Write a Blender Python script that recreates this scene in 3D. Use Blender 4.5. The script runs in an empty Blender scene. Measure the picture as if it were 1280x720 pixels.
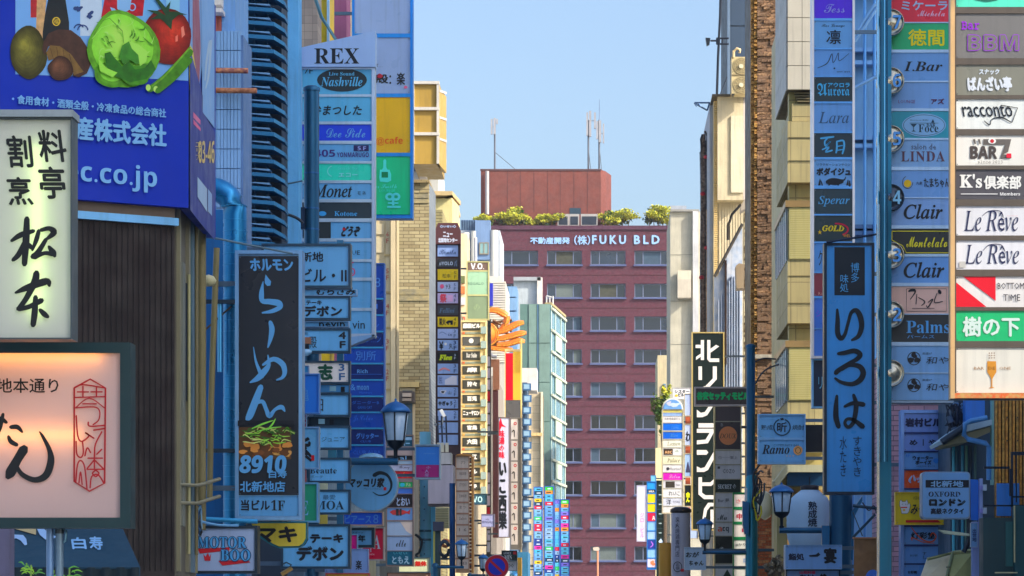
import bpy, math, random
from mathutils import Vector
random.seed(11)
scene = bpy.context.scene
COL = scene.collection

# ------------------------------------------------------------------ camera, sky, sun, exposure
F = 3600.0; CX = 750.0; CY = 760.0; EYE = 1.6      # focal length in photo pixels, vanishing point, eye height
cam = bpy.data.cameras.new('camera'); camo = bpy.data.objects.new('camera', cam); COL.objects.link(camo)
camo.location = (0, 0, EYE); camo.rotation_euler = (math.pi / 2, 0, 0)
cam.sensor_width = 36; cam.lens = 36 * F / 1280
cam.shift_x = (640 - CX) / 1280; cam.shift_y = (CY - 360) / 1280
cam.clip_start = 0.5; cam.clip_end = 6000
scene.camera = camo

SUN = Vector((0.72, -0.40, 0.57)).normalized()     # towards the sun
world = bpy.data.worlds.new('World'); scene.world = world; world.use_nodes = True
wn = world.node_tree; bg = wn.nodes['Background']
sky = wn.nodes.new('ShaderNodeTexSky'); sky.sky_type = 'NISHITA'; sky.sun_disc = False
sky.sun_elevation = math.asin(SUN.z); sky.sun_rotation = math.atan2(SUN.x, SUN.y)
sky.air_density = 1.0; sky.dust_density = 4.0; sky.ozone_density = 3.0
wn.links.new(sky.outputs[0], bg.inputs[0]); bg.inputs[1].default_value = 0.15
sl = bpy.data.lights.new('sun', 'SUN'); slo = bpy.data.objects.new('sun', sl); COL.objects.link(slo)
sl.energy = 2.9; sl.angle = math.radians(0.5); sl.color = (1.0, 0.91, 0.78)
slo.rotation_euler = SUN.to_track_quat('Z', 'Y').to_euler(); slo.location = (30, -20, 40)
vs = scene.view_settings; vs.view_transform = 'Standard'; vs.look = 'None'; vs.exposure = 0.9; vs.gamma = 1
scene.cycles.max_bounces = 6; scene.cycles.diffuse_bounces = 3; scene.cycles.glossy_bounces = 3
scene.cycles.transmission_bounces = 4; scene.cycles.caustics_reflective = False

# ------------------------------------------------------------------ materials
def lin(c):
    return tuple(((x / 255) / 12.92 if x <= 10 else ((x / 255 + .055) / 1.055) ** 2.4) for x in c[:3])
GAIN = [1.0]      # colour lift making up for the street shade; high lifts also add blue
def alb(c):
    k = (.8, 1.0, 1.12) if GAIN[0] > 1.5 and c[2] > c[0] + 6 else (1, 1, 1)  # bluish colours pushed bluer: the shade's blue put into the colour
    v = [x * GAIN[0] * q for x, q in zip(lin(c), k)]; m = max(v); f = min(1, .86 / m) if m > 0 else 1
    return tuple(x * f for x in v)
MATS = {}
def M(c, rough=.5, metal=0., grime=.18, bump=0., streak=.12, kind='plain', c2=None, scale=1., spec=.5, emit=0.):
    key = (tuple(c), rough, metal, grime, bump, streak, kind, c2 and tuple(c2), scale, spec, emit, GAIN[0])
    if key in MATS: return MATS[key]
    m = bpy.data.materials.new(kind); m.use_nodes = True; MATS[key] = m
    nt = m.node_tree; N = nt.nodes; L = nt.links; b = N['Principled BSDF']
    g = N.new('ShaderNodeNewGeometry'); mp = N.new('ShaderNodeMapping'); L.new(g.outputs['Position'], mp.inputs[0])
    def noise(sc, det=4, vec=mp):
        n = N.new('ShaderNodeTexNoise'); n.inputs['Scale'].default_value = sc; n.inputs['Detail'].default_value = det
        L.new(vec.outputs[0], n.inputs['Vector']); return n
    def mix(f, a, bb, mode='MIX'):
        x = N.new('ShaderNodeMix'); x.data_type = 'RGBA'; x.blend_type = mode
        for s, v in ((x.inputs[0], f), (x.inputs[6], a), (x.inputs[7], bb)):
            if hasattr(v, 'links') or hasattr(v, 'is_linked'): L.new(v, s)
            else: s.default_value = v
        return x.outputs[2]
    def ramp(o, a, bb, lo=0., hi=1.):
        r = N.new('ShaderNodeMapRange'); L.new(o, r.inputs[0]); r.inputs[1].default_value = a; r.inputs[2].default_value = bb
        r.inputs[3].default_value = lo; r.inputs[4].default_value = hi; return r.outputs[0]
    base = alb(c) + (1,)
    col = None; hgt = None
    if kind in ('brick', 'tile', 'stonegrid'):
        mp.inputs['Rotation'].default_value = (-math.pi / 2, 0, 0)
        bt = N.new('ShaderNodeTexBrick'); L.new(mp.outputs[0], bt.inputs['Vector'])
        bt.inputs['Color1'].default_value = base; bt.inputs['Color2'].default_value = alb(c2) + (1,)
        w, h, mo, mc = {'brick': (.23, .075, .008, .55), 'tile': (.3, .3, .006, .6), 'stonegrid': (.6, .6, .012, .5)}[kind]
        bt.inputs['Brick Width'].default_value = w * scale; bt.inputs['Row Height'].default_value = h * scale
        bt.inputs['Mortar Size'].default_value = mo * scale; bt.inputs['Scale'].default_value = 1
        bt.inputs['Mortar'].default_value = tuple(x * mc for x in alb(c2)) + (1,)
        if kind != 'brick': bt.offset = 0
        col = bt.outputs[0]; hgt = bt.outputs[1]
    elif kind == 'mottle':
        n = noise(6 * scale, 6); col = mix(ramp(n.outputs[0], .38, .62), base, alb(c2) + (1,))
    elif kind == 'leaf':
        n = noise(4 * scale, 5); col = mix(ramp(n.outputs[0], .35, .65), base, alb(c2) + (1,))
        b.inputs['Subsurface Weight'].default_value = 0
    elif kind == 'print':
        n = noise(9 * scale, 3); col = mix(ramp(n.outputs[0], .3, .7), base, alb(c2) + (1,))
    else:
        col = None
    n1 = noise(1.3, 6)
    dark = tuple(x * (1 - grime) for x in base[:3]) + (1,)
    if col is None: col = mix(ramp(n1.outputs[0], .3, .75), base, dark)
    else: col = mix(ramp(n1.outputs[0], .35, .8, 0, grime), col, (0.02, 0.02, 0.02, 1))
    if streak > 0:
        mp2 = N.new('ShaderNodeMapping'); mp2.inputs['Scale'].default_value = (9, 9, .5); L.new(g.outputs['Position'], mp2.inputs[0])
        n2 = noise(1.6, 4, mp2); col = mix(ramp(n2.outputs[0], .5, .8, 0, streak), col, (.03, .03, .028, 1))
    L.new(col, b.inputs['Base Color'])
    b.inputs['Metallic'].default_value = metal
    b.inputs['Specular IOR Level'].default_value = spec
    n3 = noise(3.5, 3); L.new(ramp(n3.outputs[0], .3, .7, max(.02, rough * .8), min(1, rough * 1.25)), b.inputs['Roughness'])
    if bump > 0 or hgt is not None:
        bp = N.new('ShaderNodeBump'); bp.inputs['Distance'].default_value = .02; bp.inputs['Strength'].default_value = bump or .5
        if hgt is not None: bp.invert = True; L.new(hgt, bp.inputs['Height'])
        else: n4 = noise(14, 5); L.new(n4.outputs[0], bp.inputs['Height'])
        L.new(bp.outputs[0], b.inputs['Normal'])
    if emit:
        b.inputs['Emission Color'].default_value = base; b.inputs['Emission Strength'].default_value = emit
    m.diffuse_color = base
    return m
def acr(c, rough=.32):
    g0 = GAIN[0]; GAIN[0] = g0 * (.5 if sum(c) < 150 else 1)
    m = M(c, rough, 0, .16, 0, .16, 'acrylic', spec=.4); GAIN[0] = g0; return m       # sign face
VARY = [0]
def ink(c):
    if VARY[0]: return M(c, .5, 0, .1, 0, .02, 'print', tuple(int(x * .78) for x in c), 1.6, spec=.25)
    return M(c, .45, 0, .08, 0, 0, 'ink', spec=.3)
def metal(c, rough=.35): return M(c, rough, .55, .2, 0, .18, 'painted_metal')
def paint(c, rough=.55): return M(c, rough, 0, .22, .08, .2, 'paint')
def wall(c, rough=.8): return M(c, rough, 0, .25, .35, .28, 'render_wall')
def glass(c, rough=.06): return M(c, rough, 0, .1, 0, .03, 'window_glass', spec=1.0)

# ------------------------------------------------------------------ planes: a photo pixel read back onto a real surface
class Flat:                                   # faces the camera, at distance Y
    def __init__(s, Y): s.Y = Y; s.n = Vector((0, -1, 0))
    def w(s, px, py, off=0.):
        return Vector(((px - CX) * s.Y / F, s.Y - off, EYE + (CY - py) * s.Y / F))
class Skew:                                   # vertical plane through two ground points
    def __init__(s, a, b):
        s.a = Vector(a); s.d = Vector(b) - s.a; s.n = Vector((s.d.y, -s.d.x, 0)).normalized()
        if s.n.y > 0 and abs(s.n.y) > .02 or (abs(s.n.y) <= .02 and s.n.x * s.a.x > 0): s.n = -s.n
    def w(s, px, py, off=0.):
        k = (px - CX) / F
        # a + t d on ray X = kY
        t = (k * s.a.y - s.a.x) / (s.d.x - k * s.d.y)
        Y = s.a.y + t * s.d.y
        return Vector((k * Y, Y, EYE + (CY - py) * Y / F)) + s.n * off

def X(px, Y): return (px - CX) * Y / F
def Z(py, Y): return EYE + (CY - py) * Y / F

# ------------------------------------------------------------------ text outlines
ALPH = {'B': (0x1D400, 0x1D41A), 'I': (0x1D434, 0x1D44E), 'BI': (0x1D468, 0x1D482), 'S': (0x1D4D0, 0x1D4EA),
        'F': (0x1D56C, 0x1D586), 'SB': (0x1D5D4, 0x1D5EE), 'SI': (0x1D608, 0x1D622), 'D': (0x1D538, 0x1D552), 'M': (0x1D670, 0x1D68A)}
HOLES = {0x1D455: 0x210E, 0x1D53A: 0x2102, 0x1D53F: 0x210D, 0x1D545: 0x2115, 0x1D547: 0x2119, 0x1D548: 0x211A, 0x1D549: 0x211D, 0x1D551: 0x2124}
DIG = {'B': 0x1D7CE, 'BI': 0x1D7CE, 'SB': 0x1D7EC, 'M': 0x1D7F6}
def conv(s, st):
    if st not in ALPH: return s
    U, l = ALPH[st]; o = ''
    for ch in s:
        if 'A' <= ch <= 'Z': k = U + ord(ch) - 65
        elif 'a' <= ch <= 'z': k = l + ord(ch) - 97
        elif '0' <= ch <= '9' and st in DIG: k = DIG[st] + ord(ch) - 48
        else: o += ch; continue
        o += chr(HOLES.get(k, k))
    return o
TCACHE = {}
TC = bpy.data.curves.new('text', 'FONT'); TO = bpy.data.objects.new('text', TC)
def outline(s, st, vertical, spacing, low):
    key = (s, st, vertical, spacing, low)
    if key in TCACHE: return TCACHE[key]
    t = conv(s, st)
    if vertical:
        t = '\n'.join('\uff5c' if ch == 'ー' else ch for ch in t)
    c = TC; c.body = t; c.resolution_u = 1 if low else 2; c.space_character = spacing
    c.align_x = 'CENTER' if vertical else 'LEFT'
    c.space_line = .95 if vertical else 1
    o = TO
    me = o.to_mesh()
    vv = [(v.co.x, v.co.y) for v in me.vertices]; ff = [tuple(p.vertices) for p in me.polygons]
    o.to_mesh_clear()
    if vv:
        x0 = min(v[0] for v in vv); x1 = max(v[0] for v in vv); y0 = min(v[1] for v in vv); y1 = max(v[1] for v in vv)
        vv = [((x - x0) / max(1e-6, x1 - x0), (y1 - y) / max(1e-6, y1 - y0)) for x, y in vv]
    TCACHE[key] = (vv, ff); return vv, ff

def org(o):
    v = Vector((0, 0, 0))
    while o is not None: v += Vector(o.location); o = o.parent
    return v
def smooth(pts, n=5):
    if len(pts) < 3: 
        a, b = pts[0], pts[-1]; return [tuple(a[k] + (b[k] - a[k]) * i / 3 for k in range(3)) for i in range(4)]
    P = [pts[0]] + list(pts) + [pts[-1]]; out = []
    for i in range(1, len(P) - 2):
        p0, p1, p2, p3 = P[i - 1:i + 3]
        for j in range(n):
            t = j / n
            out.append(tuple(.5 * ((2 * p1[k]) + (-p0[k] + p2[k]) * t + (2 * p0[k] - 5 * p1[k] + 4 * p2[k] - p3[k]) * t * t + (-p0[k] + 3 * p1[k] - 3 * p2[k] + p3[k]) * t ** 3) for k in range(3)))
    out.append(tuple(pts[-1])); return out

class G:
    def __init__(s): s.v = []; s.f = []; s.s = []; s.c = []
    def add(s, vs_, fs, sm=False):
        k = len(s.v); s.c.append((k, len(s.f))); s.v += [Vector(v) for v in vs_]; s.f += [tuple(i + k for i in f) for f in fs]; s.s += [sm] * len(fs); return s
    def box(s, x0, y0, z0, x1, y1, z1):
        if x0 > x1: x0, x1 = x1, x0
        if z0 > z1: z0, z1 = z1, z0
        return s.add([(x0, y0, z0), (x1, y0, z0), (x1, y1, z0), (x0, y1, z0), (x0, y0, z1), (x1, y0, z1), (x1, y1, z1), (x0, y1, z1)],
              [(0, 3, 2, 1), (4, 5, 6, 7), (0, 1, 5, 4), (1, 2, 6, 5), (2, 3, 7, 6), (3, 0, 4, 7)])
    def pbox(s, x0, y0, x1, y1, Y, t, off=0):          # px rectangle at distance Y, thickness t behind
        return s.box(X(x0, Y), Y - off, Z(y0, Y), X(x1, Y), Y + t, Z(y1, Y))
    def prism(s, pts, d):                              # planar polygon extruded along d
        n = len(pts); d = Vector(d); pts = [Vector(p) for p in pts]
        return s.add(pts + [p + d for p in pts], [tuple(range(n)), tuple(range(2 * n - 1, n - 1, -1))] + [(i, i + n, (i + 1) % n + n, (i + 1) % n) for i in range(n)])
    def pprism(s, pts, Y, t): return s.prism([Flat(Y).w(*p) for p in pts], (0, t, 0))
    def quad(s, *p): return s.add(p, [tuple(range(len(p)))])
    def tube(s, pts, r, n=8, caps=True):
        pts = [Vector(p) for p in pts]; rs = r if isinstance(r, (list, tuple)) else [r] * len(pts)
        vv = []; prev = None
        for i, p in enumerate(pts):
            d = (pts[min(i + 1, len(pts) - 1)] - pts[max(i - 1, 0)]).normalized()
            u = d.cross(Vector((0, 0, 1)) if abs(d.z) < .9 else Vector((0, 1, 0))).normalized()
            if prev is not None and u.dot(prev) < 0: u = -u
            prev = u; w = d.cross(u)
            vv += [p + (u * math.cos(2 * math.pi * k / n) + w * math.sin(2 * math.pi * k / n)) * rs[i] for k in range(n)]
        ff = [(i * n + k, i * n + (k + 1) % n, (i + 1) * n + (k + 1) % n, (i + 1) * n + k) for i in range(len(pts) - 1) for k in range(n)]
        s.add(vv, ff, n > 5)
        if caps: s.add([vv[k] for k in range(n)][::-1], [tuple(range(n))]); s.add(vv[-n:], [tuple(range(n))])
        return s
    def lathe(s, c, prof, n=12, sm=True, a0=0):        # prof = [(r, z)]
        vv = []
        for r, z in prof: vv += [(c[0] + r * math.cos(2 * math.pi * k / n + a0), c[1] + r * math.sin(2 * math.pi * k / n + a0), c[2] + z) for k in range(n)]
        s.add(vv, [(i * n + k, i * n + (k + 1) % n, (i + 1) * n + (k + 1) % n, (i + 1) * n + k) for i in range(len(prof) - 1) for k in range(n)], sm)
        s.add(vv[:n][::-1], [tuple(range(n))]); s.add(vv[-n:], [tuple(range(n))]); return s
    # flat print, in photo pixels on a plane
    def poly(s, pl, pts, off): return s.add([pl.w(x, y, off) for x, y in pts], [tuple(range(len(pts)))])
    def rect(s, pl, x0, y0, x1, y1, off): return s.poly(pl, [(x0, y0), (x1, y0), (x1, y1), (x0, y1)], off)
    def ell(s, pl, cx, cy, rx, ry, off, n=28): return s.poly(pl, [(cx + rx * math.cos(2 * math.pi * k / n), cy + ry * math.sin(2 * math.pi * k / n)) for k in range(n)], off)
    def blob(s, pl, cx, cy, rx, ry, off, seed=0, irr=.08, n=26):
        R = random.Random(seed); ph = [R.uniform(0, 6.28) for _ in range(5)]
        return s.poly(pl, [(cx + rx * (1 + irr * sum(math.sin((j + 2) * a + ph[j]) / (1 + j * .5) for j in range(5))) * math.cos(a),
                            cy + ry * (1 + irr * sum(math.sin((j + 2) * a + ph[j]) / (1 + j * .5) for j in range(5))) * math.sin(a)) for a in [2 * math.pi * k / n for k in range(n)]], off)
    def ring(s, pl, cx, cy, rx, ry, w, off, a0=0, a1=360, n=28):
        vv = []
        for k in range(n + 1):
            a = math.radians(a0 + (a1 - a0) * k / n); c, q = math.cos(a), math.sin(a)
            vv += [pl.w(cx + rx * c, cy + ry * q, off), pl.w(cx + (rx - w) * c, cy + (ry - w) * q, off)]
        return s.add(vv, [(2 * k, 2 * k + 1, 2 * k + 3, 2 * k + 2) for k in range(n)])
    def line(s, pl, pts, w, off): return s.brush(pl, [[(x, y, w) for x, y in pts]], off, 1)
    def brush(s, pl, strokes, off, n=5):
        for q, st in enumerate(strokes):
            P = smooth(st, n) if n > 1 else list(st); m = len(P); vv = []
            T = []
            for i in range(m):
                a = P[max(0, i - 1)]; b = P[min(m - 1, i + 1)]; dx, dy = b[0] - a[0], b[1] - a[1]; l = math.hypot(dx, dy) or 1
                T.append((dx / l, dy / l))
            rows = [(P[0][0] - T[0][0] * P[0][2] * .45, P[0][1] - T[0][1] * P[0][2] * .45, P[0][2] * .45, T[0])] if n > 1 else []
            rows += [(P[i][0], P[i][1], P[i][2], T[i]) for i in range(m)]
            if n > 1: rows.append((P[-1][0] + T[-1][0] * P[-1][2] * .45, P[-1][1] + T[-1][1] * P[-1][2] * .45, P[-1][2] * .45, T[-1]))
            o = off + q * .0015
            for x, y, w, t in rows:
                vv += [pl.w(x - t[1] * w / 2, y + t[0] * w / 2, o), pl.w(x + t[1] * w / 2, y - t[0] * w / 2, o)]
            s.add(vv, [(2 * i, 2 * i + 1, 2 * i + 3, 2 * i + 2) for i in range(len(rows) - 1)])
        return s
    def text(s, pl, t, x0, y0, x1, y1, off, opt=''):
        o = opt.split(); st = next((k for k in o if k in ALPH), ''); vert = 'v' in o
        sp = next((float(k[2:]) for k in o if k.startswith('sp')), 1.)
        vv, ff = outline(t, st, vert, sp, (y1 - y0) / (len(t) if vert else 1) < 9)
        if not vv: return s
        sh = next((float(k[2:]) for k in o if k.startswith('sh')), 0.)
        bold = next((float(k[2:]) for k in o if k.startswith('bo')), 0.)
        rot = 'rot' in o
        offs = [(0, 0)] if not bold else [(-bold, 0), (bold, 0), (0, bold), (0, -bold), (bold * .7, bold * .7)]
        for q, (dx, dy) in enumerate(offs):
            P = []
            for u, v in vv:
                if rot: u, v = 1 - v, u
                P.append(pl.w(x0 + (x1 - x0) * u + sh * (.5 - v) * (y1 - y0) + dx, y0 + (y1 - y0) * v + dy, off + q * .00025))
            s.add(P, ff)
        return s
    def build_each(s, name, mat, parent):              # every added shape its own object
        e = s.c + [(len(s.v), len(s.f))]
        for (a, p), (b, q) in zip(e, e[1:]):
            g = G(); g.add(s.v[a:b], [tuple(i - a for i in f) for f in s.f[p:q]]); g.s = s.s[p:q]; g.build(name, mat, parent)
    def build(s, name, mat, parent=None, origin=None):
        o_ = org(parent) if parent is not None else (origin or Vector((sum(v.x for v in s.v) / len(s.v), sum(v.y for v in s.v) / len(s.v), min(v.z for v in s.v))))
        me = bpy.data.meshes.new(name); me.from_pydata([tuple(v - o_) for v in s.v], [], s.f)
        me.polygons.foreach_set('use_smooth', s.s); me.materials.append(mat); me.update()
        ob = bpy.data.objects.new(name, me); COL.objects.link(ob)
        if parent is not None: ob.parent = parent
        else: ob.location = o_
        return ob
def tag(o, label=None, cat=None, group=None, kind=None):
    for k, v in (('label', label), ('category', cat), ('group', group), ('kind', kind)):
        if v: o[k] = v
    return o
def thing(name, label, cat, loc, group=None):
    o = bpy.data.objects.new(name, None); COL.objects.link(o); o.location = loc; o.empty_display_size = .2
    return tag(o, label, cat, group)
def inst(src, parent, loc=(0, 0, 0), name=None):
    o = src.copy(); COL.objects.link(o); o.parent = parent; o.location = loc
    if name: o.name = name
    return o

# ------------------------------------------------------------------ marks printed on a sign panel
#   ('t', text, x0, y0, x1, y1, colour, options) and shapes: e ellipse, r rectangle, p polygon, o ring, b brush strokes, l polyline, B blob
def marks(pl, ms, parent, off=.004):
    bufs = {}; step = min(.0014, .06 / max(1, len(ms)))
    for i, m in enumerate(ms):
        k = m[0]; c = m[-1] if k != 't' else m[6]
        txt = k in 't'
        g = bufs.setdefault((tuple(c), i if txt or k == 'b' else 0, 'lettering' if txt or k == 'b' else 'emblem'), G())
        o = off + step * i
        if k == 't': g.text(pl, m[1], *m[2:6], o, m[7] if len(m) > 7 else '')
        elif k == 'e': g.ell(pl, *m[1:5], o)
        elif k == 'r': g.rect(pl, *m[1:5], o)
        elif k == 'p': g.poly(pl, m[1], o)
        elif k == 'o': g.ring(pl, *m[1:6], o, *(m[6] if len(m) > 7 else (0, 360)))
        elif k in 'bs': g.brush(pl, m[1], o)
        elif k == 'l': g.line(pl, m[1], m[2], o)
        elif k == 'B': g.blob(pl, *m[1:5], o, m[5], m[6])
    g0 = GAIN[0]
    for (c, _, nm), g in bufs.items():
        GAIN[0] = min(g0, 1.2) if sum(c) < 330 else g0
        if g.v: g.build(nm, ink(c), parent)
    GAIN[0] = g0

LW, RW = -4.75, 4.75       # street walls, left and right
def sign(label, x0, y0, x1, y1, Y, frame=(70, 85, 95), fw=2.5, t=.22, panels=None, bgc=None, ms=None, group=None, cat='sign',
         name='hanging_sign', arms=True, wallx=None, fmat=None, divider=None, hx=None, gain=None):
    """box sign: frame, one part per face panel, each with its own lettering; arms to the wall"""
    g0 = GAIN[0]; GAIN[0] = gain if gain else (3.1 if Y < 56 else 2.2 if Y < 70 else 1.4)  # colours lifted by distance to make up for the street shade
    root = thing(name, label, cat, (X((x0 + x1) / 2, Y), Y + t / 2, Z(y1, Y)), group)
    if panels is None: panels = [(y0 + fw, y1 - fw, bgc, ms or [])]
    px = Y / F
    g = G(); g.box(X(x0, Y), Y + .03, Z(y1, Y), X(x1, Y), Y + t, Z(y0, Y))
    o = .02
    g.box(X(x0, Y), Y - o, Z(y1, Y), X(x0 + fw, Y), Y + .031, Z(y0, Y)); g.box(X(x1 - fw, Y), Y - o, Z(y1, Y), X(x1, Y), Y + .031, Z(y0, Y))
    g.box(X(x0 + fw, Y), Y - o + .002, Z(y0 + fw, Y), X(x1 - fw, Y), Y + .031, Z(y0, Y)); g.box(X(x0 + fw, Y), Y - o + .002, Z(y1, Y), X(x1 - fw, Y), Y + .031, Z(y1 - fw, Y))
    g.build('frame', fmat or metal(frame), root)
    for i, p in enumerate(panels):
        a, b, c, mm = p[:4]; xa, xb = (p[4], p[5]) if len(p) > 4 else (x0 + fw, x1 - fw)
        q = G().box(X(xa, Y), Y + .004, Z(b, Y), X(xb, Y), Y + .045, Z(a, Y)).build('panel', c if not isinstance(c, tuple) else acr(c), root)
        marks(Flat(Y), mm, q, off=-.004 + .006)
        if Y < 56 and b - a > 14 and xb - xa > 30:
            sg = G()
            for sx in (xa + 1.6, xb - 1.6):
                for sy in (a + 1.6, b - 1.6): sg.pbox(sx - .45, sy - .45, sx + .45, sy + .45, Y, .004, .004)
            tag(sg.build('screws', metal((70, 76, 84)), q), kind='stuff')
        if i + 1 < len(panels) and len(p) == 4 and panels[i + 1][0] - b > .4:
            G().box(X(x0 + fw, Y), Y - .012, Z(panels[i + 1][0], Y), X(x1 - fw, Y), Y + .05, Z(b, Y)).build('divider', metal(divider or tuple(min(255, int(k * 1.25) + 15) for k in frame)), root)
    if arms:
        left = (x0 + x1) / 2 < CX; wx = wallx if wallx is not None else (LW if left else RW); ex = X(x0 if left else x1, Y)
        if (left and ex > wx + .02) or (not left and ex < wx - .02):
            zs = [Z(y0 + (y1 - y0) * k, Y) for k in ((.12, .88) if y1 - y0 > 26 else (.5,))]
            ag = G()
            for z in zs: ag.box(min(ex, wx), Y + t * .35, z - .03, max(ex, wx), Y + t * .35 + .06, z + .03)
            ag.build_each('bracket', metal((60, 70, 80)), root)
    GAIN[0] = g0
    return root
# ------------------------------------------------------------------ ground and street
def setting(name, g, m): return tag(g.build(name, m), kind='structure')
setting('ground', G().box(-900, -60, -.3, 900, 1500, -.02), M((186, 184, 178), .9, 0, .2, .3, 0, 'ground'))
setting('road', G().box(-2.9, -60, -.05, 2.9, 296, 0), M((62, 62, 64), .85, 0, .25, .4, 0, 'asphalt'))
for s in (-1, 1):
    setting('pavement', G().box(s * 3.05, -60, -.04, s * 4.7, 296, .12), M((190, 188, 182), .8, 0, .2, .2, 0, 'paving'))
    setting('kerb', G().box(s * 2.9, -60, -.04, s * 3.049, 296, .13), M((165, 162, 155), .8, 0, .2, .2, 0, 'kerb'))
setting('road_marking', G().box(-2.7, -60, 0, -2.58, 296, .005), paint((225, 225, 220)))

BRN = M((102, 44, 60), .8, 0, .25, .3, .2, 'brick', (88, 40, 58), 1.0)
SHADEWIN = glass((16, 27, 42)); CURT = M((104, 116, 112), .8, 0, .2, 0, .1, 'curtain'); DARKWIN = glass((9, 14, 20)); PALEWIN = glass((90, 125, 150))
ALU = metal((120, 140, 165), .4)

def windows(root, Y, rects, frame, panes, rec=.18, sill=None, mull=1, fw=.05):
    """window recess boxes stand proud of nothing: frame set in front of the pane"""
    proto = {}
    for i, (x0, y0, x1, y1) in enumerate(rects):
        a, b, c, d = X(x0, Y), Z(y1, Y), X(x1, Y), Z(y0, Y)
        w, h = c - a, d - b; key = (round(w, 2), round(h, 2))
        g = G(); y = Y - .03
        for bx in ((0, 0, w, fw), (0, h - fw, w, h), (0, fw, fw, h - fw), (w - fw, fw, w, h - fw)): g.box(a + bx[0], y, b + bx[1], a + bx[2], Y + .05, b + bx[3])
        for k in range(mull): q = a + w * (k + 1) / (mull + 1); g.box(q - fw / 2, y + .004, b + fw, q + fw / 2, Y + .05, d - fw)
        f = g.build('window', frame, root)
        G().box(a + fw, Y - .012, b + fw, c - fw, Y + .04, d - fw).build('pane', panes[i % len(panes)], f)
        if sill: G().box(a - .05, Y - .14, b - .09, c + .05, Y + .02, b).build('sill', sill, f)

def block(name, label, x0, x1, yt, Y, dep, m, extra=None, cat='building', base=0., x1w=None, group=None):
    root = thing(name, label, cat, ((X(x0, Y) + X(x1, Y)) / 2, Y + dep / 2, base), group)
    G().box(X(x0, Y), Y, base, X(x1, Y) if x1w is None else x1w, Y + dep, Z(yt, Y)).build('wall', m, root)
    return root

# ------------------------------------------------------------------ purple brick office block closing the street
Y0 = 300.
fk = thing('office_building', 'large purple brown brick office block with rows of windows closing the street', 'building', (X(730, Y0), Y0 + 8, 0))
ROW = 41.1; cols = [(628.7, 672.5), (683.7, 727.3), (738.2, 782), (793, 837)]
wg = G(); EX0, EX1 = 604, 852; rec = .45
wg.box(X(EX0, Y0), Y0 + rec, 0, X(EX1, Y0), Y0 + 16, Z(284, Y0))
rows = [(313.2 + ROW * r, 330.8 + ROW * r) for r in range(10)]
prev = 283.
for r, (a, b) in enumerate(rows):
    wg.box(X(EX0, Y0), Y0, Z(a, Y0), X(EX1, Y0), Y0 + rec + .01, Z(prev, Y0))
    e = [EX0] + [q for c in cols for q in c] + [EX1]
    for k in range(0, len(e), 2): wg.box(X(e[k], Y0), Y0 + .001, Z(b, Y0), X(e[k + 1], Y0), Y0 + rec + .01, Z(a, Y0))
    prev = b
wg.box(X(EX0, Y0), Y0, 0, X(EX1, Y0), Y0 + rec + .01, Z(prev, Y0))
wg.build('wall', BRN, fk)
pg = G().box(X(EX0 - .8, Y0), Y0 - .18, Z(287, Y0), X(EX1, Y0), Y0 + .3, Z(282.2, Y0)); pg.build('parapet', M((84, 44, 66), .8, 0, .3, .2, .2, 'render_wall'), fk)
bg_ = G()
for r in range(10): bg_.box(X(EX0, Y0), Y0 - .03, Z(344.2 + ROW * r, Y0), X(EX1, Y0), Y0 + .01, Z(343.4 + ROW * r, Y0))
bg_.build_each('string_course', M((84, 36, 44), .8, 0, .3, .2, .2, 'render_wall'), fk)
# two window frames share their mesh data over all forty windows
w = X(738.2, Y0); W_ = X(782, Y0) - w; H_ = 17.6 * Y0 / F; th = .09
fg = G()
for bx in ((0, 0, W_, th), (0, H_ - th, W_, H_), (0, th, th, H_ - th), (W_ - th, th, W_, H_ - th), (W_ * .25 - th / 2, th, W_ * .25 + th / 2, H_ - th), (W_ * .75 - th / 2, th, W_ * .75 + th / 2, H_ - th)):
    fg.box(bx[0], 0, bx[1], bx[2], .12, bx[3])
def mesh_of(g, name, m, k=Vector((0, 0, 0))):
    ob = g.build(name, m, None, Vector((0, 0, 0))); me = ob.data; bpy.data.objects.remove(ob); return me
fr_me = mesh_of(fg, 'window', paint((120, 132, 158)))
sill_me = mesh_of(G().box(-.08, -.55, -.17, W_ + .08, .1, -.002), 'sill', paint((84, 96, 140)))
pane_me = {}
for nm, mt in (('a', SHADEWIN), ('b', DARKWIN), ('c', glass((28, 44, 64))), ('d', CURT), ('e', M((74, 76, 62), .8, 0, .3, 0, .2, 'curtain')), ('f', M((62, 88, 108), .6, 0, .3, 0, .1, 'blind'))):
    pane_me[nm] = {}
    for k, (u, v) in enumerate(((0, .25), (.25, .75), (.75, 1))):
        pane_me[nm][k] = mesh_of(G().box(W_ * u + th * .6, 0, th, W_ * v - th * .6, .03, H_ - th), 'pane', mt)
low_me = {k: mesh_of(G().box(W_ * u, 0, th, W_ * v, .03, H_ * .3), 'pane', PALEWIN) for k, (u, v) in enumerate(((.03, .24), (.27, .73), (.76, .97)))}
PAT = ['cac', 'aea', 'ccc', 'cfc', 'cec', 'cdc', 'aea', 'cac',
       'aca', 'fcf', 'cac', 'cac', 'aca', 'acd', 'aaa', 'cac', 'ccc', 'bcd', 'fcf', 'fcf',
       'cac', 'aba', 'bbb', 'aab', 'bba', 'cba', 'fba', 'bba', 'bbb', 'bbb', 'bbb', 'bbb',
       'ddd', 'fdd', 'fdf', 'cfc', 'cab', 'bab', 'ddf', 'cac', 'dbd', 'ded', 'fef', 'ded']
O_ = org(fk)
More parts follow.
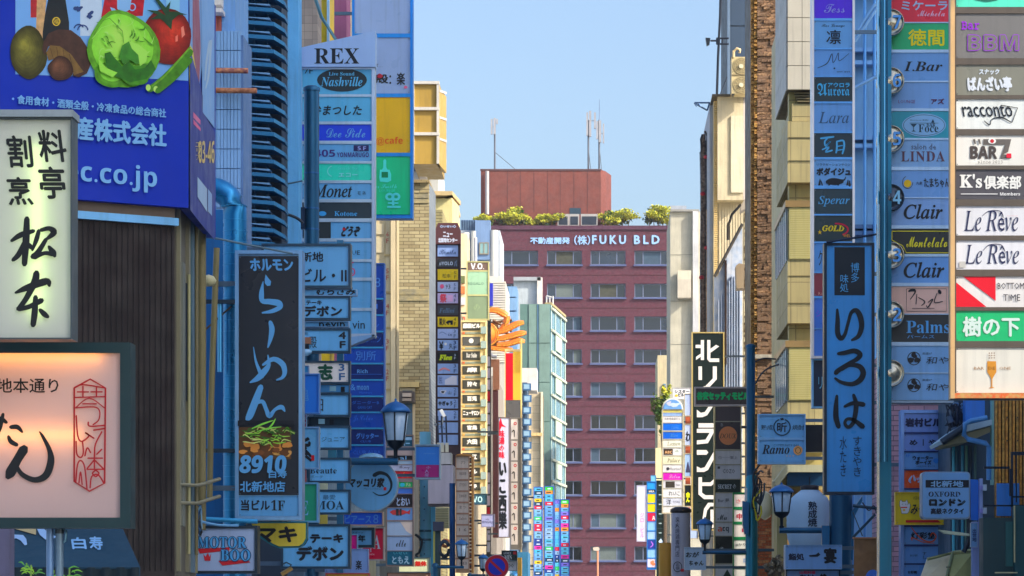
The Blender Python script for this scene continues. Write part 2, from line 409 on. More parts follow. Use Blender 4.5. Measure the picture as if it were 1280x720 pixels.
for r, (a, b) in enumerate(rows):
    for ci, (c0, c1) in enumerate(cols):
        o = bpy.data.objects.new('window', fr_me); COL.objects.link(o); o.parent = fk
        o.location = Vector((X(c0, Y0), Y0 + rec - .14, Z(b, Y0))) - O_
        for k, ch in enumerate(PAT[r * 4 + ci]):
            q = bpy.data.objects.new('pane', pane_me[ch][k]); COL.objects.link(q); q.parent = o; q.location = (0, .04, 0)
        s = bpy.data.objects.new('sill', sill_me); COL.objects.link(s); s.parent = o
lg = G(); pl = Flat(Y0)
for (t, a, b, o) in (('不動産開発', 663, 712, 'bo.35'), ('（株）', 718, 737.5, 'bo.3'), ('FUKU', 740.5, 782, 'bo.55 sp1.5'), ('BLD', 793, 824, 'bo.55 sp1.5')):
    lg.text(pl, t, a, 294.5 if t[0] not in '不' else 297, b, 304.8 if t[0] != '（' else 306, .1, o)
lg.build('lettering', ink((150, 190, 235)), fk)
# penthouse, plants and machines on its roof
yr = Y0 + 3; ph = G(); a = Flat(yr)
p = [a.w(601, 212), a.w(751, 212)]
base_pts = [(X(601, yr), yr), (X(751, yr), yr), (X(757, yr + 3), yr + 1.2), (X(764, yr + 4), yr + 4), (X(764, yr + 4), yr + 10), (X(601, yr), yr + 10)]
ph.prism([(x, y, Z(283, Y0) - .1) for x, y in base_pts], (0, 0, Z(212, yr) - Z(283, Y0) + .1))
ph.build('penthouse', M((126, 66, 56), .85, 0, .2, .3, .2, 'mottle', (114, 60, 52), .1), fk)
jg = G()
for q in (612, 634, 650, 667, 684, 700, 717, 734): jg.box(X(q, yr), yr - .012, Z(266, yr), X(q + .7, yr), yr + .1, Z(213, yr))
jg.build_each('panel_joint', paint((86, 40, 36)), fk)
G().box(X(600.3, yr), yr - .08, Z(213.4, yr), X(751.6, yr), yr + .3, Z(211.3, yr)).build('coping', paint((90, 60, 62)), fk)
G().pbox(712, 260, 726, 268, yr, .2, .03).build('louvre_opening', paint((24, 60, 80)), fk)
G().tube([Flat(yr - .4).w(609, 268), Flat(yr - .4).w(609, 214)], .2, 8).build('flue_pipe', paint((190, 185, 185)), fk)

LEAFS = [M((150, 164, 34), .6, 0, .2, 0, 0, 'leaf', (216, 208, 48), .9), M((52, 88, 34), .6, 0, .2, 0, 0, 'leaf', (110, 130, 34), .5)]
def foliage(c, r, n, size, seed):
    R = random.Random(seed); g = G()
    cl = [(Vector((R.gauss(0, .42), R.gauss(0, .42), R.gauss(0, .42)))) for _ in range(14)]
    for i in range(n):
        k = R.choice(cl); d = Vector((R.gauss(0, 1), R.gauss(0, 1), R.gauss(0, 1))).normalized() * R.uniform(.15, .45)
        q = k + d; p = Vector((c[0] + q.x * r[0], c[1] + q.y * r[1], c[2] + q.z * r[2]))
        u = Vector((R.uniform(-1, 1), R.uniform(-1, 1), R.uniform(-.6, 1))).normalized(); v = u.cross(Vector((R.uniform(-1, 1), R.uniform(-1, 1), R.uniform(-1, 1)))).normalized()
        s = size * R.uniform(.5, 1.2); g.add([p - u * s, p + v * s * .5, p + u * s, p - v * s * .5], [(0, 1, 2, 3)])
    return g
shr = [(605, 273, 9, 7, 'clipped yellow green shrub at the left end of the brick office roof'), (639, 271, 20, 10, 'widest leafy shrub on the brick office roof below the penthouse'),
       (683, 272, 15, 9, 'leafy shrub on the roof just left of the grey outdoor units'), (771, 270, 20, 11, 'large sunlit shrub on the roof right of the grey outdoor units'), (823, 268, 15, 11, 'shrub at the right end of the brick office roof beside the concrete block')]
for i, (cx, cy, rx, ry, lb) in enumerate(shr):
    Yp = Y0 + 1.6; c = Flat(Yp).w(cx, cy); k = Yp / F
    rt = thing('rooftop_shrub', lb, 'shrub', (c.x, c.y, Z(282.5, Y0)), 'shrubs on the office roof')
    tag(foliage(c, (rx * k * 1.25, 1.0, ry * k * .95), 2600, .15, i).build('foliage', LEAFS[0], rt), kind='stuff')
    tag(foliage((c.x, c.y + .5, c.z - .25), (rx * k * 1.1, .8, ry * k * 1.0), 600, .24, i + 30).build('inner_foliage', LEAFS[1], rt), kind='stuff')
    sg = G()
    for j in range(-2, 3): sg.tube([(c.x + j * rx * k * .35, c.y, Z(282.5, Y0)), (c.x + j * rx * k * .42, c.y, c.z)], .05, 5)
    sg.build('stem', paint((80, 66, 44)), rt)
for i, (a, b, lb) in enumerate(((697, 711, 'left grey outdoor unit of three on the office roof'), (711.5, 724, 'middle grey outdoor unit of three on the office roof'), (726, 747, 'widest dark fronted outdoor unit on the office roof'))):
    Yp = Y0 + 1.3; rt = thing('outdoor_unit', lb, 'outdoor unit', (X((a + b) / 2, Yp), Yp + .5, Z(282.5, Y0)), 'outdoor units on the office roof')
    G().box(X(a, Yp), Yp, Z(282.5, Y0), X(b, Yp), Yp + 1, Z(267.5, Yp)).build('casing', paint((175, 172, 168)), rt)
    G().pbox(a + 1.5, 270.5, b - 1.5, 281, Yp, .1, .03).build('grille', paint((26, 42, 60)), rt)
for i, (x, yt, lb, parts) in enumerate(((618.5, 148, 'mobile antenna mast at the left of the penthouse roof', [(613.5, 149, 2.2, 19), (617, 148, 2.6, 20), (620.3, 149, 2, 6)]),
        (735.5, 139, 'taller thick antenna mast near the right end of the penthouse', [(733, 141, 2.2, 29), (736.3, 139, 2.8, 32), (742.5, 141, 2.4, 20)]),
        (749, 124, 'slim antenna mast with a whip at the right end of the penthouse', [(745.5, 152, 2.2, 22), (748.5, 151, 3, 27), (753.5, 155, 1.8, 24)]))):
    Yp = yr + 2; zt = Z(212, yr); rt = thing('antenna_mast', lb, 'antenna', (X(x, Yp), Yp, zt), 'antenna masts on the penthouse')
    G().tube([(X(x, Yp), Yp, zt), (X(x, Yp), Yp, Z(150, Yp))], .1, 6).build('mast', metal((110, 115, 125)), rt)
    if i == 2: G().tube([(X(x + .3, Yp), Yp, Z(152, Yp)), (X(x + .3, Yp), Yp, Z(124, Yp))], [.06, .03], 5).build('whip', metal((110, 130, 160)), rt)
    for (px, py, pw, pH) in parts:
        ag = G().pbox(px, py, px + pw, py + pH, Yp, .15, .25); ag.tube([Flat(Yp).w(px + pw / 2, py + pH * .5), (X(x, Yp), Yp, Z(py + pH * .5, Yp))], .04, 4)
        ag.build('antenna_panel', paint((165, 165, 170)), rt)
    G().tube([Flat(Yp).w(x, 190 - i * 4), Flat(Yp - .2).w(x + (26 if i == 0 else 3), 212)], .03, 4).build('stay', metal((90, 95, 100)), rt)

# ------------------------------------------------------------------ left side of the street, from the near corner away
GAIN[0] = 2.6
bc = (-4.43, 31.0)
SKA = Skew((-6.09, 30.0), bc); SKB = Skew(bc, (-4.47, 33.5))
bb = thing('corner_building', 'dark brown corner building under the blue grocery billboard', 'building', (-6, 33, 0))
def skbox(g, pa, pb, za, zb, dn, dep):    # slab between two ground points, thickness along the inward normal
    pa = Vector((pa[0], pa[1], 0)); pb = Vector((pb[0], pb[1], 0)); d = (pb - pa).normalized(); n = Vector((-d.y, d.x, 0))
    q = [pa - n * dn, pb - n * dn, pb + n * dep, pa + n * dep]
    g.prism([(v.x, v.y, za) for v in q], (0, 0, zb - za)); return g
A0 = SKA.w(-20, 500); A1 = SKA.w(221, 500)
skbox(G(), (A0.x, A0.y), (A1.x, A1.y), 0, SKA.w(221, 276).z, -.06, 2.0).build('wall', M((24, 18, 19), .75, 0, .3, .1, .3, 'mottle', (19, 15, 16), .6), bb)
# fine vertical board joints of the brown wall
jg = G()
for k in range(1, 34):
    t = k / 34; p = Vector((A0.x, A0.y, 0)).lerp(Vector((A1.x, A1.y, 0)), t); jg.box(p.x - .003, p.y + .052, 2, p.x + .003, p.y + .09, SKA.w(221, 280).z)
jg.build_each('board_joint', paint((15, 12, 13)), bb)
skbox(G(), (A0.x, A0.y), (A1.x + .02, A1.y + .01), SKA.w(221, 282).z, SKA.w(221, 272.5).z, .0, .3).build('flashing', metal((96, 140, 175)), bb)
skbox(G(), (A0.x, A0.y), (bc[0] - .1, bc[1] - .06), SKA.w(221, 272).z, SKA.w(221, 258.5).z, -.1, 1.9).build('soffit', paint((70, 58, 48)), bb)
GAIN[0] = 1.9
g = G().box(-6.3, 31.4, 0, -4.62, 32.95, Z(270, 33)); g.build('side_wall', wall((84, 82, 72)), bb)
for (a, b, z0, z1, c) in ((31.42, 31.5, 2, 6.1, (112, 110, 88)), (31.62, 31.82, 2.5, 5.4, (96, 100, 92)), (31.9, 32.06, 3.9, 5.2, (22, 30, 40)), (32.1, 32.22, 2, 6.0, (104, 102, 84)), (32.3, 32.36, 2.2, 5.8, (60, 84, 90)), (32.42, 32.6, 2, 6.1, (86, 98, 106)), (32.7, 32.8, 2, 6.05, (112, 108, 76))):
    G().box(-4.622, a, z0, -4.58, b, z1).build('wall_strip', paint(c), bb)  # darkest strip stands for a recess, its shade put into the colour

for (x, y, r, c, za, zb, nm) in ((-4.56, 31.95, .018, (140, 138, 100), 2.2, 5.3, 'drainpipe'), (-4.56, 32.55, .02, (92, 86, 60), 2.2, 5.9, 'drainpipe'), (-4.593, 33.2, .052, (100, 94, 62), 2.5, 6.0, 'downpipe')):
    G().tube([(x, y, za), (x, y, zb)], r, 10).build(nm, paint(c), bb)
GP_ = (100, 94, 62)
G().tube([(X(262, 33.9), 33.9, 2.9), (X(264, 33.9), 33.9, Z(500, 33.9)), (X(267.5, 33.9), 33.9, Z(400, 33.9)), (X(271, 33.9), 33.9, Z(310, 33.9))], .036, 10).build('downpipe', paint(GP_), bb)
for z in (2.75, 2.95): G().tube([(-4.6, 31.5, z), (-4.5, 32.2, z + .02), (-4.4, 33.3, z + .14)], .022, 6).build('pipe_branch', paint((112, 110, 88)), bb)
G().lathe((X(261, 33.6), 33.6, 5.35), [(.0, 0), (.07, .02), (.09, .07), (.06, .12), (0, .14)], 10).build('vent_cap', paint((160, 158, 125)), bb)

GAIN[0] = 2.6
# the blue grocery billboard wraps round the corner
bl = thing('wraparound_billboard', 'large blue grocery billboard with vegetables wrapped round the building corner', 'billboard', (-5.3, 30.8, 6))
zt = 9.5; T = .12
def skpanel(sk, pa, pb, z0, z1, name, m, par, t=.1):
    pa = Vector((pa[0], pa[1], 0)); pb = Vector((pb[0], pb[1], 0)); n = sk.n
    q = [pa, pb, pb - n * t, pa - n * t]; g = G().prism([(v.x, v.y, z0) for v in q], (0, 0, z1 - z0)); return g.build(name, m, par)
C0 = SKA.w(-30, 300)
zb = SKA.w(235, 259.8).z
BLUE = M((0, 28, 112), .5, 0, .12, 0, .04, 'acrylic', spec=.2)
front = skpanel(SKA, (C0.x, C0.y), bc, zb, 8.6, 'front_face', BLUE, bl)
sidep = skpanel(SKB, (bc[0], bc[1]), (-4.47, 33.5), zb, 8.6, 'side_face', M((20, 38, 108), .5, 0, .15, 0, .06, 'acrylic', spec=.2), bl)
W1 = (150, 190, 230)
S1 = SKA
ms = [('p', [(19, -10), (235, -10), (235, 101), (198, 99), (19, 93)], (120, 165, 215)), ('r', 100, -10, 127, 45, (200, 205, 215)), ('r', 158, -10, 206, 60, (120, 175, 220)),
      ('r', 38, -10, 47, 22, (190, 40, 48)), ('p', [(46, -5), (58, -5), (53, 55), (44, 60)], (150, 120, 80)),
      ('p', [(62, -10), (80, -10), (86, 28), (86, 55), (53, 55), (53, 40), (56, 18)], (22, 34, 42)), ('o', 70, 27, 5, 5.5, 1.2, (200, 170, 40)), ('t', '福', 67, 24, 73, 30, (200, 170, 40)),
      ('p', [(132, -10), (181, -10), (178, 20), (126, 22)], (190, 24, 44)), ('p', [(146, 0), (164, -1), (162, 12), (157, 15), (151, 15), (146, 11)], W1), ('o', 165, 9, 4.5, 5, 1.4, W1), ('p', [(137, 9), (143, 11), (146, 15), (160, 15), (150, 18), (140, 16)], W1),
      ('B', 97, 11, 4, 4, 3, .3, (40, 70, 130)), ('B', 112, 19, 4, 4, 5, .3, (40, 70, 130)), ('o', 103, 38, 7, 7, 1.5, (180, 360), (40, 70, 140)), ('o', 98, 38, 7, 8, 1.5, (200, 330), (40, 70, 140)),
      ('r', 207, -10, 224, 50, (150, 200, 225)),
      ('B', 35, 66, 23, 33, 2, .03, (92, 92, 26)), ('B', 27, 60, 12, 20, 4, .04, (112, 108, 38)), ('B', 44, 78, 8, 14, 14, .05, (74, 70, 24)),
      ('p', [(54, 52), (60, 42), (72, 37), (88, 38), (100, 47), (110, 62), (113, 80), (108, 92), (98, 97), (90, 95), (93, 82), (84, 68), (70, 58), (60, 58), (55, 70), (52, 62)], (74, 48, 40)),
      ('p', [(57, 66), (62, 57), (74, 58), (88, 68), (100, 85), (104, 90), (92, 94), (86, 80), (74, 72), (60, 76)], (128, 98, 50)), ('l', [(62, 60), (66, 74)], .8, (90, 66, 36)), ('l', [(70, 59), (72, 74)], .8, (90, 66, 36)), ('l', [(78, 62), (80, 76)], .8, (90, 66, 36)), ('l', [(86, 68), (90, 86)], .8, (90, 66, 36)),
      ('B', 75, 86, 15, 16, 8, .05, (88, 52, 40)), ('B', 70, 82, 7, 8, 9, .05, (110, 68, 48)),
      ('B', 208, 46, 30, 36, 21, .02, (168, 24, 18)), ('B', 198, 52, 17, 26, 22, .04, (192, 34, 24)), ('B', 226, 48, 9, 20, 24, .05, (196, 48, 28)), ('p', [(225, 35), (228, 33), (230, 44), (226, 48)], (230, 130, 110)), ('p', [(218, 46), (221, 44), (221, 52), (218, 53)], (220, 110, 90)),
      ('p', [(206, 20), (196, 14), (182, 13), (196, 19), (186, 25), (199, 24), (203, 27), (213, 38), (214, 26), (222, 19), (233, 19), (220, 15), (210, 15), (212, 2), (206, 10), (194, -4), (190, -4), (202, 14)], (24, 70, 40)),
      ('b', [[(186, 112, 8), (205, 98, 9), (236, 66, 9)], [(196, 114, 7), (215, 98, 8), (236, 76, 7)]], (70, 140, 26)), ('b', [[(189, 108, 2), (206, 94, 2.4), (236, 60, 2)]], (110, 175, 40)), ('e', 184, 110, 3, 4, (150, 190, 90)), ('e', 193.5, 112, 3, 4, (150, 190, 90)),
      ('B', 153, 63, 45, 46, 31, .035, (96, 178, 30)), ('B', 140, 45, 27, 26, 32, .05, (128, 205, 48)), ('B', 172, 48, 20, 28, 33, .07, (110, 190, 36)), ('B', 140, 92, 24, 16, 34, .08, (104, 186, 36)), ('B', 168, 95, 18, 13, 35, .1, (72, 150, 30)),
      ('p', [(128, 68), (135, 66), (141, 74), (150, 84), (158, 78), (166, 88), (178, 86), (186, 76), (192, 88), (180, 100), (160, 104), (140, 96), (130, 84)], (40, 118, 24)), ('p', [(150, 58), (160, 52), (168, 62), (176, 78), (168, 82), (160, 76), (152, 82), (146, 72)], (60, 140, 40)),
      ('p', [(158, 52), (172, 58), (182, 66), (180, 78), (172, 84), (170, 70), (162, 62)], (150, 215, 80)), ('p', [(120, 74), (130, 86), (144, 92), (138, 98), (122, 90)], (140, 212, 66)), ('l', [(112, 50), (124, 36), (142, 30)], .8, (150, 220, 90)), ('l', [(118, 30), (134, 24), (150, 40), (152, 56)], .8, (86, 160, 36)), ('l', [(160, 24), (166, 40), (160, 52)], .8, (150, 220, 90))]
def grad(cx, cy, rx, ry, ca, cb_, n, hx, hy, seed, irr):     # printed photo: tone steps towards the printed highlight
    return [('B', cx + (hx - cx) * i / n, cy + (hy - cy) * i / n, rx * (1 - i / (n + .6)), ry * (1 - i / (n + .6)), seed, irr * (1 - i / (n + 1)), tuple(int(p + (q - p) * i / (n - 1)) for p, q in zip(ca, cb_))) for i in range(n)]
def find(k): return next(i for i, m in enumerate(ms) if m == k)
R = random.Random(31)
veins = []
for i in range(60):
    a = R.uniform(0, 6.28); r0 = R.uniform(.2, .7); r1 = r0 + R.uniform(.12, .3); b_ = a + R.uniform(-.5, .5); P_ = [(153 + 42 * q * math.cos(w_), 60 + 42 * q * math.sin(w_), z_) for q, w_, z_ in ((r0, a, .3), ((r0 + r1) / 2, (a + b_) / 2 + .1, R.uniform(.8, 2.2)), (r1, b_, .3))]
    veins.append(('s', [P_], R.choice(((150, 222, 84), (84, 160, 34), (128, 206, 60), (60, 130, 28), (170, 232, 110)))))
out = []
for m in ms:
    if m[0] == 'B' and m[5] == 2: out += grad(35, 66, 23, 33, (58, 56, 18), (140, 136, 50), 9, 28, 56, 2, .03)
    elif m[0] == 'B' and m[5] in (4, 14, 22, 24, 9, 32, 33, 34) and m[6] < .1 and m[3] > 5: continue
    elif m[0] == 'B' and m[5] == 8: out += grad(75, 86, 15, 16, (62, 36, 28), (130, 84, 58), 7, 70, 81, 8, .05)
    elif m[0] == 'B' and m[5] == 21: out += grad(208, 46, 30, 36, (110, 12, 12), (226, 60, 34), 12, 218, 38, 21, .02)
    elif m[0] == 'B' and m[5] == 31: out += grad(153, 63, 45, 48, (96, 172, 34), (170, 228, 90), 12, 146, 42, 31, .035) + grad(142, 92, 26, 17, (84, 160, 30), (130, 204, 60), 5, 138, 90, 34, .08) + veins
    else: out.append(m)
VARY[0] = 1; marks(S1, out, front, .006); VARY[0] = 0
# the row of small letters slopes with the face, so build it on a level line of the wall
front_txt = G()
def level_text(t, px0, px1, py0, py1, opt, g):     # py given at px0; the line is level on the wall
    za = S1.w(px0, py0).z; zb2 = S1.w(px0, py1).z
    vv, ff = outline(t, next((k for k in opt.split() if k in ALPH), ''), False, 1., False)
    bo = next((float(k[2:]) for k in opt.split() if k.startswith('bo')), 0.)
    for q, (dx, dz) in enumerate([(0, 0)] if not bo else [(-bo, 0), (bo, 0), (0, bo), (0, -bo), (bo * .7, bo * .7)]):
        P = []
        a = S1.w(px0, 100); b = S1.w(px1, 100)
        for u, v in vv:
            p = a.lerp(b, u); p.z = za + (zb2 - za) * v; p += Vector((dx, dx * .6, dz)) * .0085 + S1.n * (.03 + q * .0012); P.append(p)
        g.add(P, ff)
level_text('・食用食材・酒類全般・冷凍食品の総合商社', 14, 206, 118.5, 129.5, 'bo.3', front_txt)
level_text('川商事産株式会社', 24, 206, 140, 168, 'bo.9', front_txt)
level_text('ec.co.jp', 80, 195, 199, 233, 'SB', front_txt)
front_txt.build('lettering', ink((140, 195, 240)), front)
marks(SKB, [('p', [(236, -10), (250, -10), (252, 80), (247, 118), (237, 90)], (120, 150, 190)), ('p', [(240, 0), (248, -5), (250, 60), (248, 115), (244, 115), (240, 90)], (150, 70, 90)),
            ('p', [(236.5, 56), (240, 62), (243.5, 85), (243, 112), (240, 122), (236, 112), (235.5, 90)], (205, 190, 40)),
            ('p', [(250, -10), (267, -10), (267, 160), (252, 140)], (130, 165, 205)), ('b', [[(255, 100, 1.6), (257, 76, 2.5), (262, 50, 3), (260, 90, 2.5), (256, 110, 1.5)]], (215, 225, 240)), ('p', [(236, 60), (252, 120), (252, 140), (267, 165), (267, 300), (250, 280), (236, 262)], (38, 52, 140)),
            ('p', [(240, 140), (249, 150), (249, 156), (240, 147)], (180, 80, 120)), ('p', [(240, 149), (249, 160), (249, 164), (240, 155)], (170, 70, 110)),
            ('p', [(245, 221), (257, 236), (257, 265), (245, 246)], (185, 200, 220)), ('p', [(258, 236), (263, 243), (263, 270), (258, 264)], (150, 170, 200)),
            ('t', '03-46', 246, 176, 266, 204, (170, 150, 90), 'SB'), ('t', 'エリア', 242, 178, 250, 200, (200, 180, 110), 'v')], sidep, .006)
G().box(-6.6, 31.3, 5.0, -5.85, 31.6, 9).build('ribbed_post', M((96, 118, 150), .5, .3, .2, 0, .2, 'painted_metal'), bb)

# duct: elbow out of the wall, then straight down
dk = thing('air_duct', 'big blue steel duct bending down the wall beside the black noodle sign', 'duct', (X(292, 34.6), 34.7, 0))
Yd = 34.6; P = Flat(Yd).w; r = 15 * Yd / F
cx = 292; pts = [P(258, 230)]
for k in range(0, 7): a = math.pi / 2 * (1 - k / 6); pts.append(P(262 + 30 * math.cos(a), 266 - 32 * math.sin(a)))
pts += [P(cx, 300), P(cx, 400), P(cx, 520), P(cx, 648), P(cx, 760)]
G().tube([p + Vector((0, .15, 0)) for p in pts], r, 20).build('duct_run', metal((16, 84, 118), .3), dk)
for y in [256] + list(range(274, 660, 14)): 
    c = P(cx, y) + Vector((0, .15, 0)); G().lathe((c.x, c.y, c.z), [(r + .001, 0), (r + .006, .004), (r + .001, .009)], 20).build('seam_ring', metal((34, 102, 132), .3), dk)
for y in (378, 564): G().box(X(247, Yd), Yd - .06, Z(y + 2, Yd), X(302, Yd), Yd - .0, Z(y - 3, Yd)).build('clamp', metal((34, 44, 54)), dk)
G().tube([P(248, 420), P(289, 383)], .012, 5).build('stay_rod', metal((70, 60, 50)), dk)
G().tube([P(275, 380), P(275, 465)], .03, 6).build('conduit', metal((60, 120, 150)), dk)

# blue corrugated strip behind the duct
block('narrow_building', 'narrow blue metal clad building behind the cream downpipe', 240, 286, 262, 35.4, 1.2, M((20, 80, 122), .5, .2, .2, 0, .2, 'painted_metal'))
# pale panel clad block with grid joints
wp = block('panel_clad_building', 'pale blue panel clad building beside the louvred facade', 262, 304, 44, 37, .9, paint((70, 90, 120)))
for i in range(9):
    for j in range(12):
        a = 268 + i * 4.25 - .2; t = 40 + j * 24.6
        if a + 3.8 > 304: continue
        if (i, j) == (0, 0): pm = mesh_of(G().box(0, -.06, 0, 3.75 * 37 / F, .0, 23.6 * 37 / F), 'cladding_panel', paint((138, 170, 205)))
        o = bpy.data.objects.new('cladding_panel', pm); COL.objects.link(o); o.parent = wp; o.location = Vector((X(a, 37), 37, Z(t + 23.6, 37))) - org(wp)
for (y, b, c) in ((88, 310, (92, 48, 60)), (113, 321, (120, 72, 48))):
    G().tube([Flat(36.8).w(266, y), Flat(36.8).w(b, y + .5)], .035, 8).build('rusty_beam', M(c, .9, 0, .5, .5, .3, 'mottle', (150, 100, 70), 3), wp)
tp = block('upper_storey', 'grey upper storey above the pale clad panels', 266, 294, -30, 37.6, 1.4, paint((120, 160, 205)), base=Z(44, 37.6) - .4)
G().pbox(267, 12, 279, 17, 37.4, .3, .1).build('cornice', paint((170, 165, 160)), tp); G().pbox(267, -12, 277, 7, 37.4, .3, .06).build('cornice_block', paint((185, 180, 172)), tp)
windows(tp, 37.58, [(268, 17, 277, 40)], metal((120, 60, 50)), [PALEWIN])
# louvred facade with deep fins
lv = block('louvred_building', 'tall building faced with dark teal louvre fins', 280, 352, -30, 41.6, .8, paint((14, 28, 40)))
fin = None
Yl = 41; k = Yl / F
for i in range(19):
    y = -10 + i * 17.2
    a = Vector((0, 0, 0)); L1 = 46 * k; L2 = 12 * k; z = 6 * k
    if fin is None:
        g = G(); g.prism([(0, 0, 0), (L1, -.05, -.045), (L1, -.05, -.1), (0, 0, -.05)], (0, .5, 0)); g.prism([(L1, -.05, -.045), (L1 + L2, .12, -.11), (L1 + L2, .12, -.165), (L1, -.05, -.1)], (0, .45, 0))
        fin = mesh_of(g, 'louvre_fin', metal((36, 84, 110), .45))
        g = G(); g.prism([(0, .02, 0), (L1 * .8, .02, -.05), (L1 * .8, .02, -.02)], (0, .3, 0)); fin2 = mesh_of(g, 'light_wedge', paint((140, 180, 215)))
    o = bpy.data.objects.new('louvre_fin', fin); COL.objects.link(o); o.parent = lv; o.location = Vector((X(297, Yl), Yl, Z(y, Yl))) - org(lv)
    o = bpy.data.objects.new('fin_bracket', fin2); COL.objects.link(o); o.parent = lv; o.location = Vector((X(300, Yl), Yl + .02, Z(y + 12.5, Yl))) - org(lv)
for q in (305, 318, 334): G().pbox(q, -20, q + 1.6, 306, Yl + .2, .05).build('fin_post', metal((30, 60, 80)), lv)
sb = block('slim_building', 'slim plain blue rendered wall right of the louvre fins', 340, 373, -40, 45.2, .5, wall((74, 126, 160), .7))
block('brown_tiled_building', 'upper part of a brown tiled block behind the slanted white sign tower', 360, 397, -40, 50, .7, M((112, 104, 96), .7, 0, .2, 0, .1, 'tile', (90, 84, 80), .45))
yb = block('yellow_striped_building', 'narrow strip of yellow facade beside the brown tiled block', 390, 412, -40, 52, .9, paint((178, 150, 20)))
for x_ in (396.5, 408.5): G().pbox(x_, -40, x_ + 3, 260, 51.9, .1).build('white_trim', paint((150, 180, 205)), yb)
block('plum_building', 'plum coloured upper wall left of the tall sign with a yellow cafe panel', 405, 433, -40, 55, .9, wall((108, 62, 88)))
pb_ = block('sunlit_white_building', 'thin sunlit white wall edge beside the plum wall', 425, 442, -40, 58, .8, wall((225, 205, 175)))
for j, y in enumerate((-10, 20, 45)): G().tube([Flat(57.8).w(434, y), Flat(57.8).w(437, y + 12), Flat(57.8).w(440, y + 10)], .03, 5).build('pipe_loop', paint((190, 170, 150)), pb_)

GAIN[0] = 1.0
cf = block('cream_facade_building', 'cream facade with red floor numbers beside the yellow brick building', 440, 494.5, 262, 70, 1.2, paint((216, 196, 150)))
for (a, b, y0, y1) in ((468, 480, 280, 293), (468, 480, 297, 316), (482.5, 488, 272, 520)):
    G().pbox(a, y0, b, y1, 70, .1, .03).build('facade_panel', paint((226, 208, 165)), cf)
G().pbox(489, 262, 494.5, 560, 70, .3, .16).build('pilaster', paint((236, 214, 168)), cf)
for y in (318, 364.5, 409, 454, 486): G().pbox(481, y, 489, y + 2, 70, .1, .08).build('ledge', paint((200, 176, 120)), cf)
lg = G()
for n_, y in ((6, 290), (5, 336), (4, 380), (3, 424), (2, 462)): lg.text(Flat(70), str(n_), 482.8, y, 486.4, y + 6, .05); lg.text(Flat(70), 'F', 483, y + 8.5, 486, y + 14, .05)
lg.build('lettering', ink((190, 70, 66)), cf)

br = thing('brick_building', 'tall yellow brick building with a flat parapet in the sunlight', 'building', (X(516, 78), 80, 0))
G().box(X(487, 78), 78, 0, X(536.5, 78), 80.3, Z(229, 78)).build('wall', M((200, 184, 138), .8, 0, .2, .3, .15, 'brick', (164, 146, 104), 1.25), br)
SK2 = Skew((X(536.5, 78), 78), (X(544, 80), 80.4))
skpanel(SK2, (X(536.5, 78), 78), (X(544, 80.2), 80.4), 0, Z(234, 79), 'side_wall', M((140, 150, 160), .85, 0, .2, .2, .2, 'brick', (125, 135, 146), 1.2), br)  # same yellow brick; its shade is put into the grey-blue colour
G().box(X(486, 78), 77.85, Z(229, 78), X(537, 78), 80.3, Z(225.5, 78)).build('parapet', M((170, 150, 100), .8, 0, .2, .2, .1, 'brick', (150, 130, 90), 1.2), br)
cg = G()
cw = None
for (y0, y1) in ((241, 254), (361.5, 368.5), (369.5, 376)):
    n = 26
    for i in range(n):
        a = 494.5 + (536.3 - 494.5) * i / n
        cg.pbox(a + .2, y0, a + 1.45, y1, 78, .05, .035)
tag(cg.build('soldier_course', M((205, 186, 132), .8, 0, .2, .3, .1, 'mottle', (170, 160, 130), 1), br), kind='stuff')
for y in (247.5, 241): G().pbox(495, y, 536, y + .6, 78, .05, .05).build('band', paint((120, 110, 80)), br)
windows(br, 77.9, [(500, 485, 519, 560)], paint((222, 202, 160)), [PALEWIN], mull=0, fw=.07)
G().pbox(497, 478, 524, 484.5, 78, .3, .2).build('canopy', paint((224, 196, 130)), br)
ac = block('floodlight', 'boxy grey floodlight with a pale lens on the brick wall', 498, 518, 489, 77.4, .5, metal((110, 100, 95)), cat='floodlight', base=Z(503, 77.4))
G().pbox(503, 491.5, 514, 496, 77.3, .1, .04).build('lens', paint((210, 190, 170)), ac); G().pbox(503, 498, 514, 501, 77.3, .1, .04).build('lens', paint((190, 170, 150)), ac)
gb = block('grey_white_building', 'grey and white rooftop storey behind the brick parapet', 512, 548, 205, 100, 4, wall((205, 208, 206)))
G().pbox(512, 200, 549, 210, 99.8, .4, .2).build('fascia', paint((120, 118, 110)), gb); G().tube([Flat(99.5).w(516, 212), Flat(99.5).w(540, 208)], .08, 6).build('pipe_run', metal((110, 120, 140)), gb)
G().pbox(525, 222, 534, 228, 97, .4, .2).build('rooftop_box', paint((200, 190, 175)), gb)
cu = thing('yellow_rooftop_sign', 'glazed yellow box with white frames standing on a roof', 'rooftop sign', (X(535, 96), 97, Z(205, 96)))
G().box(X(516, 96), 96, Z(205, 96), X(548.5, 96), 99.5, Z(102, 96)).build('box', M((176, 142, 56), .5, 0, .2, 0, .3, 'acrylic'), cu)
fr = G()
for y in (102, 134.5, 166): fr.pbox(515, y, 549.3, y + 3.6, 96, .1, .12)
for x_ in (515, 546): fr.pbox(x_, 105, x_ + 3, 205, 96, .1, .1)
fr.build('white_frame', paint((205, 200, 190)), cu)
SK3 = Skew((X(549, 96), 96), (X(558, 97.5), 98)); sp_ = skpanel(SK3, (X(549, 96), 96), (X(558, 98), 98), Z(205, 96), Z(108, 96), 'side_panel', M((186, 154, 74), .5, 0, .2, 0, .3, 'acrylic'), cu)
for y in (112, 145, 172): SKf = G().quad(SK3.w(549.2, y, .01), SK3.w(557.9, y + 3, .01), SK3.w(557.9, y + 6, .01), SK3.w(549.2, y + 3, .01)).build('side_bar', paint((205, 200, 190)), cu)
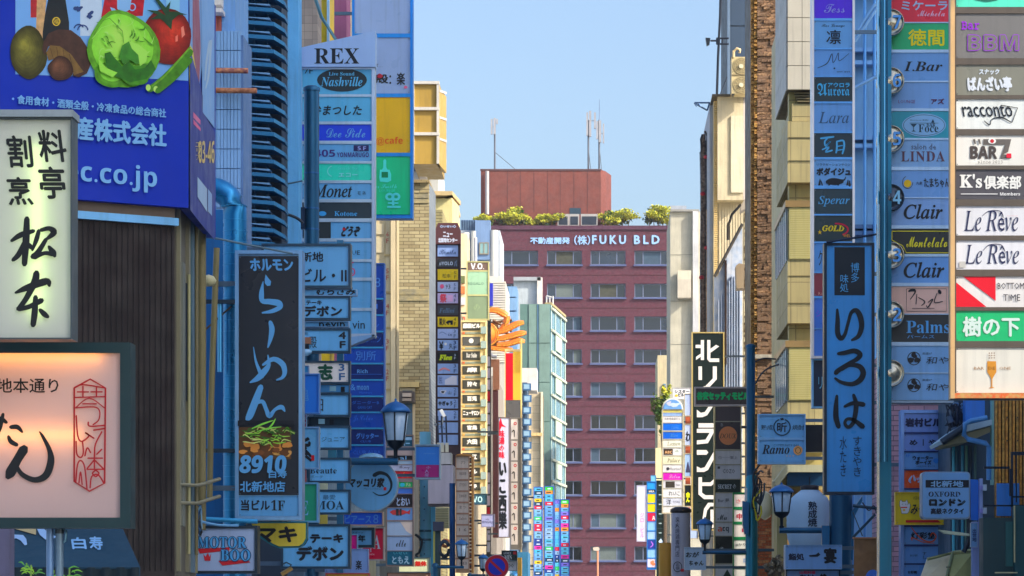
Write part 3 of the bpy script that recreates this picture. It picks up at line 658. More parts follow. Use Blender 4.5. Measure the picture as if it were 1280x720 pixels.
cc = thing('cream_cornice_building', 'cream rooftop block with a moulded cornice above the dark sign tower', 'building', (X(555, 92), 94, 0))
G().box(X(541, 92), 92, 0, X(565, 92), 97, Z(248, 92)).build('wall', wall((226, 214, 150)), cc)
SK4 = Skew((X(565, 92), 92), (X(574, 93.5), 94)); skpanel(SK4, (X(565, 92), 92), (X(574, 94), 94), 0, Z(250, 92.5), 'side_wall', wall((232, 206, 150)), cc)  # cream side; its weaker light is put into the more orange colour
g = G().box(X(540, 92), 91.7, Z(245.5, 92), X(566, 92), 97, Z(240.5, 92)); g.prism([Vector((X(566, 92), 91.7, Z(245.5, 92))), Vector((X(576, 94), 94, Z(245.5, 92))), Vector((X(576, 94), 94, Z(240.5, 92))), Vector((X(566, 92), 91.7, Z(240.5, 92)))], (-.3, .4, 0)); g.build('cornice', wall((205, 180, 130)), cc)
block('small_brick_block', 'low yellow brick block in front of the cream cornice building', 541, 553, 262, 88, 3, M((170, 160, 110), .8, 0, .2, .3, .12, 'brick', (140, 128, 88), 1.25))

wt = thing('white_tube_building', 'white building with upright round ducts beside the VO sign', 'building', (X(597, 150), 152, 0))
G().box(X(575, 150), 150, 0, X(625, 150), 156, Z(288, 150)).build('wall', wall((190, 198, 206)), wt)
for (x_, r, yt) in ((581.5, 5.2, 291), (592.5, 3.4, 289), (617.5, 4.8, 288)): G().tube([Flat(149.4).w(x_, 560), Flat(149.4).w(x_, yt)], r * 150 / F, 14).build('round_duct', paint((226, 224, 214)), wt)
G().pbox(594, 276, 613, 325, 149.5, .6, .2).build('stair_tower', paint((120, 150, 190)), wt)
windows(wt, 149.25, [(599, 303, 611, 318)], paint((150, 140, 120)), [glass((130, 170, 170))])
g = G()
for y in (311, 330, 350): g.pbox(576, y, 590, y + .8, 148.8, .1)
g.build('railing', paint((200, 200, 205)), wt)
g = G().tube([Flat(148).w(594.5, 297), Flat(148).w(594.5, 330)], .08, 6); g.build('vent_pipe', paint((200, 200, 205)), wt)
gh = block('blue_glass_rooftop', 'small blue glazed rooftop room at the left edge of the brick office', 576, 596, 275, 200, 5, M((60, 90, 130), .3, .2, .1, 0, .1, 'window_glass'))
for j in range(9): G().pbox(577 + j * 2.1, 275, 577.6 + j * 2.1, 288, 199.9, .1, .05).build('glazing_bar', paint((120, 150, 180)), gh)
G().pprism([(595, 275), (604, 280), (604, 290), (595, 290)], 199.5, 1).build('sloped_end', paint((150, 180, 205)), gh)

wl = thing('ribbed_white_building', 'white ribbed building behind the crab sign', 'building', (X(625, 140), 142, 0))
G().box(X(608, 140), 140, 0, X(632, 140), 146, Z(352, 140)).build('wall', paint((205, 200, 185)), wl)
for j in range(34): G().pbox(612.5, 352 + j * 3, 632.2, 353.9 + j * 3, 140, .1, .06).build('rib', paint((228, 222, 204)), wl)
G().pbox(612, 345, 628, 352, 140.2, 3).build('rooftop_box', paint((216, 212, 200)), wl); G().pbox(612, 354, 616, 382, 139.6, .3).build('blue_banner', paint((30, 44, 190)), wl)
bx = block('blue_box_tower', 'stack of pale blue service boxes beside the ribbed white building', 634, 646, 358, 150, 3, paint((110, 150, 190)))
for (y0, y1) in ((359, 371), (372.5, 388), (390, 402)): G().pbox(636, y0, 645.5, y1, 149.8, .3, .05).build('service_box', paint((125, 165, 205)), bx)
gw = block('grey_white_rooftop', 'grey white rooftop block left of the green glass building', 642, 676, 350, 225, 5, wall((190, 200, 204)))
G().pbox(671.5, 347, 678, 400, 224.8, .4, .2).build('sunlit_edge', wall((228, 220, 210)), gw); G().pbox(642, 346.5, 676, 351, 224.8, 3, .2).build('coping', paint((170, 176, 180)), gw)  # paler strip painted to look sunlit
gg = thing('green_glass_building', 'pale green clad building with a glass side wall', 'building', (X(680, 205), 210, 0))
Yg = 205
G().box(X(650, Yg), Yg, 0, X(687.5, Yg), Yg + 12, Z(380, Yg)).build('wall', paint((100, 136, 126)), gg)
for (a, b) in ((661, 670.5), (671.6, 673), (674, 687.6)):
    for j in range(8): G().pbox(a, 380.5 + j * 49, b, 428.5 + j * 49, Yg, .2, .06).build('cladding_panel', paint((128, 158, 146) if b != 673 else (90, 130, 160)), gg)
SK5 = Skew((X(688, Yg), Yg), (X(706, Yg + 9), Yg + 9))
qa, qb = (X(688, Yg), Yg), (X(706, Yg + 9), Yg + 9)
skpanel(SK5, qa, qb, 0, Z(381, Yg), 'glass_side', M((105, 150, 170), .2, .1, .1, 0, .1, 'window_glass'), gg)
for j in range(12):
    y = 384 + j * 27
    zz = Z(y, Yg); a = Vector((*qa, zz)) + SK5.n * .05; b = Vector((*qb, zz)) + SK5.n * .05
    G().prism([a, b, b + Vector((0, 0, -.16)), a + Vector((0, 0, -.16))], SK5.n * .12).build('floor_band', paint((200, 205, 180)), gg)
    if j % 2 == 1:
        a1 = a.lerp(b, .28); b1 = a.lerp(b, .7); G().prism([a1, b1, b1 + Vector((0, 0, -1.3)), a1 + Vector((0, 0, -1.3))], SK5.n * .06).build('pale_pane', paint((196, 212, 190)), gg)
for t in (.02, .3, .68, .98):
    a = Vector((*qa, 0)).lerp(Vector((*qb, 0)), t) + SK5.n * .03; G().tube([a, a + Vector((0, 0, Z(381, Yg)))], .06, 4).build('mullion', paint((170, 190, 180)), gg)
G().prism([Vector((*qa, Z(381, Yg))) + SK5.n * .1, Vector((*qb, Z(381, Yg))) + SK5.n * .1, Vector((*qb, Z(378, Yg))) + SK5.n * .1, Vector((*qa, Z(378, Yg))) + SK5.n * .1], -SK5.n * .5).build('coping', paint((180, 160, 110)), gg)
rg = G()
for x_ in (683, 687, 691): rg.tube([Flat(Yg + .5).w(x_, 380), Flat(Yg + .5).w(x_, 370)], .06, 4)
rg.tube([Flat(Yg + .5).w(683, 370), Flat(Yg + .5).w(691, 372)], .06, 4); rg.build('roof_railing', paint((200, 200, 200)), gg)
bx = block('white_stair_block', 'sunlit white box jutting out above the small blue balconies', 652, 671, 460, 178, 3, wall((232, 224, 212)), base=Z(488, 178))
tw = block('cream_tiled_building', 'cream tiled slab between the blue balconies and the green building', 658, 678, 490, 182, 5, M((224, 206, 170), .7, 0, .15, .1, .1, 'tile', (200, 184, 150), 1.6))
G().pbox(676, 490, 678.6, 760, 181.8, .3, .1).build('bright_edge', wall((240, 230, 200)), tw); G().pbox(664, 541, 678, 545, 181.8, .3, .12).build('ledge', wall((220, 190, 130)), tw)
bal = block('balcony_building', 'narrow building with a column of small blue balconies', 640, 659, 478, 175, 4, paint((76, 100, 124)))
bm = None
for j in range(14):
    y = 479 + j * 14.6
    if bm is None: bm = mesh_of(G().box(0, 0, 0, .5, .4, .42), 'balcony_box', metal((78, 124, 168))); bm2 = mesh_of(G().box(.06, -.02, .08, .4, 0, .36), 'pane', glass((150, 185, 205)))
    o = bpy.data.objects.new('balcony', bm); COL.objects.link(o); o.parent = bal; o.location = Vector((X(653.5 + (j % 2) * .6, 174.5), 174.4, Z(y + 9, 174.5))) - org(bal)
    q = bpy.data.objects.new('pane', bm2); COL.objects.link(q); q.parent = o
    G().pbox(648, y + 10.5, 653, y + 12.5, 174.6, .4, .2).build('ledge', paint((180, 190, 195)), bal)
# walls behind the far left sign boards and the low street fronts
block('far_left_building', 'tall far left street front behind the colourful tenant boards', 636, 661, 560, 190, 30, paint((90, 96, 110)), x1w=-3.9)
block('left_street_building', 'street front building behind the blue tenant tower', 380, 430, 440, 44, 12, wall((112, 140, 160)), x1w=-4.85)
block('left_street_building', 'street front building behind the dark brown tenant tower', 470, 500, 560, 64, 14, wall((150, 150, 140)), x1w=-4.9)
block('left_street_building', 'street front building behind the cream framed tenant tower', 530, 560, 330, 86, 40, wall((188, 172, 140)), x1w=-4.85)
block('left_street_building', 'low street front building below the crab sign', 590, 620, 470, 128, 9, wall((150, 140, 128)), x1w=-4.6)

# ------------------------------------------------------------------ right side
tb = thing('low_building', 'low plain building on the right beside the camera behind the bronze tower', 'building', (9, 22, 0))
G().box(5.25, 27, 0, 9, 35, 4.3).build('wall', wall((190, 190, 190)), tb)
tb2 = thing('low_building', 'low plain building set back behind the right hand tenant towers', 'building', (11, 42, 0))
G().box(6.9, 36, 0, 14, 50, 9).build('wall', wall((170, 175, 180)), tb2)
wb = thing('bounce_building', 'long white building added behind the camera to bounce light into the street', 'building', (-9, -24, 0))  # added unseen to throw sunlight back onto the shaded signs
G().box(-14, -60, 0, -6, 4, 20).build('wall', wall((236, 236, 232)), wb)
tb4 = thing('shade_tower', 'second shade tower added out of view to the right beside the first', 'building', (31.5, 5, 0))  # added unseen slab that shades the near left side
G().box(30, -3, 0, 33, 13.4, 42).build('wall', M((205, 208, 210), .6, 0, .2, 0, .1, 'stonegrid', (180, 186, 192), 5), tb4)
rb4 = thing('raised_shade_panel', 'big shade panel added on steel legs out of view above a low roof', 'billboard', (12, 26.5, 8))  # added unseen to shade the noodle sign while sun reaches the bronze tower
G().box(12, 21.8, 14.7, 12.3, 31, 23.5).build('panel', acr((200, 205, 210)), rb4)
for y_ in (22.4, 26.4, 30.4): G().tube([(12.2, y_, 8), (12.2, y_, 14.8)], .09, 8).build('leg', metal((90, 96, 100)), rb4)
lb4 = thing('low_building', 'two storey building added out of view under the raised shade panel', 'building', (15, 26, 0))  # added only to carry the raised panel
G().box(10, 20, 0, 20, 33, 8).build('wall', wall((190, 190, 186)), lb4)
tb3 = thing('shade_tower', 'tall tower added out of view at right to shade the near street', 'building', (31.5, 19, 0))  # added unseen slab; the gap beside it lets sun onto the bronze tower
G().box(30, 19.5, 0, 33, 40, 42).build('wall', M((205, 208, 210), .6, 0, .2, 0, .1, 'stonegrid', (180, 186, 192), 5), tb3)
co = block('concrete_building', 'plain concrete building with diagonal shade right of the brick office', 838, 876, 264, 180, 10, wall((196, 190, 168)))
for y in (318, 376, 430): G().pbox(838, y, 870, y + .8, 180, .1, .02).build('formwork_joint', paint((150, 146, 130)), co)
G().pbox(838, 262, 874, 264.6, 179.9, 4, .15).build('coping', paint((150, 148, 140)), co)
G().pbox(866, 264, 873, 560, 179.6, .5).build('pilaster', wall((205, 205, 205)), co)
for (y0, y1, c) in ((338, 349, (215, 205, 180)), (349, 372, (200, 190, 170))): G().pbox(847, y0, 864, y1, 179, .9).build('rooftop_machine', paint(c), co)
cam_ = block('far_roof_block', 'small pale roof block behind the shrub right of the office', 838, 858, 257, 310, 6, wall((170, 180, 190)))
c2_ = block('low_cream_building', 'cream building edge below the concrete building', 822, 842, 444, 196, 8, wall((214, 200, 160)))
G().pbox(829, 480, 832, 500, 195.9, .2, .06).build('window_strip', glass((90, 140, 180)), c2_)
# cream building with the big boxed bay
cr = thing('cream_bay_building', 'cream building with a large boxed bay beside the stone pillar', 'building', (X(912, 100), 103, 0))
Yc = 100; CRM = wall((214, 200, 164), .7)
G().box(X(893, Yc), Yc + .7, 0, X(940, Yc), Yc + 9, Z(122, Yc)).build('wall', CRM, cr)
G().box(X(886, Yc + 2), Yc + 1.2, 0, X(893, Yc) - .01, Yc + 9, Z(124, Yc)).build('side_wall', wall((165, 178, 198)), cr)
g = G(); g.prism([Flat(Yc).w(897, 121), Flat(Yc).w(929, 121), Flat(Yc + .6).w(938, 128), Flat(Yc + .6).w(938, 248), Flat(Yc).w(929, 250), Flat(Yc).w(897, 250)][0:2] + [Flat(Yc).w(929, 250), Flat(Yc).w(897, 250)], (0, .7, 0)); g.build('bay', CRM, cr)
g = G().quad(Flat(Yc).w(929.2, 121), Flat(Yc + .6).w(939, 124), Flat(Yc + .6).w(939, 248), Flat(Yc).w(929.2, 250)); g.build('bay_return', wall((170, 160, 150)), cr)  # cream return given a grey that stands for its shade
G().pbox(913.5, 145, 929, 241, Yc, .1, .07).build('bay_panel', wall((226, 216, 184), .7), cr)
G().pbox(890, 118.5, 940, 121, Yc, 2, .15).build('coping', paint((90, 80, 62)), cr)
rb = G()
for j in range(150): 
    y = 126 + j * 2.6
    rb.pbox(892.5, y, 896.8, y + 1.5, Yc + .3, .1)
tag(rb.build('ridged_edge', paint((222, 190, 120)), cr), kind='stuff')
for j in range(12): G().pbox(899 + j * 3.4, 253, 901.6 + j * 3.4, 490, Yc + .65, .1, .04).build('wall_board', CRM, cr)
# curved handrail and outside stair
st = thing('outside_stair', 'outside stair with a metal clad balustrade beside the cream bay', 'stair', (X(910, 96), 96, 0))
G().pprism([(893, 345), (897, 345), (926, 281), (928, 281), (928, 600), (893, 600)], 96, .6).build('balustrade_panel', M((200, 205, 212), .5, .1, .2, 0, .35, 'mottle', (170, 185, 205), .8), st)
G().tube([Flat(95.9).w(893, 346), Flat(95.9).w(928, 280)], .06, 6).build('handrail', metal((90, 84, 76)), st)
G().pbox(906, 325, 908.5, 455, 95.8, .2).build('post', metal((66, 48, 40)), st)
G().tube([Flat(95.7).w(910, 300), Flat(95.7).w(910, 282), Flat(95.7).w(915, 268), Flat(95.7).w(926, 256)], .05, 6).build('curved_rail', metal((60, 56, 50)), st)
cg = G()
for j in range(9): cg.pbox(898 + j * 3.3, 345 + max(0, 30 - j * 6), 899 + j * 3.3, 560, 95.9, .1, .03)
tag(cg.build('corrugation', paint((176, 188, 206)), st), kind='stuff')
bk = thing('planter_box', 'grey boxed planter jutting from the wall left of the stone pillar', 'planter', (X(929, 90), 90, Z(360, 90)))
G().pprism([(920, 332), (924, 329), (938, 332), (938, 352), (936, 360), (921, 360)], 90, .8).build('box', M((150, 130, 100), .6, 0, .2, 0, .2, 'painted_metal'), bk)
G().pprism([(926, 258), (938, 235), (938, 256), (926, 264)], 91, .8).build('sloping_cap', wall((170, 158, 140)), bk)
sh = thing('stone_clad_building', 'slim building with a rough brown stone clad pillar and gold edge', 'building', (X(957, 76), 78, 0))
Ys = 76
G().box(X(945.5, Ys), Ys + .06, 0, X(990, Ys), Ys + 6, Z(-60, Ys)).build('wall', paint((70, 56, 44)), sh)
R = random.Random(5); SC = [M((164, 126, 92), .9, 0, .35, .8, .1, 'mottle', (104, 78, 56), 3), M((136, 104, 80), .9, 0, .35, .8, .1, 'mottle', (140, 112, 84), 3), M((184, 144, 106), .9, 0, .35, .8, .1, 'mottle', (118, 90, 66), 3), M((112, 86, 66), .9, 0, .3, .8, .1, 'mottle', (150, 118, 90), 3)]
k = Ys / F; sm_ = []
for w_ in (5, 8, 12, 16):
    for mt in SC: sm_.append((w_, mesh_of(G().prism([(0, 0, 0), (w_ * k * .97, .01, .0), (w_ * k * .98, -.012, 2.9 * k), (.004, .006, 3.0 * k)], (0, .12, 0)), 'stone', mt)))
y = -8.; cnt = 0; rest = G()
while y < 640:
    h = R.choice((2.6, 3.3, 4.2, 5.0)); x_ = 946.5
    while x_ < 970.5:
        w_, me = R.choice(sm_); w_ = min(w_, 971 - x_)
        if w_ < 2: break
        pr = R.uniform(0, .07); cnt += 1
        if cnt <= 295:
            o = bpy.data.objects.new('stone', me); COL.objects.link(o); o.parent = sh; o.location = Vector((X(x_, Ys), Ys - pr, Z(y + h, Ys))) - org(sh)
            o.scale = ((w_ / next(a for a, b in sm_ if b is me)), 1, h / 3.2)
        else: rest.box(X(x_, Ys), Ys - pr, Z(y + h - .25, Ys), X(x_ + w_ - .25, Ys), Ys + .08, Z(y, Ys))
        x_ += w_
    y += h
tag(rest.build('stonework', SC[1], sh), kind='stuff')
R = random.Random(8); eg = G()
for j in range(230):
    y = -6 + j * 2.8; eg.pbox(938.6 + R.uniform(-.3, .3), y, 942.2 + R.uniform(-.4, .4), y + 2.4, Ys + .15, .3, R.uniform(0, .12)); eg.pbox(942.6, y + 1, 946 + R.uniform(-.3, .3), y + 3.2, Ys + .05, .3, R.uniform(0, .12))
tag(eg.build('stone_edge', M((206, 160, 84), .8, 0, .3, .6, .1, 'mottle', (150, 104, 50), 3), sh), kind='stuff')
eg = G()
for j in range(85):
    y = 262 + j * 3; eg.pbox(931 + R.uniform(-.5, .5), y, 934 + R.uniform(-.4, .4), y + 2.4, Ys + 6, .3, R.uniform(0, .12)); eg.pbox(935, y + 1, 938 + R.uniform(-.4, .4), y + 3.2, Ys + 6, .3, R.uniform(0, .12))
tag(eg.build('stone_edge', M((176, 130, 70), .8, 0, .3, .6, .1, 'mottle', (110, 80, 44), 3), sh), kind='stuff')
G().pbox(944, 443, 969, 448, Ys - .15, .2).build('pale_band', wall((190, 182, 165)), sh)
# orange brick pier at its foot
pr = thing('brick_pier', 'orange brick pier below the stone pillar', 'pier', (X(957, 74), 74.3, 0))
G().box(X(944.5, 74), 74.02, 0, X(969.5, 74), 74.5, Z(640, 74)).build('core', paint((150, 120, 90)), pr)
BR = [M(c, .85, 0, .25, .5, .1, 'mottle', d, 4) for c, d in (((196, 110, 66), (160, 80, 48)), ((206, 150, 100), (180, 116, 74)), ((160, 80, 52), (190, 110, 70)))]
k = 74 / F; bms = [mesh_of(G().box(0, 0, 0, 7.4 * k, .1, 2.9 * k), 'brick', b) for b in BR]; R = random.Random(3)
for j in range(27):
    for i in range(3):
        x_ = 945 + i * 8.1 + (4 if j % 2 and i < 3 else 0)
        if x_ > 966: continue
        o = bpy.data.objects.new('brick', R.choice(bms)); COL.objects.link(o); o.parent = pr; o.location = Vector((X(x_, 74), 73.95 - R.uniform(0, .015), Z(643 + j * 3.6 + 3, 74))) - org(pr)
# dark glass storey, outdoor unit, antenna
dg_ = block('dark_glass_storey', 'dark glazed upper storey behind the outdoor unit', 910, 945, -40, 104, 6, paint((60, 66, 74)), base=Z(125, 104))
for (y0, y1) in ((-30, 32), (33.5, 72), (73.5, 118)): G().pbox(913, y0, 941, y1, 104, .1, .04).build('pane', glass((44, 60, 80)), dg_)
G().pbox(909.7, -40, 912.5, 120, 104, .3, .12).build('edge_trim', metal((130, 150, 170)), dg_)
ou = thing('outdoor_unit', 'twin fan outdoor air conditioner on the cream roof', 'outdoor unit', (X(927, 99), 99.3, Z(118, 99)))
G().pbox(914.5, 71, 939, 117, 99, .7).build('casing', paint((212, 192, 140)), ou)
for y in (82.5, 106):
    g = G(); 
    for rr in (9.6, 7.6, 5.6, 3.8): g.ring(Flat(99), 926.5, y, rr, rr + .6, .8, .05)
    for a in range(0, 360, 30): g.line(Flat(99), [(926.5 + 2.5 * math.cos(math.radians(a)), y + 2.5 * math.sin(math.radians(a))), (926.5 + 9.2 * math.cos(math.radians(a)), y + 9.6 * math.sin(math.radians(a)))], .5, .045)
    f = G().ell(Flat(99), 926.5, y, 10, 10.6, .02).build('fan_opening', paint((150, 134, 96)), ou); g.build('guard', paint((190, 172, 124)), f)
    G().pprism([(926.5 + 2.8 * math.cos(a * .5236), y + 2.8 * math.sin(a * .5236)) for a in range(12)], 98.9, .05).build('hub', paint((225, 215, 180)), f)
G().pbox(914.5, 93, 939, 94.2, 99, .1, .03).build('casing_seam', paint((150, 134, 96)), ou)
G().tube([Flat(99).w(917, 72), Flat(99).w(917, 64), Flat(99).w(921, 60.5), Flat(99).w(925, 62), Flat(99).w(924, 66)], .05, 8).build('swan_neck_pipe', paint((225, 200, 150)), ou)
g = G(); g.pbox(915, 117, 918, 119, 98.9, .4); g.pbox(935, 117, 938, 119, 98.9, .4); g.build('foot', metal((70, 66, 60)), ou)
fl = thing('floodlight', 'small black floodlight on a bracket against the sky', 'floodlight', (X(900, 103), 103, Z(56, 103)))
G().pprism([(882, 47), (888, 47.5), (887, 54.5), (883.5, 56)], 103, .3).build('lamp_housing', metal((40, 46, 54)), fl)
g = G()
for pa, pb in (((888, 51), (896, 51)), ((895.5, 48), (911, 48)), ((895.5, 55), (911, 55)), ((896, 48), (896, 55)), ((903, 48), (903, 55))): g.tube([Flat(103).w(*pa), Flat(103).w(*pb)], .035, 5)
g.build('bracket', metal((56, 62, 74)), fl)
cbx = thing('roof_cable', 'thin cable running down from above to the cream roof edge', 'cable', (X(898, 103), 103, Z(118, 103)))
G().tube([Flat(103).w(901, -20), Flat(103).w(900, 20), Flat(103).w(897.5, 70), Flat(103).w(896, 118)], .05, 5).build('cable_run', metal((50, 56, 66)), cbx)
G().tube([Flat(103).w(909, 96), Flat(103).w(900, 118)], .015, 4).build('stay_wire', metal((70, 76, 86)), cbx)
ab = thing('wall_bracket', 'small triangular metal bracket sticking out from the cream roof edge', 'bracket', (X(880, 101), 101, Z(138, 101)))
g = G()
for pa, pb in (((868, 128.5), (887, 128.5)), ((868, 129), (884, 138)), ((868, 128.5), (871, 133)), ((873, 129), (876, 133.5)), ((887, 128), (884, 138))): g.tube([Flat(101).w(*pa), Flat(101).w(*pb)], .03, 5)
g.build('bars', metal((50, 80, 120)), ab)
# bundle of service pipes and cables
sp = thing('service_pipe_bundle', 'bundle of dark service pipes with red caps on the side wall', 'pipes', (X(880, 104), 104, 0))
R = random.Random(12)
for j, (x_, r, c, yt, yb) in enumerate(((877.5, .06, (60, 52, 50), 180, 500), (879.5, .07, (84, 66, 56), 168, 700), (881.8, .06, (50, 46, 48), 176, 560), (884.3, .08, (150, 120, 84), 262, 520), (886.5, .05, (40, 44, 50), 142, 300), (875.8, .03, (96, 110, 130), 190, 420))):
    pts = [Flat(104).w(x_ + R.uniform(-.5, .5), yt + (yb - yt) * q / 8) for q in range(9)]
    G().tube(pts, r, 6).build('pipe', M(c, .7, .1, .4, .3, .2, 'mottle', tuple(min(255, q + 50) for q in c), 2), sp)
for (x_, y) in ((883, 196.5), (878.5, 242.5), (883.5, 310), (877, 347)): G().lathe(Flat(103.8).w(x_, y + 2), [(.02, 0), (.09, .02), (.1, .08), (.06, .13), (.01, .14)], 8).build('red_cap', paint((170, 24, 50)), sp)
g = G(); g.tube([Flat(103.8).w(878, 168), Flat(103.8).w(876, 174), Flat(103.8).w(877, 186)], .04, 5); g.tube([Flat(103.8).w(881, 164), Flat(103.8).w(884, 170), Flat(103.8).w(883, 190)], .04, 5); g.build('looped_pipe', metal((60, 60, 66)), sp)

# bay window building
bw = thing('bay_window_building', 'yellowish building with stacked projecting bay windows', 'building', (5.4, 64, 0))
XB0, XB1, XW = X(984.5, 58), X(1024, 58), 4.35
G().box(XW, 58.5, 0, 9, 73, 15.8).build('wall', paint((196, 186, 140)), bw)
G().box(X(985, 58.6), 58.3, 0, XW + 3, 58.7, 15.6).build('front_wall', M((196, 180, 112), .6, 0, .2, 0, .2, 'tile', (184, 168, 104), 2.2), bw)
BAYM = M((190, 174, 120), .55, 0, .25, 0, .3, 'tile', (176, 160, 108), 1.6)
def bay(yt, yw0, yw1, yb, glassm=True):
    zb_, zt_ = Z(yb, 58), Z(yt, 58); YE = 61.6
    G().prism([(XB0, 58, zb_), (XB0, YE, zb_ + .0), (XW + .3, YE, zb_), (XW + .3, 58, zb_)], (0, 0, zt_ - zb_)).build('bay', BAYM, bw)
    g = G().box(XB0 - .05, 57.93, zt_ - .1, XW + .4, YE + .1, zt_ + .03); g.build('bay_roof', metal((176, 142, 90)), bw)
    if yw0:
        f = G().box(XB0 + .03, 57.96, Z(yw1, 58), XW + .3, 58.01, Z(yw0, 58)).build('front_blind', M((196, 186, 124), .5, 0, .15, 0, .15, 'acrylic'), bw)
        b_ = G()
        for j in range(24): z = Z(yw1, 58) + (Z(yw0, 58) - Z(yw1, 58)) * (j + .5) / 24; b_.box(XB0 + .05, 57.955, z - .006, XW + .3, 57.965, z + .006)
        tag(b_.build('blind_slats', paint((186, 172, 96)), f), kind='stuff')
        sd = G().box(XB0 - .02, 58.05, Z(yw1, 58) - .02, XB0 + .02, YE - .05, Z(yw0, 58)).build('side_glazing', glass((150, 180, 200)), bw)
        m_ = G()
        for j in range(6): yy = 58.05 + j * (YE - 58.15) / 5; m_.box(XB0 - .035, yy, Z(yw1, 58), XB0 - .01, yy + .05, Z(yw0, 58))
        m_.build_each('mullion', metal((170, 176, 176)), sd)
    return zb_
bay(253, 258, 324, 404); bay(428, 433, 500, 560)
# uppermost bay with white square tiles
zb_ = Z(112, 58)
G().box(XB0 - .0, 58, zb_, XW + .4, 61.6, 15.7).build('upper_bay', paint((120, 112, 96)), bw)
k = 58 / F; tm = mesh_of(G().box(0, -.03, 0, 17.6 * k, .02, 29.2 * k), 'wall_tile', paint((206, 198, 178))); tm2 = mesh_of(G().box(-.03, 0, 0, .02, .85, 29.2 * k), 'wall_tile', paint((200, 198, 190)))
for j in range(7):
    for i in range(2):
        if X(984.6 + i * 18.2, 58) > XW + .2: continue
        o = bpy.data.objects.new('wall_tile', tm); COL.objects.link(o); o.parent = bw; o.location = Vector((X(984.6 + i * 18.2, 58), 58, zb_ + j * 30 * k)) - org(bw)
    for i in range(4):
        o = bpy.data.objects.new('wall_tile', tm2); COL.objects.link(o); o.parent = bw; o.location = Vector((XB0, 58.03 + i * .89, zb_ + j * 30 * k)) - org(bw)
g = G()
for j in range(4): g.box(XB0 + .15 + j * .02, 58.1, Z(116 + j * 3.4, 58), XW + .3, 61.3, Z(114.5 + j * 3.4, 58))
g.build('vent_louvre', paint((132, 120, 84)), bw)
G().prism([(XB0 + .1, 58.15, Z(150, 58)), (XB0 + .1, 61.4, Z(150, 58)), (XW + .4, 61.4, Z(150, 58)), (XW + .4, 58.15, Z(150, 58))], (0, 0, Z(128, 58) - Z(150, 58))).build('recess_band', BAYM, bw)
G().box(XB0, 58, Z(228, 58), XW + .4, 61.6, Z(150, 58) - .03).build('lower_bay_panel', BAYM, bw)
g = G()
for z in (Z(172, 58), Z(201, 58), Z(345, 58), Z(379, 58)): g.box(XB0 + .02, 57.985, z - .01, XW + .3, 58.01, z + .01)
g.build_each('panel_joint', paint((120, 108, 66)), bw)
# cream ground storey with awning roof, dark sign band
gr_ = thing('street_shop', 'cream street shop with a small pitched canopy under the bay windows', 'shop', (X(1000, 57), 57.5, 0))
G().box(X(968, 58), 57.2, 0, XW + 2, 58.1, Z(595, 57.2)).build('wall', paint((186, 172, 112)), gr_)
G().prism([Flat(56.4).w(968, 601), Flat(56.4).w(983, 581), Flat(56.4).w(1032, 581), Flat(56.4).w(1032, 590), Flat(56.4).w(986, 590), Flat(56.4).w(972, 608)], (0, .8, 0)).build('canopy', paint((190, 186, 150)), gr_)
G().pbox(984, 590, 1032, 607, 56.6, .4).build('fascia', metal((34, 80, 116)), gr_)
for j in range(9): G().pbox(984 + j * 5, 612, 988 + j * 5, 720, 57.1, .1, .05).build('timber_board', M((188, 150, 90), .7, 0, .3, .3, .2, 'mottle', (160, 120, 66), 3), gr_)
G().pbox(999, 671, 1018, 677, 56.9, .2).build('dark_slot', paint((22, 26, 30)), gr_)
db = block('dark_box_sign', 'plain dark square sign box left of the tall blue vertical sign', 1007, 1031, 531, 55.5, .2, acr((28, 34, 48)), cat='sign', base=Z(565, 55.5))
# pale wall with gutters behind the two right hand towers
GAIN[0] = 2.4
pw = thing('pale_panel_building', 'pale blue metal panelled wall with heavy gutters behind the tenant towers', 'building', (6, 56, 0))
G().box(X(1062, 54), 54, 0, 6.2, 55.0, 14.6).build('wall', paint((128, 176, 220)), pw)
for y in (-14, 60, 76, 170, 180, 281, 289, 395, 520): G().pbox(1062, y, 1100, y + 5, 53.8, .2, .05).build('gutter', metal((110, 140, 175) if y % 2 == 0 else (60, 80, 110)), pw)
for x_ in (1066, 1081, 1093): G().tube([Flat(53.7).w(x_, 720), Flat(53.7).w(x_, -30)], .03, 6).build('pipe', metal((96, 150, 205)), pw)
g = G()
for (a, b) in (((1068, 45), (1094, 5)), ((1068, 52), (1096, 10)), ((1068, 110), (1095, 96))): g.tube([Flat(53.5).w(*a), Flat(53.5).w(*b)], .035, 6)
g.build_each('brace', metal((120, 150, 180)), pw)
pk = thing('pink_tiled_building', 'pinkish tiled wall behind the low eave at lower right', 'building', (5.6, 50.5, 0))
G().box(X(1100, 51.5), 51.5, 0, 7, 53, Z(440, 51)).build('wall', M((150, 116, 130), .7, 0, .2, .2, .2, 'brick', (120, 96, 112), 1.2), pk)

GAIN[0] = 1.0
# ------------------------------------------------------------------ colours of sign faces; pale blues and cyan put shade into white faces
SB_ = (120, 188, 232); SB2 = (150, 200, 236); LAV = (176, 190, 224); WH = (232, 230, 224); BK = (22, 30, 38); NV = (18, 44, 140)
TEAL = (20, 80, 100); K1 = (24, 30, 40); CYN = (110, 200, 235); RD = (190, 30, 44); GN = (20, 130, 92); YL = (232, 200, 20); STEEL = (120, 146, 172); DFR = (34, 52, 66)
RF = (176, 40, 60)

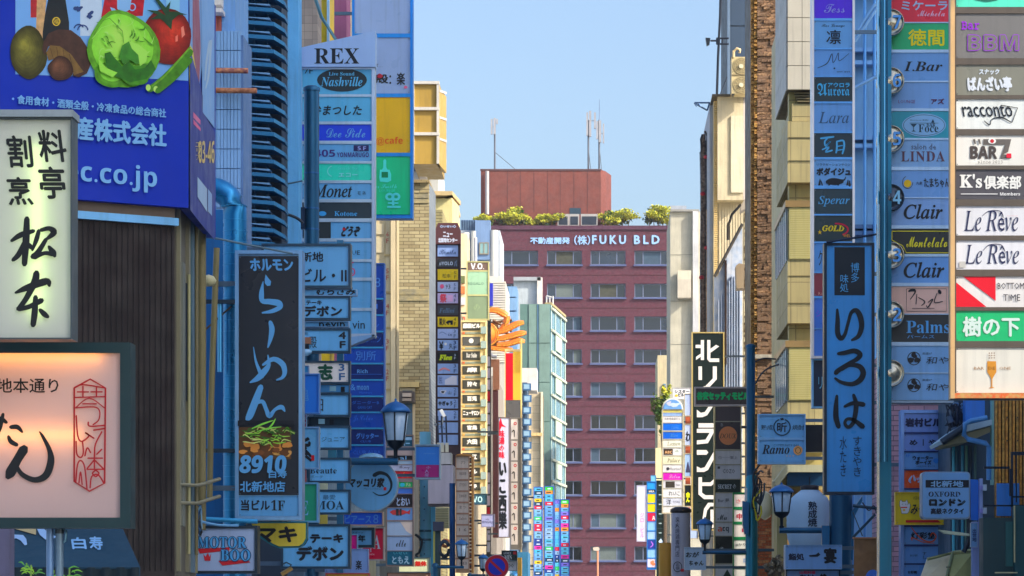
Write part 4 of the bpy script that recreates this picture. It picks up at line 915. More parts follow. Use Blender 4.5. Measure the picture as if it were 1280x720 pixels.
# ================= LEFT, NEAR =================
# two glowing sign boxes on a pair of posts
def lit_sign(label, x0, y0, x1, y1, Y, frame, fw, face, tubes, tubecol, power, ms, cap=False):
    root = thing('lit_sign', label, 'sign', (X((max(x0, -60) + x1) / 2, Y), Y + .2, Z(y1, Y)))
    g = G(); t = .2; a, b, c, d = X(x0, Y), Z(y1, Y), X(x1, Y), Z(y0, Y); f = fw * Y / F
    g.box(a, Y + t, b, c, Y + t + .02, d)
    g.box(a, Y, b, a + f, Y + t - .001, d); g.box(c - f, Y, b, c, Y + t - .001, d); g.box(a + f, Y + .001, b, c - f, Y + t - .002, b + f); g.box(a + f, Y + .001, d - f, c - f, Y + t - .002, d)
    g.build('housing', M(frame, .45, .2, .2, 0, .12, 'painted_metal'), root)
    m = bpy.data.materials.new('backlit_acrylic'); m.use_nodes = True; nt = m.node_tree; pb = nt.nodes['Principled BSDF']
    tr = nt.nodes.new('ShaderNodeBsdfTranslucent'); tr.inputs[0].default_value = (.85, .82, .8, 1); mx = nt.nodes.new('ShaderNodeMixShader'); mx.inputs[0].default_value = .42
    pb.inputs['Base Color'].default_value = lin(face) + (1,); pb.inputs['Roughness'].default_value = .4
    nt.links.new(pb.outputs[0], mx.inputs[1]); nt.links.new(tr.outputs[0], mx.inputs[2]); nt.links.new(mx.outputs[0], nt.nodes['Material Output'].inputs[0])
    p = G().quad((a + f, Y + .03, b + f), (c - f, Y + .03, b + f), (c - f, Y + .03, d - f), (a + f, Y + .03, d - f)).build('panel', m, root)
    G().quad((a + f, Y + t - .012, b + f), (a + f, Y + t - .012, d - f), (c - f, Y + t - .012, d - f), (c - f, Y + t - .012, b + f)).build('reflector', paint((150, 150, 150)), root)
    e = M(tubecol, .5, 0, 0, 0, 0, 'fluorescent_tube', emit=power)
    for (q0, r0, q1, r1) in tubes: G().tube([Flat(Y + .095).w(q0, r0), Flat(Y + .095).w(q1, r1)], .02, 8).build('tube_lamp', e, root)
    marks(Flat(Y + .03), ms, p, .004)
    if cap:
        G().box(a - .02, Y - .03, d + .002, c + .01, Y + t + .03, d + .05).build('cap', metal((150, 165, 175)), root)
    return root
INK = (24, 30, 36)
lit_sign('pale green lit restaurant sign with black brush characters on the twin posts', -40, 147, 90, 424, 19.6, (70, 84, 92), 2, (226, 232, 228), [(48, 180, 48, 400)], (206, 240, 140), 5.0,
    [('t', '料', 49, 163, 82, 202, INK, 'bo.8 sh-.12'), ('t', '亭', 50, 209, 81, 248, INK, 'bo.9 sh-.1'), ('t', '割', 10, 170, 40, 209, INK, 'bo.8 sh-.1'), ('t', '烹', 10, 222, 40, 256, INK, 'bo.8 sh-.12'),
     ('b', [[(15, 301, 4), (26, 294, 7), (42, 289, 5)], [(34, 274, 7), (33, 300, 9), (31, 330, 7)], [(32, 302, 6), (24, 318, 7), (17, 325, 5)], [(33, 303, 4), (38, 308, 6), (41, 311, 4)],
             [(49, 289, 5), (46, 300, 6), (41, 313, 3)], [(52, 288, 5), (62, 286, 6), (68, 291, 8), (58, 300, 3)], [(58, 300, 5), (48, 316, 7), (42, 321, 7)], [(44, 322, 6), (56, 317, 5), (66, 318, 6)], [(62, 309, 4), (67, 316, 8), (69, 320, 5)]], INK),
     ('b', [[(20, 366, 3), (34, 360, 8), (58, 352, 9), (62, 357, 4)], [(46, 342, 8), (44, 352, 9), (34, 372, 7), (24, 386, 6)], [(24, 386, 7), (36, 384, 6), (52, 376, 7)], [(45, 372, 6), (44, 390, 8), (42, 406, 7)], [(51, 388, 5), (56, 393, 7), (60, 396, 5)]], INK)], cap=True)
lit_sign('orange glowing sign with brush kana and a red seal in a dark teal frame', -60, 428, 163, 660, 20.2, (8, 52, 60), 13, (232, 204, 204), [(-30, 446, 130, 446), (-30, 545, 105, 545)], (255, 160, 70), 7.5,
    [('t', '地本通り', -4, 473, 73, 491, INK, 'bo.25'),
     ('b', [[(-6, 524, 5), (2, 524, 6), (8, 528, 4)], [(4, 518, 4), (0, 534, 6), (-6, 548, 5)], [(14, 534, 5), (22, 534, 6), (28, 540, 3)], [(11, 546, 4), (14, 552, 6), (21, 556, 5)],
             [(30, 562, 12), (22, 575, 11), (14, 590, 13), (11, 595, 9)], [(20, 581, 5), (28, 593, 6), (44, 600, 7), (58, 594, 9), (64, 577, 9), (62, 562, 6), (54, 546, 4), (50, 540, 2)]], INK),
     ('l', [(93, 485), (113, 474), (132, 485), (131, 604), (112, 614), (93, 602), (93, 485)], 2.1, (176, 20, 36)),
     ('s', [[(93, 485, 1.7), (104, 481, 1.7), (131, 485, 1.7)], [(97, 490, 1.7), (111, 490, 1.7)], [(104, 483, 1.7), (104, 496, 1.7)], [(114, 490, 1.7), (128, 490, 1.7)], [(121, 484, 1.7), (121, 496, 1.7)], [(94, 497, 1.7), (131, 496, 1.7)], [(95, 510, 1.4), (112, 498, 1.4), (131, 510, 1.4)], [(104, 505, 1.7), (121, 505, 1.7)],
             [(95, 510, 1.7), (118, 509, 1.7), (125, 514, 1.7), (124, 525, 1.7), (117, 531, 1.7)], [(111, 528, 1.9), (113, 533, 1.9), (131, 532, 1.9)], [(96, 520, 1.9), (98, 545, 1.9), (103, 552, 1.9), (112, 545, 1.9), (107, 541, 1.9), (118, 548, 1.9)], [(118, 538, 1.9), (131, 536, 1.9)], [(128, 540, 1.9), (120, 556, 1.9), (119, 570, 1.9)],
             [(96, 552, 1.9), (97, 568, 1.9), (102, 572, 1.9), (105, 566, 1.9), (104, 552, 1.9)], [(107, 570, 1.9), (110, 560, 1.9), (114, 566, 1.9)], [(122, 568, 1.9), (128, 562, 1.9)], [(111, 573, 1.9), (129, 573, 1.9)], [(119, 568, 1.9), (119, 586, 1.9)], [(119, 575, 1.9), (110, 586, 1.9)], [(119, 575, 1.9), (130, 586, 1.9)], [(110, 587, 1.9), (131, 587, 1.9)],
             [(96, 603, 1.9), (98, 582, 1.9), (102, 576, 1.9), (107, 584, 1.9), (110, 612, 1.9)], [(100, 604, 1.7), (102, 590, 1.7), (104, 606, 1.7)], [(114, 610, 1.9), (116, 596, 1.9), (124, 594, 1.9), (131, 604, 1.9)], [(121, 588, 1.9), (117, 592, 1.9), (121, 596, 1.9), (125, 592, 1.9), (121, 588, 1.9)]], (176, 20, 36))])
for x_, r, lb, c in ((62.5, 4.6, 'left pale blue round post carrying the glowing signs', (110, 150, 200)), (74.5, 5.0, 'right grey round post with a strap under the glowing orange sign', (110, 140, 165))):
    Y = 20.35; p = thing('sign_post', lb, 'post', (X(x_, Y), Y, .12), 'posts of the glowing signs')
    G().tube([(X(x_, Y), Y, .12), Flat(Y).w(x_, 659)], r * Y / F, 14).build('tube', M(c, .35, .3, .2, 0, .2, 'painted_metal'), p)
    G().lathe((X(x_, Y), Y, .12), [(.09, 0), (.09, .02), (.04, .03)], 14).build('base_flange', metal((90, 100, 110)), p)
    if x_ > 70:
        G().lathe(tuple(Flat(Y).w(x_, 667)), [(r * Y / F + .004, 0), (r * Y / F + .004, .03)], 14).build('strap', metal((60, 74, 84)), p)
        G().tube([Flat(Y).w(78, 660), Flat(Y - .03).w(83, 664), Flat(Y - .03).w(82, 676), Flat(Y).w(79, 678)], .008, 6).build('hook', metal((120, 170, 190)), p)

GAIN[0] = 2.4
# awning under the billboard
aw = thing('shop_awning', 'dark teal shop awning lettered in white beneath the glowing signs', 'awning', (X(90, 28), 28, Z(712, 28)))
TAW = M((8, 40, 54), .75, 0, .15, .1, .1, 'fabric'); Y = 28.
a, b, c, d = Vector((X(-20, 29), 29.0, Z(658, 29))), Vector((X(151, 29), 29.0, Z(658, 29))), Flat(27.8).w(174, 709), Flat(27.8).w(-20, 709)
sl_ = G(); nrm = (b - a).cross(d - a).normalized(); nrm = nrm if nrm.y < 0 else -nrm
sl_.prism([a, b, c, d], -nrm * .02); slope = sl_.build('sloping_cover', TAW, aw)
class Tilt:
    def w(s, px, py, off=0.):
        u = Vector(((px - CX) / F, 1, (CY - py) / F)); o = Vector((0, 0, EYE)); t = (a - o).dot(nrm) / u.dot(nrm); return o + u * t + nrm * off
TP = Tilt()
marks(TP, [('t', '白', 90, 673, 107, 687, W1, 'bo.5 sh-.15'), ('t', '寿', 112, 672, 128, 688, W1, 'bo.5 sh-.15'), ('p', [(12, 669), (29, 670), (33, 675), (34, 682), (31, 683), (26, 677), (20, 674), (16, 676), (12, 673)], (180, 205, 240)), ('p', [(45, 660), (52, 660), (62, 668), (70, 672), (69, 674), (57, 676), (50, 670)], (180, 205, 240)),
      ('p', [(13, 660), (45, 660), (45, 670), (13, 661)], (130, 120, 90))], slope, .008)
vg = G(); n = 60
vv = []
for i in range(n + 1):
    x_ = -20 + 194 * i / n; off = .02 * math.sin(i * 1.1); vv += [Flat(27.8 - off).w(x_, 709), Flat(27.8 - off * 1.6).w(x_, 745)]
vg.add(vv, [(2 * i, 2 * i + 1, 2 * i + 3, 2 * i + 2) for i in range(n)], True)
vg.build('valance', M((6, 24, 30), .8, 0, .2, .1, .1, 'fabric'), aw)
G().prism([b, c, c + Vector((0, 0, -.28)), Vector((b.x, b.y, c.z - .28))], (.01, .0, 0)).build('side_cheek', TAW, aw)
gp = block('grey_wall_panel', 'dark purplish wall panel at the lower left edge', -30, 12, 655, 24, .2, wall((74, 66, 84)), cat='wall')
pt = thing('bamboo_plant', 'bright green bamboo leaves in front of the dark awning valance', 'plant', (X(35, 26), 26, Z(760, 26)))
R = random.Random(4); lf = None
for (bx, by, n) in ((38, 708, 16), (86, 712, 14), (64, 716, 10)):
    for i in range(n):
        a_ = R.uniform(-1.4, 1.4); L_ = R.uniform(7, 16); x0_, y0_ = bx + R.uniform(-16, 16) * .5, by + R.uniform(-2, 12)
        x1_, y1_ = x0_ + L_ * math.sin(a_), y0_ - L_ * .55 * math.cos(a_) + 2; Yq = 26 + R.uniform(-.1, .1)
        G().brush(Flat(Yq), [[(x0_, y0_, .7), ((x0_ + x1_) / 2, (y0_ + y1_) / 2 - 1.5, 1.9), (x1_, y1_ + 1, .5)]], 0).build('leaf', M((110, 150, 40) if i % 3 else (60, 110, 50), .5, 0, .2, 0, 0, 'leaf', (70, 130, 40), 1), pt)
    G().tube([(X(bx, 26), 26, Z(770, 26)), (X(bx + 1, 26), 26, Z(by - 2, 26))], .008, 5).build('cane', paint((90, 120, 50)), pt)

# MOTOR BOO
def outlined(t, x0, y0, x1, y1, cin, cout, opt, w): return [('t', t, x0, y0, x1, y1, cout, opt + ' bo%.1f' % w), ('t', t, x0, y0, x1, y1, cin, opt)]
sign('small white sign with red underlined blue lettering in a black frame', 239, 657, 322, 717, 33.2, (26, 34, 42), 3.5, .25, None, (190, 200, 232),
     [('p', [(247, 686), (287, 684), (287, 688), (250, 692)], RD), ('p', [(273, 701), (310, 700), (313, 703), (278, 707)], RD), ('p', [(254, 692), (257, 696), (260, 691), (262, 696), (264, 692), (263, 701), (256, 701)], RD)]
     + outlined('MOTOR', 247, 671, 308, 685, (80, 160, 215), (16, 60, 100), 'B', 1.0) + outlined('BOO', 276, 687, 313, 701, (80, 160, 215), (16, 60, 100), 'B', 1.2))
# ramen sign
noodles = [('r', 298, 534, 364, 574, (96, 66, 40))]
R = random.Random(2)
for i in range(26): noodles.append(('B', R.uniform(300, 362), R.uniform(555, 570), R.uniform(4, 7), R.uniform(2.5, 4), i, .12, R.choice(((170, 112, 50), (130, 78, 40), (200, 150, 80), (104, 64, 34)))))
for i in range(46):
    x_, y = R.uniform(300, 356), R.uniform(536, 556); noodles.append(('s', [[(x_, y, .8), (x_ + R.uniform(2, 7), y + R.uniform(-5, 3), 1.6), (x_ + R.uniform(8, 16), y + R.uniform(-3, 5), .8)]], R.choice(((90, 160, 40), (150, 200, 70), (50, 110, 40), (200, 215, 120), (120, 180, 50)))))
noodles.append(('p', [(298, 533), (306, 531), (318, 529), (330, 528), (336, 526), (348, 529), (362, 533), (368, 537), (368, 526), (298, 526)], K1))
noodles.append(('s', [[(316, 536, 1.2), (330, 530, 2.4), (342, 526, 1)], [(334, 538, 1), (341, 531, 2.2), (345, 524, 1)], [(322, 540, 1), (336, 536, 2), (352, 534, 1)]], (110, 180, 60)))
S2 = (110, 180, 232)
rm = sign('tall black vertical noodle sign with pale blue brush kana and a noodle photo', 294, 313, 378, 650, 34.5, (130, 165, 200), 4.5, .3,
     [(320, 619, K1, [('t', 'ホルモン', 313, 323.5, 366, 338, S2, 'bo.7 sh-.1'), ('p', [(332, 343), (335, 347), (339, 352), (338, 357), (334, 357.5), (331, 354), (331, 349)], S2),
        ('b', [[(329, 352, 1), (327, 366, 6), (328, 376, 6), (337, 377, 7), (348, 379, 8), (350, 384, 6), (340, 389, 5), (328, 391, 2)], [(338, 403, 5), (340, 412, 7), (338, 424, 5), (335, 434, 2)],
                [(317, 434, 1), (320, 452, 3), (326, 467, 5), (328, 471, 4)], [(335, 444, 1.5), (336, 456, 5), (330, 465, 8), (322, 473, 7), (313, 478, 2)], [(329, 456, 3), (342, 449, 6), (353, 455, 7), (356, 465, 6), (353, 472, 4), (346, 475, 2)],
                [(326, 484, 7), (320, 500, 9), (313, 518, 9), (310, 523, 7)], [(318, 505, 4), (328, 502, 5), (333, 512, 5), (337, 520, 6), (344, 512, 4), (352, 509, 6), (356, 514, 2)]], S2)]
      + noodles + [('t', '8910', 301, 570, 358, 591, S2, 'SB sh.1 bo.8'), ('t', '白寿', 337, 588.5, 359, 597.5, S2, 'bo.3'), ('t', '北新地店', 301, 602, 357, 615, S2, 'bo.35')]),
      (619.5, 645, S2, [('t', '当ビル', 301.5, 625, 337, 638, K1, 'bo.4'), ('t', '1F', 339, 625, 356, 638, K1, 'B')])])

# ------ small white framed boards in a column, one above another
GR = 'framed boards hanging in a column above the left pavement'
DF = (30, 44, 54)
def small(label, x0, y0, x1, y1, Y, bg, ms, fw=2.6, group=GR, frame=DF): return sign(label, x0, y0, x1, y1, Y, frame, fw, .14, None, bg, ms, group)
sign('wide shade-tinted white board with building name partly behind the black noodle sign', 327, 304.5, 438.5, 360, 36.3, DF, 3, .2, None, SB_, [('t', '北新地', 362, 315, 404, 327, K1, 'bo.3'), ('t', 'ビル・Ⅱ', 377, 336, 433, 352, K1, 'bo.35')], GR)
small('thin board edge with black brush kana just below the wide building name board', 373, 361.5, 446, 369.6, 42.2, SB_, [('t', 'むらさみ', 396, 359, 444, 369, K1, 'bo.4 sh.2')], 1, frame=STEEL)
small('upper board for the steak shop with two lines of katakana', 373, 370, 438, 400, 41.2, SB_, [('t', 'ステーキ', 376, 375.5, 402, 381, K1, 'bo.25'), ('t', 'デボン', 380, 382.5, 427, 395, K1, 'bo.7')])
small('narrow board showing only the bottoms of thin black letters', 373, 401.5, 436, 409, 42.1, SB_, [('t', 'nevin', 399, 401, 431, 408.5, K1, 'bo.2')], 1, frame=STEEL)
small('shade-tinted white board marked 4F with one kanji', 373, 410.5, 438, 441, 41.2, SB_, [('t', '新地', 376, 415, 385, 419, (50, 90, 120)), ('t', '殿', 386, 421, 396, 435, K1), ('t', '4F', 423.5, 415, 432, 435, K1, 'v bo.4')])
small('grey white board marked 3F with a green kanji', 370, 451, 438, 480, 41.2, (205, 200, 196), [('t', '志', 398, 456, 415, 474, (10, 70, 52), 'bo1.1'), ('t', '3F', 423.5, 455, 431, 475, (40, 90, 140), 'v bo.3')])
small('shade-tinted white board with one dark letter beside the plain blue panel', 392, 491.5, 438, 521, 41.2, SB_, [('t', '日', 394, 499, 404, 514, K1)])
small('shade-tinted white board lettered in thin dark katakana with a comma mark', 392, 532, 438, 562, 41.2, SB_, [('t', "’", 399, 540, 401, 546, K1), ('t', 'ジュニア', 402, 546, 431, 552, (30, 64, 90))])
small('pale blue beauty board with serif letters and small kana', 385, 572, 438, 603.5, 41.2, SB_, [('t', 'Beaute', 387.5, 584.5, 421, 592, (24, 50, 70), 'B'), ('t', 'ボーテ', 388, 594, 404, 598, (50, 90, 120))])
small('pale blue board with kanji above three wide serif capitals', 394, 612, 438, 643, 41.2, SB_, [('t', '最愛', 403.5, 618.5, 419.5, 624.5, (50, 90, 120)), ('t', 'MOA', 393, 626, 430, 637, (24, 50, 70), 'B')])
sign('largest lower steak shop board with bold katakana on pale blue', 351, 655, 438, 711, 39.6, DF, 3, .2, None, SB_, [('t', 'テーキ', 388, 668, 428.5, 678, K1, 'bo.8'), ('t', 'デボン', 371.5, 683.5, 428.5, 700, K1, 'bo1.2')], GR)
for (y0, y1, x0, c, lb) in ((480.5, 491, 400, (60, 110, 150), 'upper dark gap panel between the hanging boards'), (521.5, 532, 386, (26, 44, 56), 'lower dark gap panel between the hanging boards')):
    sign(lb, x0, y0, 437, y1, 42.2, DF, .5, .1, None, c, [('r', x0 + 12, y0 + 2, x0 + 20, y1 - 2, (110, 140, 150)), ('r', x0 + 26, y0 + 3, x0 + 31, y1 - 1, (20, 30, 40))], 'dark gap panels', 'panel', 'gap_panel')
bk_ = thing('board_mast', 'dark square mast carrying the column of small framed boards', 'post', (X(426, 42.6), 42.6, .12))
G().pbox(421, 300, 429, 760, 42.5, .14).build('post', metal((40, 84, 108)), bk_)
for (x_, y0, y1, c) in ((399, 603, 612, (150, 160, 140)), (399, 643, 655, (150, 140, 60)), (410, 562, 572, (40, 100, 120)), (388, 562, 570, (150, 200, 225))): G().pbox(x_, y0, x_ + 10, y1, 42.4, .1).build('spacer_panel', paint(c), bk_)
# nearer boards beside the noodle sign
NR = 'boards close behind the black noodle sign'
sign('plain deep blue board with faint turtle character', 368, 467, 399.5, 517, 36.6, (80, 130, 190), 1.6, .15, None, (36, 120, 215), [('t', '亀', 375, 484, 386, 501, (90, 160, 225)),], NR)
sign('small cyan board edge above the deep blue board', 368, 457, 386, 466.5, 37, STEEL, 1, .1, None, (60, 170, 225), [], NR)
sign('red and white diagonally striped strip below the deep blue board', 368, 518, 383, 535, 36.8, STEEL, .6, .1, None, (200, 30, 70), [('l', [(369.5 + i * 4 - 8, 534), (369.5 + i * 4 + 4, 519)], 1.1, (225, 225, 235)) for i in range(2, 4)] + [('l', [(369.5, 528), (377, 519)], 1.1, (225, 225, 235)), ('l', [(377, 534), (382, 528)], 1.1, (225, 225, 235)), ('l', [(371, 534), (382, 521)], 1.1, (225, 225, 235))], NR)
sign('pale blue board with one large black brush kanji and red seal', 366, 533.5, 399, 586, 36.6, STEEL, 1.6, .15, None, SB_, [('t', '紫', 366.5, 545, 388.5, 577, K1, 'bo.9 sh-.1'), ('r', 389, 569, 393, 576, RD)], NR)
sign('narrow red board with white vertical kana', 367, 587, 382, 602, 36.8, (120, 20, 30), .6, .12, None, (186, 24, 40), [('t', 'ギサー', 372.5, 587, 378, 602, (220, 220, 230), 'v')], NR)
sign('dark green bar board with pale serif capitals', 364, 603, 398, 653, 36.6, (110, 160, 190), 2.2, .2, None, (18, 96, 70), [('t', 'BAR', 369.5, 611.5, 378.5, 618, (120, 180, 215), 'B'), ('t', 'BE', 367.5, 626, 385.5, 644, (120, 180, 215), 'B')], NR)
ys = thing('hanging_sign', 'yellow board with rounded lower corners and black katakana', 'sign', (X(350, 35.2), 35.3, Z(684, 35.2)), NR)
G().pprism([(312, 652), (384, 652), (384, 674), (380, 681), (374, 684.5), (348, 685), (340, 682), (318, 668)], 35.25, .15).build('frame', metal((20, 84, 96)), ys)
p_ = G().pprism([(314, 654), (382, 654), (382, 673), (378, 679.5), (373, 682.5), (349, 683), (342, 680), (320, 666)], 35.22, .05).build('panel', acr((214, 196, 66)), ys)
marks(Flat(35.22), [('t', 'マキ', 322, 659, 370.5, 677, K1, 'bo1.1')], p_)
G().box(LW, 35.3, Z(657, 35.25), X(330, 35.25), 35.36, Z(654, 35.25)).build('bracket', metal((60, 70, 80)), ys)

# round sign
rs = thing('round_sign', 'large round pale blue sign with a brushed ring and kana', 'sign', (X(465, 43), 43, Z(643, 43)))
Y = 43; P = Flat(Y)
G().pprism([(464 + 33.5 * math.cos(a * math.pi / 24), 606 + 33.5 * math.sin(a * math.pi / 24)) for a in range(48)], Y, .2).build('rim', metal((120, 130, 140)), rs)
p_ = G().pprism([(464 + 32 * math.cos(a * math.pi / 24), 606 + 32 * math.sin(a * math.pi / 24)) for a in range(48)], Y - .012, .05).build('panel', acr((120, 184, 228)), rs)
marks(Flat(Y - .012), [('t', 'マッコリ家', 436.5, 597.5, 480, 609, K1, 'bo.6 sh.1'), ('b', [[(468, 594, 5), (475, 591, 4.5), (484, 594, 3.5), (489, 603, 3), (488, 612, 2.5), (482, 618, 2), (473, 619, 1.4), (466, 615, .8)]], (20, 40, 54)),
     ('t', 'Mac Colombara', 455, 609.8, 478, 612, (60, 110, 150)), ('r', 479.5, 609, 483, 613, RD)], p_, .004)
g = G(); g.box(LW, Y + .06, Z(597, Y), X(432, Y), Y + .1, Z(595, Y)); g.box(LW, Y + .06, Z(617, Y), X(432, Y), Y + .1, Z(615, Y)); g.build('bracket', metal((60, 70, 80)), rs)
sp3 = thing('spot_lamp', 'shiny spot lamp hood on top of the round sign', 'lamp', (X(463, 42.9), 42.9, Z(571, 42.9)))
G().lathe((X(463, 42.9), 43.05, Z(571.5, 42.9)), [(.19, 0), (.17, .03), (.11, .055), (.03, .07)], 16).build('hood', metal((150, 180, 190), .2), sp3)

# REX tower
REXF = (150, 150, 160)
K2 = (38, 50, 56)
rexp = [(85, 118, CYN, [('e', 427.5, 100, 31.2, 14.5, K2), ('t', 'Live Sound', 411, 90, 443, 94.5, CYN, 'B'), ('t', 'Nashville', 401, 96, 453, 108, CYN, 'BI'), ('t', '7F', 380.5, 85.5, 391, 92, K1)]),
        (121, 152, CYN, [('t', '弁まつした', 390, 131.5, 452, 144, K1, 'bo.3 sh.2')]), (155.5, 176, (20, 52, 170), [('t', 'Dee Side', 408, 160.5, 456.5, 172, (120, 180, 230), 'S')]),
        (180, 201.5, SB_, [('t', '405', 393, 187, 419, 196, (60, 40, 120), 'SB'), ('t', 'YONMARUGO', 421, 190.5, 461, 196.5, (60, 40, 120), 'SB'), ('r', 442, 181.5, 461, 189, (40, 36, 90)), ('t', '5.F', 447, 183, 457.5, 188, (170, 170, 220), 'SB')]),
        (204.5, 225.5, (24, 150, 120), [('o', 416, 214, 7, 7, 1.2, (100, 260), (110, 200, 180)), ('t', 'Snack by', 422, 208.5, 447, 213, (80, 185, 165)), ('t', 'エコー', 423.5, 216.5, 447, 221, (130, 215, 200), 'bo.3')]),
        (229, 249, SB_, [('t', 'Monet', 392, 231, 440, 246.5, K1, 'I bo.3'), ('t', 'モネ', 446.5, 239, 457.5, 244, K1)]), (253, 273, K2, [('t', 'Kotone', 418, 264, 446.5, 270, (60, 130, 170), 'B'), ('e', 403, 267, 5, 3, (60, 150, 200))]),
        (277.5, 298, SB_, [('r', 378.5, 277.5, 413.5, 298, K2), ('t', 'どうぞ', 428, 283, 449, 295, K1, 'bo.7 sh.3'), ('B', 430, 286.5, 1.8, 2, 3, .1, RD)]), (302, 324, SB_, [('t', 'BOUTIQUE', 405, 313, 450, 319.5, (24, 60, 84))]),
        (327.5, 347, SB_, [('o', 440, 340, 4, 5, 1.1, (220, 40, 100)), ('t', 'ん', 438, 337, 442, 343, (220, 40, 100)), ('r', 437, 327.5, 442, 329, (200, 60, 120))]), (351, 385, SB_, [('t', 'むらさみ', 398, 360, 444, 372, K1, 'bo.4')]), (388.5, 418, SB_, [('t', 'vin', 440.5, 401, 456, 411, K1), ('t', 'nero', 400, 401, 432, 411, K1)])]
rx = sign('tall white tenant sign tower with a slanted top and serif black letters', 374, 83, 468.5, 421, 46, REXF, 3.8, .3, rexp, cat='sign tower', name='tenant_sign_tower', divider=(190, 196, 205))
hd = G().pprism([(373, 60), (469, 38.5), (469, 83.5), (373, 83.5)], 45.93, .36).build('header', M((176, 192, 226), .4, .2, .1, 0, .1, 'painted_metal'), rx)
marks(Flat(45.93), [('t', 'REX', 393, 60.5, 449, 79.5, K1, 'B')], hd)
G().pprism([(438, 421), (469, 418), (469, 419.5), (438, 432), (374, 440), (374, 421)], 45.98, .32).build('foot_plate', metal((150, 180, 215)), rx)
tp_ = thing('stay_pole', 'thin dark stay pole slanting above the white sign tower', 'pole', (X(408, 47), 47, Z(50, 47)))
G().tube([Flat(47).w(388, -20), Flat(47).w(402, 22), Flat(47).w(420, 50)], .03, 6).build('rod', metal((50, 80, 90)), tp_)

# big tall sign with the yellow cafe panel
sign('tall sign behind the white tower with a yellow cafe panel above a green whisky panel', 440, -20, 516, 273, 54, (24, 92, 150), 3.2, .3,
     [(-17, 42, (176, 190, 228), []), (47, 117, (168, 184, 226), [('t', '殻', 469, 93, 485, 104, K1, 'bo.4'), ('t', '：楽', 487, 91, 506, 106, K1, 'bo.3'), ('B', 475, 95, 3, 3, 4, .1, (170, 40, 60)), ('B', 507, 109, 2, 2, 4, .1, (210, 90, 130)), ('t', 'T…', 470, 80, 478, 84, K1)]),
      (121.5, 191, (236, 190, 10), [('t', '@cafe', 470, 171, 503.5, 182, (214, 90, 20), 'SB')]),
      (195.5, 268, (0, 128, 84), [('b', [[(481, 201, 4), (481, 209, 4), (481, 213, 9)]], (60, 180, 170)), ('p', [(475, 212), (487, 212), (489, 218), (489, 226), (484, 228), (475, 227), (474, 222)], (60, 180, 170)), ('r', 477, 215, 485, 222, (0, 128, 84)), ('t', 'Bar Smith', 462, 230, 496, 235.5, (60, 180, 170), 'S'), ('t', 'LOUNGE', 474, 236.5, 494, 240, (40, 160, 140)),
                               ('o', 487, 246, 5.5, 5, 3, (70, 190, 190)), ('o', 495, 246, 5.5, 5, 3, (70, 190, 190)), ('r', 490, 243, 493, 257, (70, 190, 190)), ('r', 485, 253, 498, 255, (70, 190, 190)), ('r', 484, 257.5, 501, 260, (70, 190, 190))])],
     cat='sign', divider=(30, 104, 160), wallx=-5.5)

# deep blue tower
NB = (2, 30, 92); NL = (60, 120, 215)
bt_ = [331, 373.5, 394, 414.5, 434.5, 454.5, 475, 495.5, 515.5, 535.5, 556.5, 572]
tx = [[('t', '8', 468.5, 347, 475.5, 359, (90, 150, 225))], [('t', '|', 470, 380, 472, 386, NL)], [('t', '↓', 466, 400, 474, 410, NL)], [('t', 'ン…ン', 458, 420, 476, 428, NL)], [('t', '別所', 444.5, 439, 470, 450.5, (90, 150, 225))], [('t', 'Rich', 446.5, 461.5, 459.5, 466.5, (110, 170, 230), 'SB'), ('r', 438, 467.6, 477, 468.1, NL)],
      [('t', '&', 438, 480, 444.5, 488, (110, 175, 235), 'SB'), ('t', 'moon', 446, 482, 461, 487.5, (110, 175, 235), 'SB'), ('t', 'Members', 449, 489.5, 465, 492, NL)], [('t', 'ダニーターB', 440, 501, 474, 505.5, NL), ('t', 'GANG CAT', 447, 507.5, 465, 511, NL)], [('t', 'Jr.Colar', 441, 519, 466, 528, NL, 'S')], [('t', 'グリッター', 445.5, 541.5, 473, 548.5, (80, 140, 225), 'bo.3'), ('t', 'CLUB', 450, 550.5, 464, 553, NL)], [('t', 'CLUB ALBA', 441, 563, 476, 568, NL)]]
sign('deep blue tenant sign tower with faint lighter blue lettering', 427, 329, 481, 573, 52, (40, 70, 120), 1.6, .3, [(bt_[i] + 1, bt_[i + 1] - 1, NB if i % 2 else (4, 44, 112), [('t', '%dF' % (9 - i) if i < 8 else 'F', 430, bt_[i] + 5, 435, bt_[i] + 10, NL)] + tx[i]) for i in range(11)], cat='sign tower', name='tenant_sign_tower', divider=(60, 140, 175))
sign('blue board with katakana and an eight below the round sign', 427, 639.5, 479, 657, 46, (130, 110, 100), 1.4, .2, None, (20, 70, 170), [('t', 'ピアース', 431, 644, 464, 654, (90, 150, 230), 'bo.3'), ('t', '8', 466.5, 643, 473, 654.5, (90, 150, 230))])
sign('small dark framed board with one kanji over the red board', 435, 659.5, 468, 684.5, 43.6, (20, 34, 40), 3.4, .2, None, SB_, [('t', 'スポーツ', 440, 664.5, 454, 667, K1), ('t', '年', 448, 669, 456.5, 677, K1, 'bo.4')])
sign('crimson board with a large white serif letter', 452, 659, 480.5, 700.5, 46.5, (120, 110, 110), 1.6, .2, None, (200, 16, 60), [('t', 'A', 466.5, 668.5, 475.5, 686, (225, 220, 235), 'B'), ('t', 'I', 462.5, 685.5, 464.5, 690, (225, 220, 235), 'B'), ('t', 'course', 460, 692, 468, 694, (225, 200, 215))])
sign('magenta strip board in front of the one kanji board', 432, 668, 447, 688, 43.0, STEEL, .8, .12, None, (200, 10, 130), [])
sign('lavender board with a small brush kanji near the lower edge', 406, 686, 460.5, 716, 42.6, (120, 130, 170), .8, .15, None, (150, 178, 230), [('t', '：楽', 438, 700.5, 452, 712, K1, 'bo.2')])
